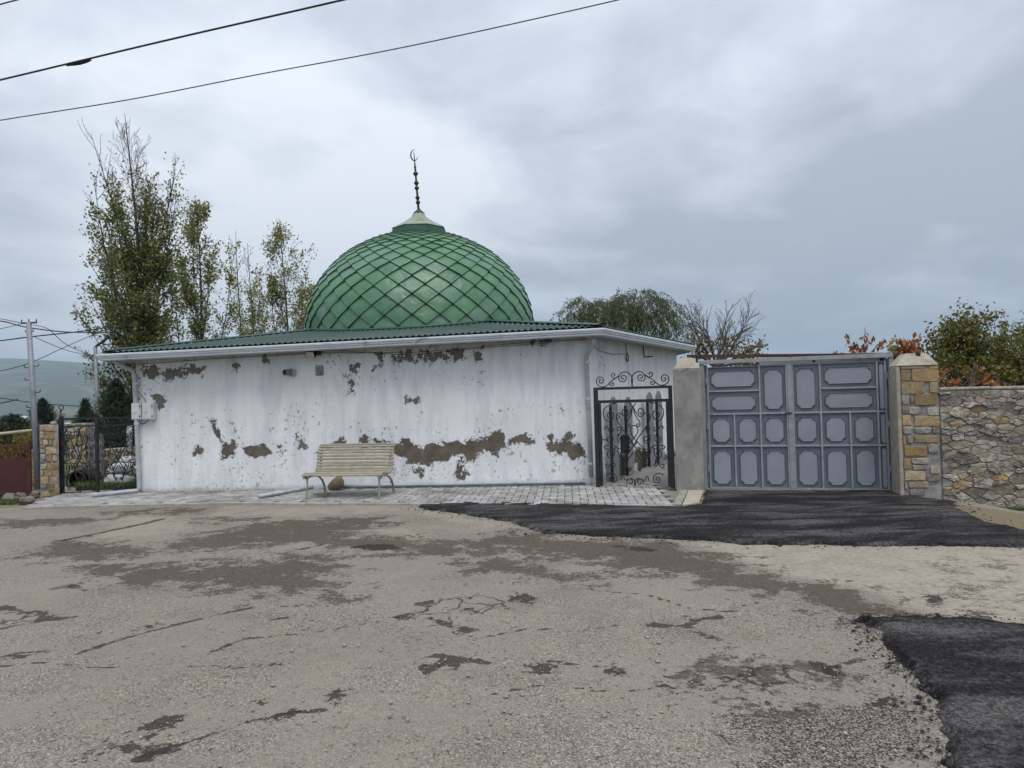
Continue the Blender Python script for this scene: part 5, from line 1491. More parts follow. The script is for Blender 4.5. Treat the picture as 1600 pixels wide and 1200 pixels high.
def leaf(cols, mids, label, toprow):
    lf_ = MB().box(Gf, cols[0], cols[-1], -0.03, -0.012, rowz[0], rowz[-1]).build('leaf', M['gate'], mg)
    lf_['label'] = label
    bw_ = 0.019
    for q, x in enumerate(cols):
        topz = rowz[-1]
        e0 = 0.026 if q in (0, len(cols) - 1) else bw_ / 1.4
        if x in mids: topz = rowz[2]
        MB().box(Gf, x - (e0 if q else 0) , x + (e0 if q < len(cols) - 1 else 0), -0.0118, 0.021, rowz[0], topz).build('bar', M['gate_bar'], lf_, bevel=0.003)
    for z in rowz:
        MB().box(Gf, cols[0] + 0.027, cols[-1] - 0.027, -0.0115, 0.0185, z - bw_ / 1.5 + (bw_ / 1.5 if z == rowz[0] else 0), z + (bw_ / 1.5 if z != rowz[-1] else 0)).build('rail', M['gate_bar'], lf_, bevel=0.003) if z != rowz[3] else None
    for i in range(len(cols) - 1):
        for j in range(2): gate_panel(lf_, cols[i], cols[i + 1], rowz[j], rowz[j + 1])
    for (a, b_, full) in toprow:
        if full: gate_panel(lf_, a, b_, rowz[2], rowz[4])
        else:
            MB().box(Gf, a + 0.016, b_ - 0.016, -0.0113, 0.018, rowz[3] - 0.012, rowz[3] + 0.012).build('rail', M['gate_bar'], lf_, bevel=0.003)
            gate_panel(lf_, a, b_, rowz[2], rowz[3]); gate_panel(lf_, a, b_, rowz[3], rowz[4])
    return lf_


l1 = leaf(colx[1:5], [colx[2]], 'left leaf of the blue-grey gate', [(colx[1], colx[3], False), (colx[3], colx[4], True)])
l2 = leaf(colx[5:10], [colx[7]], 'right leaf of the blue-grey gate', [(colx[5], colx[6], True), (colx[6], colx[8], False), (colx[8], colx[9], True)])
MB().box(Gf, colx[4] + 0.001, colx[5] - 0.001, 0.0, 0.03, rowz[0], rowz[-1]).build('cover_strip', M['gate_bar'], mg, bevel=0.004)
MB().box(Gf, colx[4] - 0.05, colx[4] + 0.05, 0.031, 0.045, rowz[2] - 0.012, rowz[2] + 0.012).build('latch', M['rust'], mg)
for z in (0.35, 1.05, 1.8):
    MB().lathe(Gf(colx[1] - 0.012, 0.03, z), [(0.012, -0.05), (0.014, 0), (0.012, 0.05)], 8).build('hinge', M['gate_bar'], mg)
    MB().lathe(Gf(colx[9] + 0.012, 0.03, z), [(0.012, -0.05), (0.014, 0), (0.012, 0.05)], 8).build('hinge', M['gate_bar'], mg)
MB().box(Gf, colx[0] - 0.06, colx[1] + 0.01, -0.05, -0.032, 0.02, HT - 0.01).build('filler_plate', M['gate_bar'], mg)
MB().box(Gf, colx[9] - 0.01, colx[10] + 0.03, -0.05, -0.032, 0.02, HT - 0.01).build('filler_plate', M['gate_bar'], mg)
# rusty beam above, white sheet edge behind
p0 = P(1072, 563, cp0.y - 0.25 + 0.5); p1 = P(1402, 554, 11.15)
p0 = Vector((cfr(CW * .5, -0.2, 0).x, cfr(CW * .5, -0.2, 0).y, hp2 + 0.045))
bd = Fr(p0, Vector((p1.x - p0.x, p1.y - p0.y, 0)));
dzz = (p1.z - p0.z)
beam = thing('rusty_beam', p0, 'rusty steel channel beam spanning between the gate pillars', 'beam')
Lb = bd.uvw(p1)[0]
b_ = MB(); pr = [(-0.03, -0.025), (0.03, -0.025), (0.03, 0.025), (-0.03, 0.025)]
vs = []
for t in (0, 1):
    for a, c in pr: vs.append(bd(Lb * t, a, dzz * t + c))
b_.add(vs, [(0, 1, 5, 4), (1, 2, 6, 5), (2, 3, 7, 6), (3, 0, 4, 7), (0, 3, 2, 1), (4, 5, 6, 7)]).build('channel', M['rust'], beam)
for t in (0.05, 0.33, 0.62, 0.93):
    MB().box(bd, Lb * t - 0.02, Lb * t + 0.02, -0.02, 0.02, dzz * t - 0.11, dzz * t - 0.026).build('stub', M['rust'], beam)
ws = MB().box(Gf, GWd * 0.33, colx[10] - 0.05, -0.12, -0.1, HT - 0.2, HT + 0.095).build('metal_sheet', M['white_metal']); tag(ws, 'white metal sheet edge showing above the gate lintel', 'sheet')


# ------------------------------------------------------------------ stonework
def clip_poly(poly, n, d):
    """keep points with n.p <= d"""
    out = []
    for i in range(len(poly)):
        a, b_ = poly[i], poly[(i + 1) % len(poly)]
        da = n[0] * a[0] + n[1] * a[1] - d; db = n[0] * b_[0] + n[1] * b_[1] - d
        if da <= 0: out.append(a)
        if (da < 0) != (db < 0) and abs(da - db) > 1e-12:
            t = da / (da - db); out.append((a[0] + (b_[0] - a[0]) * t, a[1] + (b_[1] - a[1]) * t))
    return out


def rubble_cells(W, H, size, aspect, gap, seed, holes=()):
    """irregular stones filling a W x H rectangle: variable-size weighted cells"""
    r_ = random.Random(seed); sites = []
    tries = 0
    while tries < 6000:
        tries += 1
        x, y = r_.uniform(-0.02, W + 0.02), r_.uniform(-0.02, H + 0.02); rad = size * r_.choice((0.55, 0.8, 1.0, 1.0, 1.3, 1.55))
        if any(h[0] - .02 < x < h[1] + .02 and h[2] - .02 < y < h[3] + .02 for h in holes): continue
        if all(math.hypot((x - a) / aspect, y - b_) > 0.86 * (rad + c) / 2 for a, b_, c in sites): sites.append((x, y, rad))
    cells = []
    for i, (x, y, ra) in enumerate(sites):
        poly = [(0, 0), (W, 0), (W, H), (0, H)]
        for j, (a, b_, rb) in enumerate(sites):
            if i == j: continue
            nx_, ny_ = (a - x) / aspect ** 2, (b_ - y); L = math.hypot(nx_, ny_)
            if math.hypot((a - x) / aspect, b_ - y) > 4 * size: continue
            m_ = (a ** 2 / aspect ** 2 + b_ ** 2 - x ** 2 / aspect ** 2 - y ** 2 + (ra ** 2 - rb ** 2) * 0.22) / 2
            poly = clip_poly(poly, (nx_ / L, ny_ / L), m_ / L - gap / 2)
            if len(poly) < 3: break
        for h in holes:
            pass
        if len(poly) >= 3:
            ar = abs(sum(poly[q][0] * poly[(q + 1) % len(poly)][1] - poly[(q + 1) % len(poly)][0] * poly[q][1] for q in range(len(poly)))) / 2
            if ar > 0.0012: cells.append(poly)
    return cells


def stone_mesh(poly, fr, proud, r_, round_=True, rough=1.0, jag=0.0):
    if round_:
        q = []
        if jag:
            e_ = []
            for i in range(len(poly)):
                a, b_ = poly[i], poly[(i + 1) % len(poly)]; L_ = math.hypot(b_[0] - a[0], b_[1] - a[1])
                e_.append(a)
                if L_ > 0.06: e_.append((a[0] * .5 + b_[0] * .5 + r_.uniform(-jag, jag), a[1] * .5 + b_[1] * .5 + r_.uniform(-jag, jag)))
            poly = e_
        for i in range(len(poly)):
            a, b_ = poly[i], poly[(i + 1) % len(poly)]; t = r_.uniform(0.07, 0.22)
            q += [(a[0] + (b_[0] - a[0]) * t, a[1] + (b_[1] - a[1]) * t), (b_[0] - (b_[0] - a[0]) * t, b_[1] - (b_[1] - a[1]) * t)]
        poly = q
    else:
        q = []
        for i in range(len(poly)):
            a, b_ = poly[i], poly[(i + 1) % len(poly)]
            for t in (0.06, 0.5, 0.94):
                q.append((a[0] + (b_[0] - a[0]) * t + r_.uniform(-.006, .006), a[1] + (b_[1] - a[1]) * t + r_.uniform(-.006, .006)))
        poly = q
    cx = sum(p[0] for p in poly) / len(poly); cy = sum(p[1] for p in poly) / len(poly); n = len(poly); vs = []
    for (s, d) in ((1.0, -0.03), (1.0, proud * 0.45), (0.9 if round_ else 0.94, proud * 0.95)):
        for p in poly:
            j = r_.uniform(-.22, .22) * proud * rough if d > 0 else 0
            vs.append(fr(cx + (p[0] - cx) * s, d + j, cy + (p[1] - cy) * s))
    vs.append(fr(cx, proud * r_.uniform(0.9, 1.2), cy))
    fs = [(k_ * n + j, k_ * n + (j + 1) % n, (k_ + 1) * n + (j + 1) % n, (k_ + 1) * n + j) for k_ in range(2) for j in range(n)] + [(2 * n + j, 2 * n + (j + 1) % n, 3 * n) for j in range(n)]
    return MB().add(vs, fs)


# right pillar: rendered cheek on the left, dressed ochre blocks on the face
sp0 = G(1413, 776); sp1 = G(1470, 783)
wr = G(1600, 801)
sfr = Fr(sp0, sp1 - sp0); SWp = 0.50
wdir = Gf.x.copy(); sfr = Fr(sp0, wdir)
def sx_(px, py): return sfr.uvw(onplane(px, py, sfr.o, sfr.n))
u_r = sx_(1467, 640)[0]; hs = sx_(1440, 575)[2] ; htop = sx_(1440, 551)[2]
hs = sx_(1440, 571)[2]
spil = thing('stone_pillar', sfr(u_r / 2, -0.2, 0), 'ochre stone pillar with a bevelled concrete cap right of the metal gate', 'pillar')
DEP = 0.62
MB().box(sfr, 0.0, u_r, -DEP, -0.004, -0.05, hs).build('core', M['mortar'], spil)
ck = MB().box(sfr, -0.055, -0.001, -DEP, 0.022, -0.05, hs).build('rendered_cheek', M['concrete_light'], spil, bevel=0.015)
b_ = MB(); v0 = [sfr(-0.06, 0.03, hs + .002), sfr(u_r + .02, 0.03, hs + .002), sfr(u_r + .02, -DEP - .02, hs + .002), sfr(-0.06, -DEP - .02, hs + .002)]
v1 = [sfr(u_r * .2, -0.12, htop), sfr(u_r * .78, -0.12, htop), sfr(u_r * .78, -DEP + .14, htop), sfr(u_r * .2, -DEP + .14, htop)]
b_.add(v0 + v1, [(0, 1, 5, 4), (1, 2, 6, 5), (2, 3, 7, 6), (3, 0, 4, 7), (4, 5, 6, 7), (3, 2, 1, 0)]).build('cap', M['concrete_light'], spil, bevel=0.012)
pb = sx_(1441, 555)
rock('cap_lump', sfr(u_r * .56, -0.10, htop + 0.0), 0.035, 0.035, 0.05, M['rust'], None, seed=3, subdiv=2, parent=spil)
# blocks read from the zoom of the photograph (978/220 = 4.445 px per photo pixel, origin 1380,530)
Z8 = lambda x, y: sx_(1380 + x / 4.445, 530 + y / 4.445)
blocks = [(118, 290, 132, 205, 'o'), (312, 392, 132, 205, 'o'), (108, 190, 212, 288, 'o'), (196, 392, 210, 290, 'o'), (108, 285, 300, 375, 'o'), (320, 392, 296, 372, 'o'), (108, 180, 385, 450, 'r'), (186, 212, 400, 448, 'r'), (215, 372, 380, 458, 'o'), (176, 258, 470, 520, 'p'), (110, 170, 470, 515, 'r'), (305, 385, 475, 528, 'p'), (120, 196, 530, 598, 'o'), (215, 392, 535, 605, 'o'), (110, 205, 607, 655, 'r'), (212, 335, 610, 655, 'r'), (340, 392, 612, 650, 'r'), (110, 155, 672, 730, 'o'), (215, 378, 668, 715, 'o'), (165, 205, 670, 720, 'r'), (145, 302, 742, 812, 'o'), (310, 380, 725, 790, 'r'), (122, 190, 832, 902, 'o'), (195, 315, 825, 868, 'p'), (200, 305, 875, 905, 'p'), (122, 292, 912, 982, 'o'), (175, 315, 990, 1030, 'o'), (112, 168, 990, 1040, 'r'), (180, 290, 1040, 1085, 'r'), (325, 392, 880, 935, 'r'), (300, 392, 945, 985, 'r')]
rs = random.Random(21)
for x0, x1, y0_, y1_, kd in blocks:
    u0, _, w1 = Z8(x0, y0_); u1, _, w0 = Z8(x1, y1_)
    u0 = max(0.01, u0); u1 = min(u_r + 0.005, u1)
    if u1 - u0 < 0.03 or w1 <= 0.02: continue
    w0 = max(w0, 0.01); w1 = min(w1, hs - 0.012)
    poly = [(u0, w0 + rs.uniform(-.008, .008)), (u1, w0 + rs.uniform(-.008, .008)), (u1, w1 + rs.uniform(-.006, .006)), (u0, w1 + rs.uniform(-.006, .006))]
    stone_mesh(poly, sfr, 0.02 if kd == 'o' else 0.024, rs, round_=(kd != 'o'), rough=0.7).build('stone_block', {'o': M['ochre'], 'r': M['rubble'], 'p': M['pale_stone']}[kd], spil, smooth=False)

# right wall: rubble stone, coping on top, running on past the frame
wfr = Fr(sfr(u_r, 0, 0), wdir); WLr = 2.3; WB = -0.24
hw_ = 1.575
swall = thing('stone_wall', wfr(WLr / 2, -0.2, 0), 'rubble stone wall with a thin pale coping right of the stone pillar', 'wall')
MB().box(wfr, 0.008, WLr, -0.42, -0.006, WB - 0.1, hw_ - 0.03).build('mortar_core', M['mortar'], swall)
cells = rubble_cells(WLr - 0.02, hw_ - 0.05 - WB, 0.098, 2.0, 0.008, 5)
for cpoly in cells:
    poly = [(x + 0.015, y + WB) for x, y in cpoly]
    mt = rs.choice([M['rubble']] * 8 + [M['pale_stone']] * 3 + [M['ochre']])
    stone_mesh(poly, wfr, rs.choice((0.004, 0.008, 0.014, 0.02, 0.028, 0.036)), rs, jag=0.011, rough=1.6).build('stone', mt, swall)
u = 0.012
while u < WLr:
    L = rs.uniform(0.35, 0.7); z = rs.uniform(-.006, .006)
    MB().box(wfr, u, min(WLr, u + L - 0.008), -0.45, 0.025 + rs.uniform(-.01, .01), hw_ - 0.028 + z, hw_ + 0.012 + z).build('coping_stone', M['pale_stone'], swall, bevel=0.012)
    u += L

# left pillar -----------------------------------------------------------------------------
lp0, lp1 = G(63, 778), G(93, 775.5)
lfr = Fr(lp0, Vector((lp1.x - lp0.x, lp1.y - lp0.y, 0))); LPW = (lp1 - lp0).length
hl_ = lfr.uvw(onplane(77, 664, lfr.o, lfr.n))[2]
lpil = thing('stone_pillar', lfr(LPW / 2, -0.2, 0), 'narrow ochre stone pillar left of the black scroll fence', 'pillar')
MB().box(lfr, 0.004, LPW - 0.004, -0.42, -0.008, -0.05, hl_).build('core', M['mortar'], lpil)
Z9 = lambda x, y: lfr.uvw(onplane(x / 6.667, 620 + y / 6.667, lfr.o, lfr.n))
for x0, x1, y0_, y1_, kd in [(465, 565, 292, 355, 'o'), (410, 460, 300, 350, 'p'), (465, 562, 370, 440, 'o'), (405, 455, 365, 430, 'p'), (405, 440, 450, 495, 'r'), (445, 500, 448, 500, 'p'), (505, 545, 445, 500, 'r'), (550, 590, 450, 520, 'o'), (420, 475, 505, 540, 'o'), (478, 590, 530, 595, 'o'), (415, 470, 545, 585, 'p'), (480, 532, 600, 668, 'o'), (415, 475, 600, 650, 'r'), (545, 600, 605, 668, 'o'), (425, 488, 700, 750, 'p'), (495, 535, 700, 755, 'o'), (540, 610, 690, 755, 'o'), (410, 445, 765, 820, 'p'), (455, 548, 762, 826, 'o'), (552, 605, 762, 828, 'o'), (415, 502, 835, 905, 'o'), (508, 600, 832, 908, 'o'), (415, 490, 915, 955, 'r'), (495, 560, 912, 975, 'r'), (565, 605, 912, 985, 'o'), (440, 520, 985, 1035, 'o'), (525, 605, 990, 1030, 'o'), (405, 460, 660, 695, 'r')]:
    u0, _, w1 = Z9(x0, y0_); u1, _, w0 = Z9(x1, y1_)
    u0 = max(0.008, u0); u1 = min(LPW, u1); w0 = max(w0, 0.0); w1 = min(w1, hl_ - 0.005)
    if u1 - u0 < 0.02 or w1 - w0 < 0.02: continue
    poly = [(u0, w0), (u1, w0), (u1, w1), (u0, w1)]
    stone_mesh(poly, lfr, 0.02, rs, round_=(kd != 'o')).build('stone_block', {'o': M['ochre'], 'r': M['rubble'], 'p': M['pale_stone']}[kd], lpil)
rock('top_stone', lfr(LPW * 0.75, -0.1, hl_ + 0.02), 0.06, 0.08, 0.05, M['rubble'], None, seed=5, subdiv=2, parent=lpil)

# left scroll fence ------------------------------------------------------------------------
lg0 = G(97, 773); lg1 = G(212, 769.5)
lg0.z = lg1.z = 0.0
qfr = Fr(lg0, lg1 - lg0); QW = (lg1 - lg0).length
fence = thing('iron_fence', qfr(QW / 2, 0, 0), 'black wrought-iron scroll fence at the left end of the white wall', 'fence')
qz = lambda px, py: qfr.uvw(onplane(px, py, qfr.o, qfr.n))[2]
qx = lambda px, py: qfr.uvw(onplane(px, py, qfr.o, qfr.n))[0]
zt = qz(150, 653.5); zb = qz(150, 665); xm = qx(152, 715)
MB().box(qfr, -0.03, 0.035, -0.03, 0.03, 0, zt + 0.02).build('post', M['iron'], fence)
MB().box(qfr, xm - 0.025, xm + 0.025, -0.025, 0.025, 0, zt - 0.021).build('post', M['iron'], fence)
MB().box(qfr, 0.036, QW, -0.02, 0.02, zt - 0.02, zt + 0.018).build('rail', M['iron'], fence)
MB().box(qfr, 0.036, xm - 0.026, -0.015, 0.015, zb - 0.015, zb + 0.012).build('rail', M['iron'], fence)
MB().box(qfr, xm + 0.026, QW, -0.015, 0.015, zb - 0.015, zb + 0.012).build('rail', M['iron'], fence)
MB().box(qfr, 0.036, xm - 0.026, -0.015, 0.015, 0.01, 0.04).build('rail', M['iron'], fence)
build_panel(qfr, 0.036, xm - 0.026, 0.04, zb - 0.015, fence, r=0.0085)
build_panel(qfr, xm + 0.026, QW + 0.06, 0.02, zb - 0.015, fence, r=0.0085)
fo = qfr(0.0, 0, zt + 0.02)
fnl = MB().tube([fo, fo + Vector((0, 0, 0.16))], 0.012, 6).build('finial', M['iron'], fence)
MB().lathe(fo, [(0.03, 0.0), (0.034, 0.02), (0.02, 0.05), (0.012, 0.06)], 10).build('knob', M['iron'], fnl)
MB().tube([fo + Vector((x * 0.055 - 0.0, 0, 0.20 + y * 0.055)) for x, y in spiral(0, 0, 1, 1.05, R(-80), 1, 0.55)], 0.008, 6).build('curl', M['iron'], fnl)

# behind the fence: stone pier and low wall, sacks, pipe
pier = thing('stone_pier', (-9.2, 15.2, 0), 'shaded stone pier behind the black scroll fence', 'pier')
bf = Fr(P(106, 700, 15.3) * 1.0, (1, 0, 0)); bf.o.z = 0
zpt = P(115, 662, 15.3).z; wpx = P(134, 700, 15.3).x - bf.o.x
MB().box(bf, 0, wpx, -0.4, -0.01, -0.1, zpt).build('core', M['mortar'], pier)
for cpoly in rubble_cells(wpx, zpt, 0.16, 1.5, 0.012, 8):
    stone_mesh(cpoly, bf, rs.uniform(0.015, 0.03), rs).build('stone', rs.choice([M['ochre'], M['ochre'], M['rubble'], M['pale_stone']]), pier)
lw = thing('garden_wall', (-9, 16, 0), 'low shaded rubble wall behind the black scroll fence', 'wall')
a_ = P(128, 690, 15.9); b2 = P(222, 690, 17.2); a_.z = b2.z = 0
wf2 = Fr(a_, b2 - a_); L2 = (b2 - a_).length; h2 = P(150, 704, 16.1).z
MB().box(wf2, 0, L2, -0.35, -0.01, -0.1, h2).build('core', M['mortar'], lw)
for cpoly in rubble_cells(L2, h2, 0.17, 1.5, 0.014, 9):
    stone_mesh(cpoly, wf2, rs.uniform(0.015, 0.035), rs).build('stone', rs.choice([M['ochre'], M['rubble'], M['rubble'], M['pale_stone']]), lw)
a3 = P(133, 680, 15.75); zz3 = P(143, 679, 15.75).z
st2 = thing('wall_stub', a3, 'tall end of the garden wall beside the shaded stone pier', 'wall')
wf3 = Fr(Vector((a3.x, 15.75, 0)), (1, 0.1, 0)); w3 = P(151, 690, 15.75).x - a3.x
MB().box(wf3, 0, w3, -0.3, -0.01, -0.1, zz3).build('core', M['mortar'], st2)
for cpoly in rubble_cells(w3, zz3, 0.16, 1.4, 0.014, 19):
    stone_mesh(cpoly, wf3, rs.uniform(0.015, 0.035), rs).build('stone', rs.choice([M['ochre'], M['rubble'], M['pale_stone']]), st2)


def sack(px, py, Y, rx, rz, lab, seed):
    c = P(px, py, Y)
    bm = bmesh.new(); bmesh.ops.create_icosphere(bm, subdivisions=4, radius=1)
    for v in bm.verts:
        q = v.co.copy()
        q = Vector([math.copysign(abs(t) ** 0.72, t) for t in q])
        n_ = 0.16 * mnoise.fractal(q * 1.6 + Vector((seed, 0, 0)), 1, 2, 4) + 0.05 * abs(mnoise.noise(q * 5 + Vector((seed, 1, 0))))
        q *= 1 + n_
        v.co = Vector((c.x + q.x * rx, c.y + q.y * 0.2, c.z + q.z * rz))
    me = bpy.data.meshes.new('sack'); bm.to_mesh(me); bm.free()
    for p in me.polygons: p.use_smooth = True
    tag(link('sack', me, M['sack']), lab, 'sack', 'white sacks behind the fence')


sack(187, 751, 15.0, 0.27, 0.15, 'bottom full white sack lying behind the black fence', 1)
sack(190, 732, 15.05, 0.22, 0.11, 'crumpled white sack lying on the bottom sack', 4)
sack(202, 722, 15.3, 0.16, 0.13, 'upright white sack next to the downpipe', 9)
pc = P(121, 752, 15.0)
br = thing('drum', pc, 'black open drum lying on its side behind the fence', 'drum')
hollow(pc + Vector((0, 0.55, 0)), Vector((0.1, -1, 0.05)).normalized(), 0.6, 0.21, 0.185, 20).build('shell', M['black_box'], br)
tor = [pc + Vector((0.2 * math.cos(a), -0.04, 0.2 * math.sin(a))) for a in np.linspace(0, 6.283, 24, endpoint=False)]
MB().tube(tor, 0.018, 6, closed=True).build('rim', M['black_box'], br, smooth=True)
MB().tube([pc + Vector((-0.13, 0.1, 0.13)), pc + Vector((0.12, 0.1, -0.12))], 0.012, 5).build('spoke', M['steel_pole'], br)

# maroon gate with rails and the brick pier beside it, gas pipe
mg0, mg1 = G(-45, 781), G(47, 776)
mf = Fr(mg0, Vector((mg1.x - mg0.x, mg1.y - mg0.y, 0))); MW = (mg1 - mg0).length
mz = lambda px, py: mf.uvw(onplane(px, py, mf.o, mf.n))[2]
mar = thing('maroon_gate', mf(MW / 2, 0, 0), 'maroon sheet-metal gate with an open barred top', 'gate')
z_s = mz(20, 716); z_t = mz(20, 696)
MB().box(mf, 0, MW - 0.045, -0.02, 0.0, 0.06, z_s).build('sheet', M['maroon'], mar)
MB().box(mf, MW - 0.04, MW + 0.02, -0.04, 0.02, 0.0, z_t + 0.03).build('post', M['rust'], mar)
MB().box(mf, 0, MW - 0.041, -0.025, 0.012, z_t - 0.02, z_t + 0.02).build('top_rail', M['rust'], mar)
for q in range(9):
    u = MW - 0.14 - q * 0.115
    MB().box(mf, u - 0.011, u + 0.011, -0.016, 0.004, z_s + 0.001, z_t - 0.021).build('bar', M['rust'], mar)
bp = thing('block_pier', P(54, 770, 14.1), 'narrow pier of thin ochre blocks beside the maroon gate', 'pier')
o_ = P(48.5, 775, 13.95); o_.z = 0; bpf = Fr(o_, (1, 0.05, 0)); wbp = P(62, 740, 13.95).x - o_.x; hb = P(55, 702, 13.95).z
MB().box(bpf, 0.004, wbp, -0.3, -0.012, -0.05, hb - 0.005).build('core', M['mortar'], bp)
nb_ = 11
for q in range(nb_):
    z0 = hb * q / nb_ + 0.006; z1 = hb * (q + 1) / nb_ - 0.006; cut = wbp * (0.45 if q % 2 else 0.8)
    for (a, b_) in ((0, cut - 0.005), (cut + 0.005, wbp)):
        stone_mesh([(a, z0), (b_, z0), (b_, z1), (a, z1)], bpf, 0.012, rs, round_=False).build('block', M['ochre'], bp)
wire('gas_pipe', [P(-60, 683, 15.5), P(0, 678, 15.5), P(56, 672, 15.5)], 0.035, M['yellow_pipe'], 'yellowed gas pipe carried behind the maroon gate', 'pipe', 8)

M['fieldrock'] = surf('weathered_grey_rock', (0.19, 0.175, 0.15), (0.11, 0.10, 0.085), 0.95, 9, 1.0, 24, 0.02, dirt=(0.09, 0.10, 0.05), dirt_amt=0.3)
# rocks and grass at the foot of the pole
for i, (px, py, s, lab, mt) in enumerate(((38, 773, 0.15, 'flat stone left of the pole foot', 'fieldrock'), (50, 771, 0.12, 'grey stone right behind the pole foot', 'fieldrock'), (33, 779, 0.13, 'small stone in the grass, lowest of the heap', 'fieldrock'), (57, 777, 0.16, 'brown stone leaning on the left pillar', 'boulder'), (16, 783, 0.2, 'flat grey slab lying in the grass at the left edge', 'fieldrock'), (42, 787, 0.17, 'low stone half sunk at the paving corner', 'fieldrock'))):
    g_ = G(px, py)
    rock('rock', (g_.x, g_.y, 0.05), s * 0.75, s * 0.55, s * 0.5, M[mt], lab, 'rock', i * 1.7 + 0.3, 'stones heaped by the left pillar', subdiv=2, amp=0.55)


def blades(name, n, sampler, h, mat, label, seed=1, zoff=0.0):
    r_ = np.random.default_rng(seed)
    c = np.array([sampler(r_) for _ in range(n)]); a = r_.uniform(0, 6.28, n); hh = h * r_.uniform(.4, 1.2, n)
    d = np.stack([np.cos(a), np.sin(a), 0 * a], 1); w = 0.006 + 0.004 * r_.uniform(0, 1, n)
    sd = np.stack([-np.sin(a), np.cos(a), 0 * a], 1)
    b0 = np.concatenate([c, np.full((n, 1), -0.01)], 1)
    mid = b0 + d * (hh * 0.2)[:, None] + np.array([0, 0, 1]) * (hh * 0.6)[:, None]
    tip = b0 + d * (hh * 0.6)[:, None] + np.array([0, 0, 1]) * hh[:, None]
    b0[:, 2] += zoff
    mid[:, 2] += zoff; tip[:, 2] += zoff
    V = np.stack([b0 - sd * w[:, None], b0 + sd * w[:, None], mid + sd * w[:, None] * .8, mid - sd * w[:, None] * .8, tip, tip], 1)[:, :5].reshape(-1, 3)
    i = np.arange(n) * 5
    F = np.concatenate([np.stack([i, i + 1, i + 2], 1), np.stack([i, i + 2, i + 3], 1), np.stack([i + 3, i + 2, i + 4], 1)])
    o = quick_mesh(name, V, F, mat); tag(o, label, None, None, 'stuff')


blades('grass', 5000, in_poly(g2([(-80, 775), (46, 773.5), (60, 776), (45, 784), (20, 788), (-80, 792)])), 0.07, M['grass'], 'short green grass by the maroon gate and the pole')
blades('grass', 2500, in_poly([(-8.5, 14.0), (-7.3, 14.2), (-7.6, 15.6), (-9.3, 15.2)]), 0.13, M['grass'], 'green grass behind the black scroll fence')
blades('weeds', 500, near_edge([tuple(wfr(0.3, 0.05, 0)[:2]), tuple(wfr(1.9, 0.05, 0)[:2])], 0.035, lambda s: True), 0.05, M['grass'], 'sparse weeds at the foot of the right stone wall', zoff=-0.15)
blades('weeds', 260, near_edge([tuple(fw(0.1, 0.05, 0)[:2]), tuple(fw(5, 0.05, 0)[:2])], 0.02, lambda s: True), 0.05, M['grass'], 'tiny weeds along the foot of the white wall')
blades('weeds', 260, near_edge([tuple(qfr(0.05, 0.08, 0)[:2]), tuple(qfr(1.2, 0.05, 0)[:2])], 0.06, lambda s: True), 0.05, M['grass'], 'weeds in the paving before the black scroll fence')
M['dead_leaf'] = leaf_material('dead_leaves', [(0.16, 0.08, 0.03), (0.24, 0.13, 0.05), (0.1, 0.06, 0.03)], 0.1)
blades('fallen_leaves', 120, near_edge([tuple(fw(0.3, 0.12, 0)[:2]), tuple(fw(3.2, 0.12, 0)[:2])], 0.07, lambda s: True), 0.05, M['dead_leaf'], 'brown fallen leaves along the foot of the white wall')

# ------------------------------------------------------------------ poles and wires
pz = 13.35
pb_, pt_ = P(61, 770, pz), P(45, 504, pz); pb_.z = 0
pole = thing('utility_pole', pb_, 'slim leaning grey utility pole with hooks left of the stone pillar', 'pole')
MB().tube([pb_ + Vector((0, 0, -0.1)), pb_.lerp(pt_, 0.5), pt_], [0.055, 0.05, 0.045], 12).build('shaft', M['steel_pole'], pole, smooth=True)
ca, cb = P(34, 505, pz), P(57, 504, pz)
arm = MB().tube([ca, cb], 0.016, 6).build('cross_arm', M['iron'], pole)
for q in (ca, cb, pt_):
    MB().tube([q, q + Vector((0, 0, 0.065))], 0.01, 6).build('pin', M['iron'], arm)
for (y, sd) in ((519, -1), (518, 1), (571, 1), (573, -1), (592, -1), (611, 1), (634, -1), (656, 1)):
    t = (y - 504) / (770 - 504); c = pt_.lerp(Vector((pb_.x, pb_.y, 0.0)), t)
    L = 0.12 if y > 560 else 0.06
    MB().tube([c, c + Vector((sd * L, 0, 0.0)), c + Vector((sd * (L + 0.015), 0, 0.015)), c + Vector((sd * (L + 0.015), 0, 0.045))], 0.0085, 5).build('hook', M['iron'], pole)
pz2 = 18.5
b0, t0 = P(155, 730, pz2), P(149, 542, pz2); b0.z = -0.1
lp = thing('lamp_post', b0, 'thin grey post with a short arm beside the poplars', 'post')
MB().tube([b0, t0], [0.055, 0.045], 10).build('shaft', M['steel_pole'], lp, smooth=True)
MB().tube([t0, P(160, 534, pz2), P(171, 526, pz2)], 0.03, 8).build('arm', M['cable'], lp, smooth=True)
p3 = P(202, 700, 17.6); p3b = P(202, 665, 17.6)
pp = MB().tube([Vector((p3.x, p3.y, 0.0)), p3b], 0.07, 10).build('white_post', M['pipe'], None, smooth=True); tag(pp, 'short pale pipe post behind the fence by the downpipe', 'post')


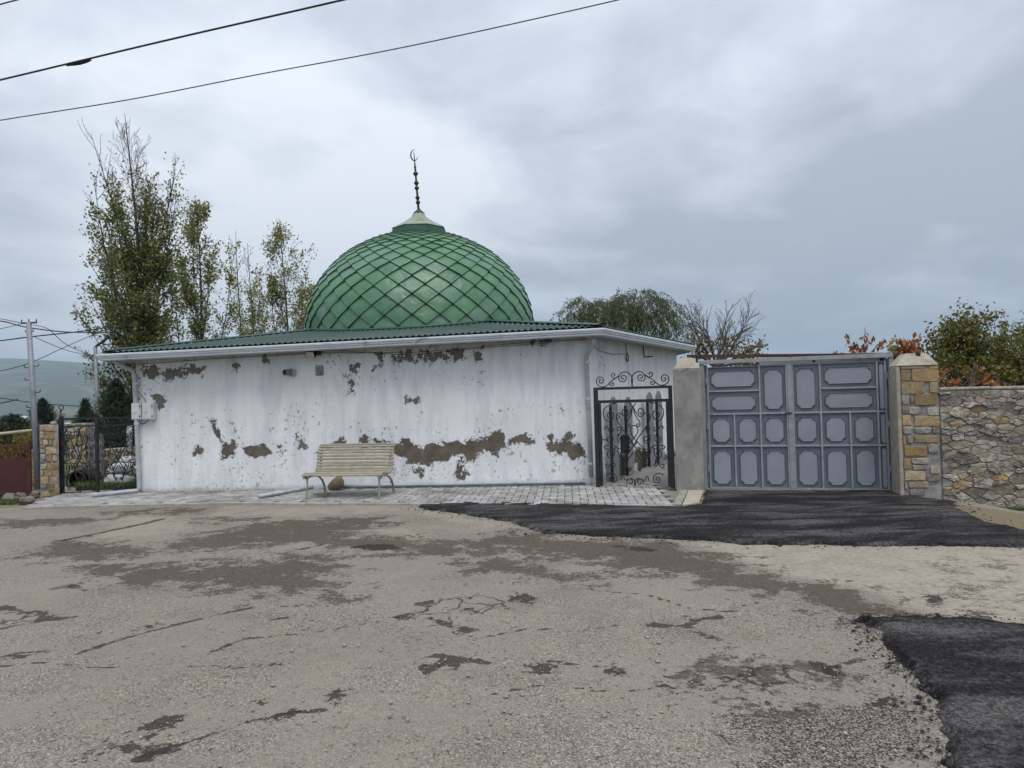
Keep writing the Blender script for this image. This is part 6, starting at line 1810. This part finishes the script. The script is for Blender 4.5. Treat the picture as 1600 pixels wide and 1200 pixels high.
def wire_px(pts, r, lab, n=40, mat=None):
    """pts: (px, py, depth); smooth curve through them in 3D"""
    P3 = [P(*p) for p in pts]; out = []
    m_ = len(P3)
    for i in range(m_ - 1):
        a = P3[max(i - 1, 0)]; b_ = P3[i]; c = P3[i + 1]; d = P3[min(i + 2, m_ - 1)]
        for j in range(n // (m_ - 1)):
            t = j / (n // (m_ - 1))
            out.append(0.5 * ((2 * b_) + (c - a) * t + (2 * a - 5 * b_ + 4 * c - d) * t * t + (3 * b_ - a - 3 * c + d) * t ** 3))
    out.append(P3[-1])
    return wire('overhead_wire', out, r, mat or M['cable'], lab, 'wire', 6)


w1_ = wire_px([(-200, 172, 12.5), (0, 125, 12), (260, 63, 11.3), (535, 0, 10.6), (800, -63, 10)], 0.0155, 'thick black overhead wire with a taped splice, upper left')
sp = P(124, 98, 11.75); sd_ = (P(150, 92, 11.7) - P(100, 103.5, 11.8)).normalized()
MB().tube([sp + sd_ * t for t in (-0.24, -0.12, 0.0, 0.12, 0.22)], [0.012, 0.026, 0.036, 0.03, 0.014], 8).build('splice', M['cable'], w1_, smooth=True)
wire_px([(-200, 222, 14), (0, 188, 13.5), (200, 156, 13), (400, 117, 12.5), (640, 72, 12), (965, 0, 11.3), (1200, -60, 10.8)], 0.0095, 'thin overhead wire crossing the sky below the thick one')
wire_px([(-60, 25, 11), (0, 7, 11), (40, -4, 10.9), (120, -28, 10.8)], 0.011, 'overhead wire clipping the top left corner of the picture')
wire_px([(-80, 494, 14.5), (0, 501.5, 14.3), (40, 511, 14.3), (100, 518.5, 14.9), (165, 519.5, 15.8), (230, 520, 17)], 0.012, 'upper black wire passing the top of the utility pole')
wire_px([(-80, 542, 14.0), (0, 532.5, 14.2), (50, 526, 14.3), (115, 519, 15), (160, 513, 16), (220, 505, 18)], 0.012, 'black wire crossing under the upper one at the utility pole')
wire_px([(-60, 592, 14.2), (0, 580, 14.3), (47, 567, 14.3), (100, 543, 15.2), (160, 517, 17), (210, 500, 19)], 0.007, 'thin wire rising from the pole to the poplar')
wire_px([(52, 508, 14.3), (75, 514, 14.8), (105, 539, 16), (146, 557, 18.4)], 0.007, 'thin wire running down from the pole top to the post')
wire_px([(55, 527, 14.3), (80, 538, 15.2), (110, 549, 16.6), (146, 556, 18.4)], 0.007, 'lower thin wire from the pole to the post')
wire_px([(-60, 488, 13.9), (0, 498, 14.1), (34, 505, 14.3)], 0.007, 'thin wire coming in to the left end of the cross arm')
wire_px([(-60, 528, 13.4), (0, 514, 14.0), (34, 506, 14.3)], 0.006, 'thin wire rising from the left edge to the cross arm')
wire_px([(-60, 618, 14.4), (0, 622, 14.5), (60, 630, 14.9), (130, 635, 16.2), (200, 639, 18)], 0.008, 'low wire crossing before the far hills')
wire_px([(-60, 640, 14.0), (0, 630, 14.2), (28, 624, 14.5)], 0.011, 'short low wire end at the left edge of the picture')


# ------------------------------------------------------------------ trees
def tubes_np(segs, sides=5):
    S = np.array([[*a, *b_, ra, rb] for a, b_, ra, rb in segs])
    p0, p1, r0, r1 = S[:, 0:3], S[:, 3:6], S[:, 6], S[:, 7]
    t = p1 - p0; t /= np.linalg.norm(t, axis=1)[:, None] + 1e-9
    ref = np.where(np.abs(t[:, 2:3]) > 0.9, np.array([[1.0, 0, 0]]), np.array([[0, 0, 1.0]]))
    a = np.cross(t, ref); a /= np.linalg.norm(a, axis=1)[:, None] + 1e-9; b_ = np.cross(t, a)
    n = len(S); V = np.zeros((n, 2 * sides, 3))
    for j in range(sides):
        q = 2 * math.pi * j / sides; d = a * math.cos(q) + b_ * math.sin(q)
        V[:, j] = p0 + d * r0[:, None]; V[:, sides + j] = p1 + d * r1[:, None]
    F = []
    base = (np.arange(n) * 2 * sides)[:, None]
    for j in range(sides):
        j2 = (j + 1) % sides
        F.append(base + np.array([[j, j2, sides + j2, sides + j]]))
    return V.reshape(-1, 3), np.concatenate(F)


def leaf_cards(pts, size, r_, droop=0.0, slim=0.62):
    pts = np.asarray(pts); n = len(pts)
    ax = r_.normal(0, 1, (n, 3)); ax[:, 2] -= droop; ax /= np.linalg.norm(ax, axis=1)[:, None]
    sd = np.cross(ax, r_.normal(0, 1, (n, 3))); sd /= np.linalg.norm(sd, axis=1)[:, None] + 1e-9
    nn = np.cross(ax, sd)
    L = size * r_.uniform(.65, 1.3, n)[:, None]
    tip = pts + ax * L; mid = pts + ax * L * 0.45
    V = np.stack([pts, mid + sd * L * slim / 2 + nn * L * .06, tip, mid - sd * L * slim / 2 + nn * L * .06], 1).reshape(-1, 3)
    i = np.arange(n) * 4
    return V, np.stack([i, i + 1, i + 2, i + 3], 1)


class Tree:
    def __init__(s, seed):
        s.r = random.Random(seed); s.np = np.random.default_rng(seed); s.trunk = []; s.br = []; s.tw = []     # tw: twig points for leaves

    def branch(s, p, d, L, rad, lvl, up=0.0, wig=0.12, kids=(6, 5), spread=(30, 55), ratio=0.45, segs=6, minr=0.004, twl=1):
        r = s.r; path = [p]; dirs = []
        for i in range(segs):
            d = (d + Vector((r.gauss(0, wig), r.gauss(0, wig), r.gauss(0, wig) + up))).normalized()
            dirs.append(d)
            p = p + d * (L / segs); path.append(p)
        for i in range(segs):
            ra = max(minr, rad * (1 - 0.85 * i / segs)); rb = max(minr * 0.7, rad * (1 - 0.85 * (i + 1) / segs))
            s.br.append((path[i], path[i + 1], ra, rb))
            if lvl <= twl:
                for _ in range(2): s.tw.append(path[i].lerp(path[i + 1], r.random()))
        if lvl > 0:
            n = kids[min(lvl, len(kids)) - 1]
            for j in range(n):
                t = 0.2 + 0.78 * (j + r.random() * 0.8) / n; i = min(segs - 1, int(t * segs))
                q = path[i].lerp(path[i + 1], t * segs - i)
                side = dirs[i].cross(Vector((r.gauss(0, 1), r.gauss(0, 1), r.gauss(0, 1)))).normalized()
                a = R(r.uniform(*spread))
                nd = (dirs[i] * math.cos(a) + side * math.sin(a)).normalized()
                s.branch(q, nd, L * ratio * r.uniform(.6, 1.15) * (1.15 - 0.5 * t), max(minr, rad * 0.5 * (1 - 0.6 * t)), lvl - 1, up, wig, kids, spread, ratio, max(3, segs - 1), minr, twl)

    def finish(s, name, loc, label, group, leaf_fn, leafmat, size, barkmat='bark', droop=0.0, slim=0.62, cat='tree'):
        t = thing(name, loc, label, cat, group)
        if s.trunk:
            V, F = tubes_np(s.trunk, 9); quick_mesh('trunk', V, F, M[barkmat], t, smooth=True)
        V, F = tubes_np(s.br, 4); quick_mesh('branches', V, F, M[barkmat], t, smooth=True)
        pts = leaf_fn(s)
        if len(pts):
            V, F = leaf_cards(pts, size, s.np, droop, slim); quick_mesh('crown', V, F, M[leafmat], t)
        return t


def poplar(base, top, seed, nb, crown_from, spread_w, leaf_lo, leaf_hi, nleaf, leafmat, label, size=0.085, rad=0.13, shape=None, leaders=1, extras=()):
    T = Tree(seed); r = T.r; Hh = (top - base).length
    n = 14; path = [base]
    for i in range(1, n + 1):
        t = i / n; path.append(base.lerp(top, t) + Vector((0.06 * math.sin(5 * t + seed), 0.05 * math.cos(4 * t + seed), 0)))
    for i in range(n):
        T.trunk.append((path[i], path[i + 1], rad * (1 - i / n) ** 1.1 + 0.006, rad * (1 - (i + 1) / n) ** 1.1 + 0.006))
    pt = lambda t: path[min(n - 1, int(t * n))].lerp(path[min(n - 1, int(t * n)) + 1], t * n - min(n - 1, int(t * n)))
    for j in range(nb):
        t = crown_from + (0.93 - crown_from) * (j + r.random()) / nb
        az = r.uniform(0, 6.283); w = shape(t) if shape else math.sin(math.pi * min(1, 0.25 + 0.8 * (1 - t)))
        ang = R(r.uniform(20, 40))
        L = min(Hh * (1.0 - t) * 0.8, spread_w * w * r.uniform(.75, 1.1) * 1.45)
        d = Vector((math.cos(az) * math.sin(ang), math.sin(az) * math.sin(ang), math.cos(ang)))
        T.branch(pt(t), d, max(0.35, L), max(0.005, rad * 0.22 * (1 - t)), 2, up=0.075, wig=0.06, kids=(3, 6), spread=(22, 50), ratio=0.36, segs=6, minr=0.0034)

    for (px, py, t) in extras:
        q = P(px, py, base.y); d = q - pt(t)
        T.branch(pt(t), d.normalized(), d.length * 1.1, 0.03, 2, up=0.03, wig=0.07, kids=(5, 11), spread=(25, 55), ratio=0.3, segs=7, minr=0.0034)
    for j in range(leaders):
        t = 0.08 + 0.5 * j / max(1, leaders); az = 2.4 * j + seed; ang = R(r.uniform(10, 17))
        d = Vector((math.cos(az) * math.sin(ang), math.sin(az) * math.sin(ang), math.cos(ang)))
        L = Hh * (r.uniform(0.72, 0.92) - t)
        T.branch(pt(t), d, L, rad * 0.42 * (1 - 0.6 * t), 2, up=0.055, wig=0.05, kids=(6, 22), spread=(18, 42), ratio=0.17, segs=9, minr=0.0034)

    def lf(s):
        P_ = np.array([tuple(p) for p in s.tw]); z = (P_[:, 2] - base.z) / Hh
        pr = np.clip(1 - (z - leaf_lo) / (leaf_hi - leaf_lo), 0.0, 1) ** 1.3
        # clumps: density follows a noise so that gaps of sky stay open
        cl_ = np.array([0.55 + 1.0 * mnoise.noise(Vector(p) * 1.35 + Vector((seed, 0, 0))) for p in P_])
        pr = pr * np.clip(cl_, 0.03, 1) + 1e-4 * (z < leaf_hi)
        ix = s.np.choice(len(P_), nleaf, p=pr / pr.sum())
        return P_[ix] + s.np.normal(0, 0.075, (nleaf, 3))
    return T.finish('poplar_tree', base, label, 'poplars behind the mosque', lf, leafmat, size)


def at(px, py, Y, z=None):
    p = P(px, py, Y)
    if z is not None: p.z = z
    return p


big_shape = lambda t: (1.0 if t < 0.55 else max(0.55, 1 - (t - 0.55) * 1.3))
poplar(at(235, 600, 19.5, -0.2), P(197, 178, 19.5), 11, 95, 0.04, 1.35, 0.46, 0.9, 27000, 'leaf_poplar', 'tallest poplar left of the mosque, its top bare of leaves', 0.085, 0.105, big_shape, 13, ((158, 560, .03), (166, 590, .02), (168, 622, .0), (165, 400, .3), (160, 390, .28), (165, 430, .22), (175, 500, .12), (190, 640, .0), (170, 470, .15), (185, 530, .05)))
poplar(at(318, 600, 21.5, -0.2), P(305, 310, 21.5), 23, 44, 0.08, 1.0, 1.0, 1.4, 9000, 'leaf_poplar_pale', 'second poplar from the left, thin and pale green', 0.085, 0.07, None, 6)
poplar(at(376, 600, 23.5, -0.2), P(372, 362, 23.5), 31, 20, 0.12, 0.6, 0.4, 1.1, 1500, 'leaf_poplar_pale', 'nearly bare slender poplar third from the left', 0.085, 0.042, None, 2)
poplar(at(398, 600, 25, -0.2), P(390, 380, 25), 37, 22, 0.12, 0.75, 0.5, 1.1, 3600, 'leaf_poplar_pale', 'fourth poplar from the left, thin crowned and half bare', 0.085, 0.042, None, 3)
poplar(at(452, 600, 24, -0.2), P(440, 345, 24), 43, 44, 0.10, 1.0, 0.95, 1.35, 7500, 'leaf_poplar_pale', 'yellowish poplar nearest to the green dome', 0.085, 0.06, None, 5)

# willow behind the side wall
def willow():
    T = Tree(5); r = T.r; c = at(985, 560, 23.0); c.z = -0.3
    top = P(985, 478, 23.0)
    T.trunk = [(c, c.lerp(top, 0.5), 0.22, 0.18), (c.lerp(top, 0.5), top, 0.18, 0.06)]
    for (px, py, rx, n) in ((998, 474, 0.75, 80), (962, 488, 0.8, 65), (915, 480, 0.45, 24), (1030, 502, 0.7, 55), (940, 500, 0.8, 45), (990, 500, 1.0, 60), (895, 490, 0.35, 14), (1050, 522, 0.35, 20)):
        cc_ = P(px, py, 23.0)
        T.br.append((c.lerp(top, 0.55), cc_, 0.07, 0.02))
        for j in range(n):
            a = r.uniform(0, 6.283); rr_ = rx * math.sqrt(r.random())
            s0 = cc_ + Vector((rr_ * math.cos(a), rr_ * math.sin(a), 0.25 * (1 - (rr_ / rx) ** 2) + r.gauss(0, .16)))
            d = Vector((math.cos(a) * 0.5, math.sin(a) * 0.5, r.uniform(0.1, 0.5))); p = s0
            for q in range(7):
                d = (d + Vector((r.gauss(0, .1), r.gauss(0, .1), -0.30))).normalized(); p2 = p + d * r.uniform(0.10, 0.17)
                T.br.append((p, p2, 0.006, 0.004)); T.tw += [p.lerp(p2, r.random()) for _ in range(4)]; p = p2
    return T.finish('willow_tree', c, 'green drooping willow behind the right end of the mosque roof', 'trees behind the side wall', lambda s: np.array([tuple(p) for p in s.tw]) + s.np.normal(0, 0.035, (len(s.tw), 3)), 'leaf_willow', 0.13, droop=1.2, slim=0.24)


willow()


def bare():
    T = Tree(8); r = T.r; b0_ = at(1118, 600, 18.5); b0_.z = -0.2; fork = P(1118, 575, 18.5)
    T.trunk = [(b0_, fork, 0.12, 0.09)]
    for (px, py) in ((1062, 500), (1085, 470), (1110, 468), (1140, 480), (1165, 470), (1185, 490), (1180, 530), (1130, 500), (1200, 545), (1070, 530)):
        d = P(px, py, 18.5 + r.uniform(-.5, .5)) - fork
        T.branch(fork, d.normalized(), d.length * 0.97, 0.035, 2, up=0.02, wig=0.10, kids=(5, 14), spread=(20, 48), ratio=0.42, segs=6, minr=0.0042)

    def lf(s):
        P_ = np.array([tuple(p) for p in s.tw]); z = P_[:, 2]; lim = P(1118, 535, 18.5).z
        pr = np.clip((lim + 0.25 - z) / 0.8, 0.004, 1); ix = s.np.choice(len(P_), 1300, p=pr / pr.sum())
        return P_[ix] + s.np.normal(0, 0.05, (1300, 3))
    return T.finish('fruit_tree', b0_, 'bare grey twiggy tree with few yellow leaves above the gate pillar', 'trees behind the side wall', lf, 'leaf_yellow', 0.085, 'bark_pale')


bare()


def persimmon(specs, base_px, Y, seed, nper, label, size=0.15):
    T = Tree(seed); r = T.r; b0_ = at(base_px[0], base_px[1], Y); top = b0_.copy(); b0_.z = -0.1
    T.trunk = [(b0_, top, 0.04, 0.02)]; pts = []
    for (px, py) in specs:
        e = P(px, py, Y + r.uniform(-.15, .15)); mid = top.lerp(e, 0.5) + Vector((r.gauss(0, .03), 0, 0.04)); prev = top
        for j in range(1, 7):
            t = j / 6; q = top.lerp(mid, t).lerp(mid.lerp(e, t), t); T.br.append((prev, q, 0.012 * (1.15 - t), 0.012 * (1.0 - t) + .003)); prev = q
            if t > 0.45:
                for _ in range(nper): pts.append(tuple(q + Vector((r.gauss(0, .025), r.gauss(0, .03), r.gauss(0, .02)))))
    return T.finish('persimmon_tree', b0_, label, 'orange-leaved trees behind the gate', lambda s: np.array(pts), 'leaf_orange', size, droop=1.6, slim=0.42)


persimmon([(1322, 524), (1337, 530), (1351, 512), (1352, 522), (1362, 525), (1382, 528), (1372, 540), (1334, 548), (1350, 546), (1303, 550), (1312, 550), (1342, 540)], (1346, 570), 13.2, 3, 2, 'sparse orange-leaved shoot rising above the blue gate')
persimmon([(1405, 527), (1412, 532), (1418, 528), (1424, 530), (1430, 524), (1416, 540), (1410, 545), (1422, 545), (1455, 540), (1434, 538), (1420, 537), (1426, 545), (1414, 536)], (1420, 572), 13.0, 14, 3, 'dense orange-leaved shoot behind the ochre stone pillar')


def bush(name, label, blobs, Y, base_px, seed, leafmat, nleaf, size=0.075, droop=0.3, group=None, nb=5):
    T = Tree(seed); r = T.r; b0_ = at(base_px[0], base_px[1], Y); b0_.z = -0.1; cent = []; fork = at(base_px[0], base_px[1], Y)
    T.trunk = [(b0_, fork, 0.06, 0.05)]
    pts = []
    for (px, py, rad, wgt) in blobs:
        c = P(px, py, Y + r.uniform(-.4, .4)); d = c - fork
        T.branch(fork, d.normalized(), d.length + rad * 0.9, 0.022, 2, up=0.015, wig=0.10, kids=(4, 6), spread=(22, 55), ratio=0.34, segs=6, minr=0.0035)
        for _ in range(int(nleaf * wgt)):
            v = Vector((r.gauss(0, 1), r.gauss(0, 1), r.gauss(0, 1))) * rad * 0.5
            p = c + v
            if mnoise.noise(p * 2.6 + Vector((seed, 0, 0))) > -0.12: pts.append(tuple(p))
    tw = np.array([tuple(p) for p in T.tw])
    ix = T.np.choice(len(tw), int(nleaf * 2.0)); extra = tw[ix] + T.np.normal(0, 0.04, (len(ix), 3))
    allp = np.concatenate([np.array(pts), extra])
    return T.finish(name, b0_, label, group, lambda s: allp, leafmat, size, droop=droop)


bush('autumn_tree', 'yellow-green autumn tree rising over the right stone wall', [(1478, 525, 0.3, .9), (1492, 545, 0.4, 1.2), (1505, 505, 0.3, .9), (1512, 525, 0.35, 1), (1540, 512, 0.3, .6), (1480, 560, 0.4, 1.3), (1520, 560, 0.5, 1.6), (1490, 585, 0.4, 1.4), (1535, 585, 0.5, 1.6), (1550, 540, 0.4, .8), (1468, 545, 0.2, .5), (1508, 575, 0.4, 1.3), (1555, 520, 0.2, .2)], 12.3, (1508, 600), 6, 'leaf_bush', 520, 0.07, group='shrubs behind the right wall')
bush('autumn_tree', 'darker leafy tree at the right edge above the stone wall', [(1580, 545, 0.4, 1.2), (1600, 560, 0.45, 1.5), (1570, 570, 0.4, 1.3), (1590, 585, 0.45, 1.5), (1625, 550, 0.5, 1.3), (1560, 592, 0.4, 1.2), (1615, 530, 0.3, .7), (1630, 585, .4, 1)], 11.6, (1592, 600), 16, 'leaf_bush', 520, 0.065, group='shrubs behind the right wall')
bush('orange_bush', 'orange-leaved low shrub peeping over the right stone wall', [(1476, 590, 0.12, .9), (1470, 575, 0.07, .4), (1486, 600, 0.1, .6), (1523, 578, 0.06, .3), (1530, 596, 0.13, .9), (1545, 590, 0.12, .8), (1560, 600, 0.12, .8), (1520, 602, 0.12, .8)], 10.9, (1515, 606), 26, 'leaf_orange', 20, 0.085, droop=1.0, group='shrubs behind the right wall')
bush('green_shrub', 'small pale green shrub between gate and ochre pillar', [(1398, 540, 0.12, 1), (1400, 552, 0.13, 1.2), (1394, 548, 0.1, .8), (1440, 548, 0.08, .4)], 13.6, (1404, 575), 36, 'leaf_poplar_pale', 90, 0.07, group='shrubs behind the right wall')


def twigs():
    T = Tree(61); r = T.r
    b0_ = at(1600, 600, 13.5); b0_.z = -0.1; f_ = at(1595, 580, 13.5); T.trunk = [(b0_, f_, 0.05, 0.04)]
    for (px, py) in ((1575, 515), (1590, 505), (1605, 510), (1562, 530), (1620, 500)):
        d = P(px, py, 13.5) - f_; T.branch(f_, d.normalized(), d.length, 0.016, 2, wig=0.11, kids=(4, 7), spread=(20, 45), ratio=0.36, segs=6, minr=0.003)
    return T.finish('bare_shrub', b0_, 'bare grey twigs of a shrub at the right edge of the picture', 'shrubs behind the right wall', lambda s: [], 'leaf_bush', 0.05, 'bark_pale')


twigs()


def conifer(px_base, px_top, py_top, Y, seed, label, width, base_py=760, n=26, kind='pine'):
    T = Tree(seed); r = T.r; b0_ = at(px_base, base_py, Y); b0_.z = -0.3; top = P(px_top, py_top, Y); Hh = (top - b0_).length
    T.trunk = [(b0_, b0_.lerp(top, .5), 0.10, 0.06), (b0_.lerp(top, .5), top, 0.06, 0.012)]
    pts = []
    n = int(n * 0.55)
    for j in range(n + 1):
        t = 0.10 + 0.90 * j / n; c = b0_.lerp(top, min(1, t))
        for q in range(6 if j < n else 2):
            az = q * 1.05 + j * 0.7 + r.uniform(-.25, .25); L = width * 1.9 * max(0, 1.0 - t) ** 0.9 * r.uniform(.6, 1.2) + 0.09
            d = Vector((math.cos(az), math.sin(az), (r.uniform(0.35, 0.8) if kind == 'pine' else r.uniform(0.0, 0.3)) + 1.3 * t ** 4)).normalized(); p = c
            side = d.cross(Vector((0, 0, 1))).normalized()
            for s_ in range(6):
                d = (d + Vector((0, 0, 0.16 if kind == 'pine' else 0.06))).normalized(); p2 = p + d * L / 6
                T.br.append((p, p2, 0.012, 0.008))
                for _ in range(8): pts.append(tuple(p.lerp(p2, r.random()) + Vector((r.gauss(0, .015), r.gauss(0, .015), r.gauss(0, .015)))))
                if s_ in (2, 3, 4):
                    for sg in (-1, 1):
                        e_ = p2 + (d * 0.6 + side * sg * 0.7 + Vector((0, 0, .2))) * L * 0.28
                        T.br.append((p2, e_, 0.007, 0.004))
                        for _ in range(9): pts.append(tuple(p2.lerp(e_, r.random()) + Vector((r.gauss(0, .012), r.gauss(0, .012), r.gauss(0, .012)))))
                p = p2
    return T.finish('pine_tree', b0_, label, 'dark conifers behind the fence', lambda s: np.array(pts), 'needle', 0.10, droop=-0.7, slim=0.14)


conifer(186, 182, 600, 17.8, 3, 'dark bushy pine behind the fence beside the mosque corner', 0.75, n=34)
conifer(136, 133, 632, 18.4, 13, 'small dark pine right of the crescent curl of the fence', 0.42, n=20)
conifer(68, 67, 631, 19.5, 23, 'dark pointed pine behind the utility pole', 0.62, n=28)
conifer(20, 21, 656, 18.5, 33, 'dark spreading conifer behind the maroon gate', 0.95, n=26, kind='spruce')
conifer(-15, -12, 672, 19.5, 43, 'dark conifer cut by the left edge of the picture', 0.8, n=22, kind='spruce')
bush('yellow_hedge', 'yellowing hedge seen through the bars of the maroon gate', [(10, 715, 0.3, 1), (30, 710, 0.3, 1), (50, 690, 0.3, 1), (40, 705, 0.3, 1), (-5, 710, 0.3, 1), (58, 680, 0.22, .7), (20, 695, .3, .8)], 16.8, (30, 740), 46, 'leaf_yellow', 260, 0.07)

# ------------------------------------------------------------------ far houses in the valley
def house(px, py, wpx, hpx, Y, wall, roof, label, hip=False):
    c = P(px, py, Y); s = Y / FPX; w = wpx * s; h = hpx * s
    t = thing('valley_house', (c.x, c.y, c.z - h), label, 'house', 'houses far down in the valley')
    f = Fr((c.x - w / 2, c.y, c.z - h), (1, 0, 0))
    dp_ = w * 0.6
    MB().box(f, 0, w, -dp_, 0, -6, h * 0.5).build('wall', wall, t)
    r0 = [f(-w * .04, .05 * w, h * .5 + .05), f(w * 1.04, .05 * w, h * .5 + .05), f(w * 1.04, -dp_, h * .5 + .05), f(-w * .04, -dp_, h * .5 + .05)]
    i_ = 0.28 if hip else 0.02
    r1 = [f(w * i_, -dp_ * .5, h), f(w * (1 - i_), -dp_ * .5, h)]
    MB().add(r0 + r1, [(0, 1, 5, 4), (2, 3, 4, 5), (1, 2, 5), (3, 0, 4), (3, 2, 1, 0)]).build('roof', roof, t)
    for q in range(3):
        MB().box(f, w * (.18 + .27 * q), w * (.26 + .27 * q), 0.02, 0.06, h * .12, h * .34).build('window', M['dark'], t)


house(12.7, 649.5, 15, 7, 1500, M['house_wall'], M['house_roof_w'], 'pale hip-roofed hall in the valley, left of two', True)
house(35, 650, 13, 6.5, 1500, M['house_wall'], M['house_roof_w'], 'pale hip-roofed hall in the valley beside the pole', True)
house(36, 657, 26, 3, 1450, M['house_wall'], M['house_roof_w'], 'long low white shed before the halls in the valley')
for i, (px, py, w, lab) in enumerate(((8, 668, 9, 'tiny pale house low in the valley at the left edge'), (24, 671, 8, 'tiny red-roofed house low in the valley left of the pole'), (104, 660, 9, 'tiny tin-roofed house just right of the fence curl'), (114, 663, 8, 'tiny red-roofed house above the fence rail'), (122, 660, 7, 'tiny tin-roofed house, rightmost above the fence rail'), (97, 666, 6, 'tiny red-roofed house right behind the fence post'), (44, 665, 7, 'tiny tin-roofed house right beside the utility pole'), (112, 668, 7, 'tiny red-roofed house lowest above the fence rail'))):
    house(px, py, w, 4.5, 1300 - 10 * i, M['house_wall'], M['house_roof'] if i % 2 else M['house_roof_w'], lab)

# ------------------------------------------------------------------ haze
hz = MB().box(WORLD, -6200, 6200, -6200, 6200, -115, 400).build('haze', None)
m = bpy.data.materials.new('haze'); m.use_nodes = True; t = m.node_tree; t.nodes.clear(); k = NT(t)
oo = k.n('ShaderNodeOutputMaterial'); pvn = k.n('ShaderNodeVolumePrincipled', {'Color': (0.64, 0.83, 1.0), 'Density': 0.00023, 'Anisotropy': 0.2})
t.links.new(pvn.outputs[0], oo.inputs['Volume'])
hz.data.materials.append(m); hz.display_type = 'WIRE'
tag(hz, 'thin bluish haze filling the air of the valley', kind='stuff')
for o in bpy.data.objects:
    if '_wl' in o: del o['_wl']
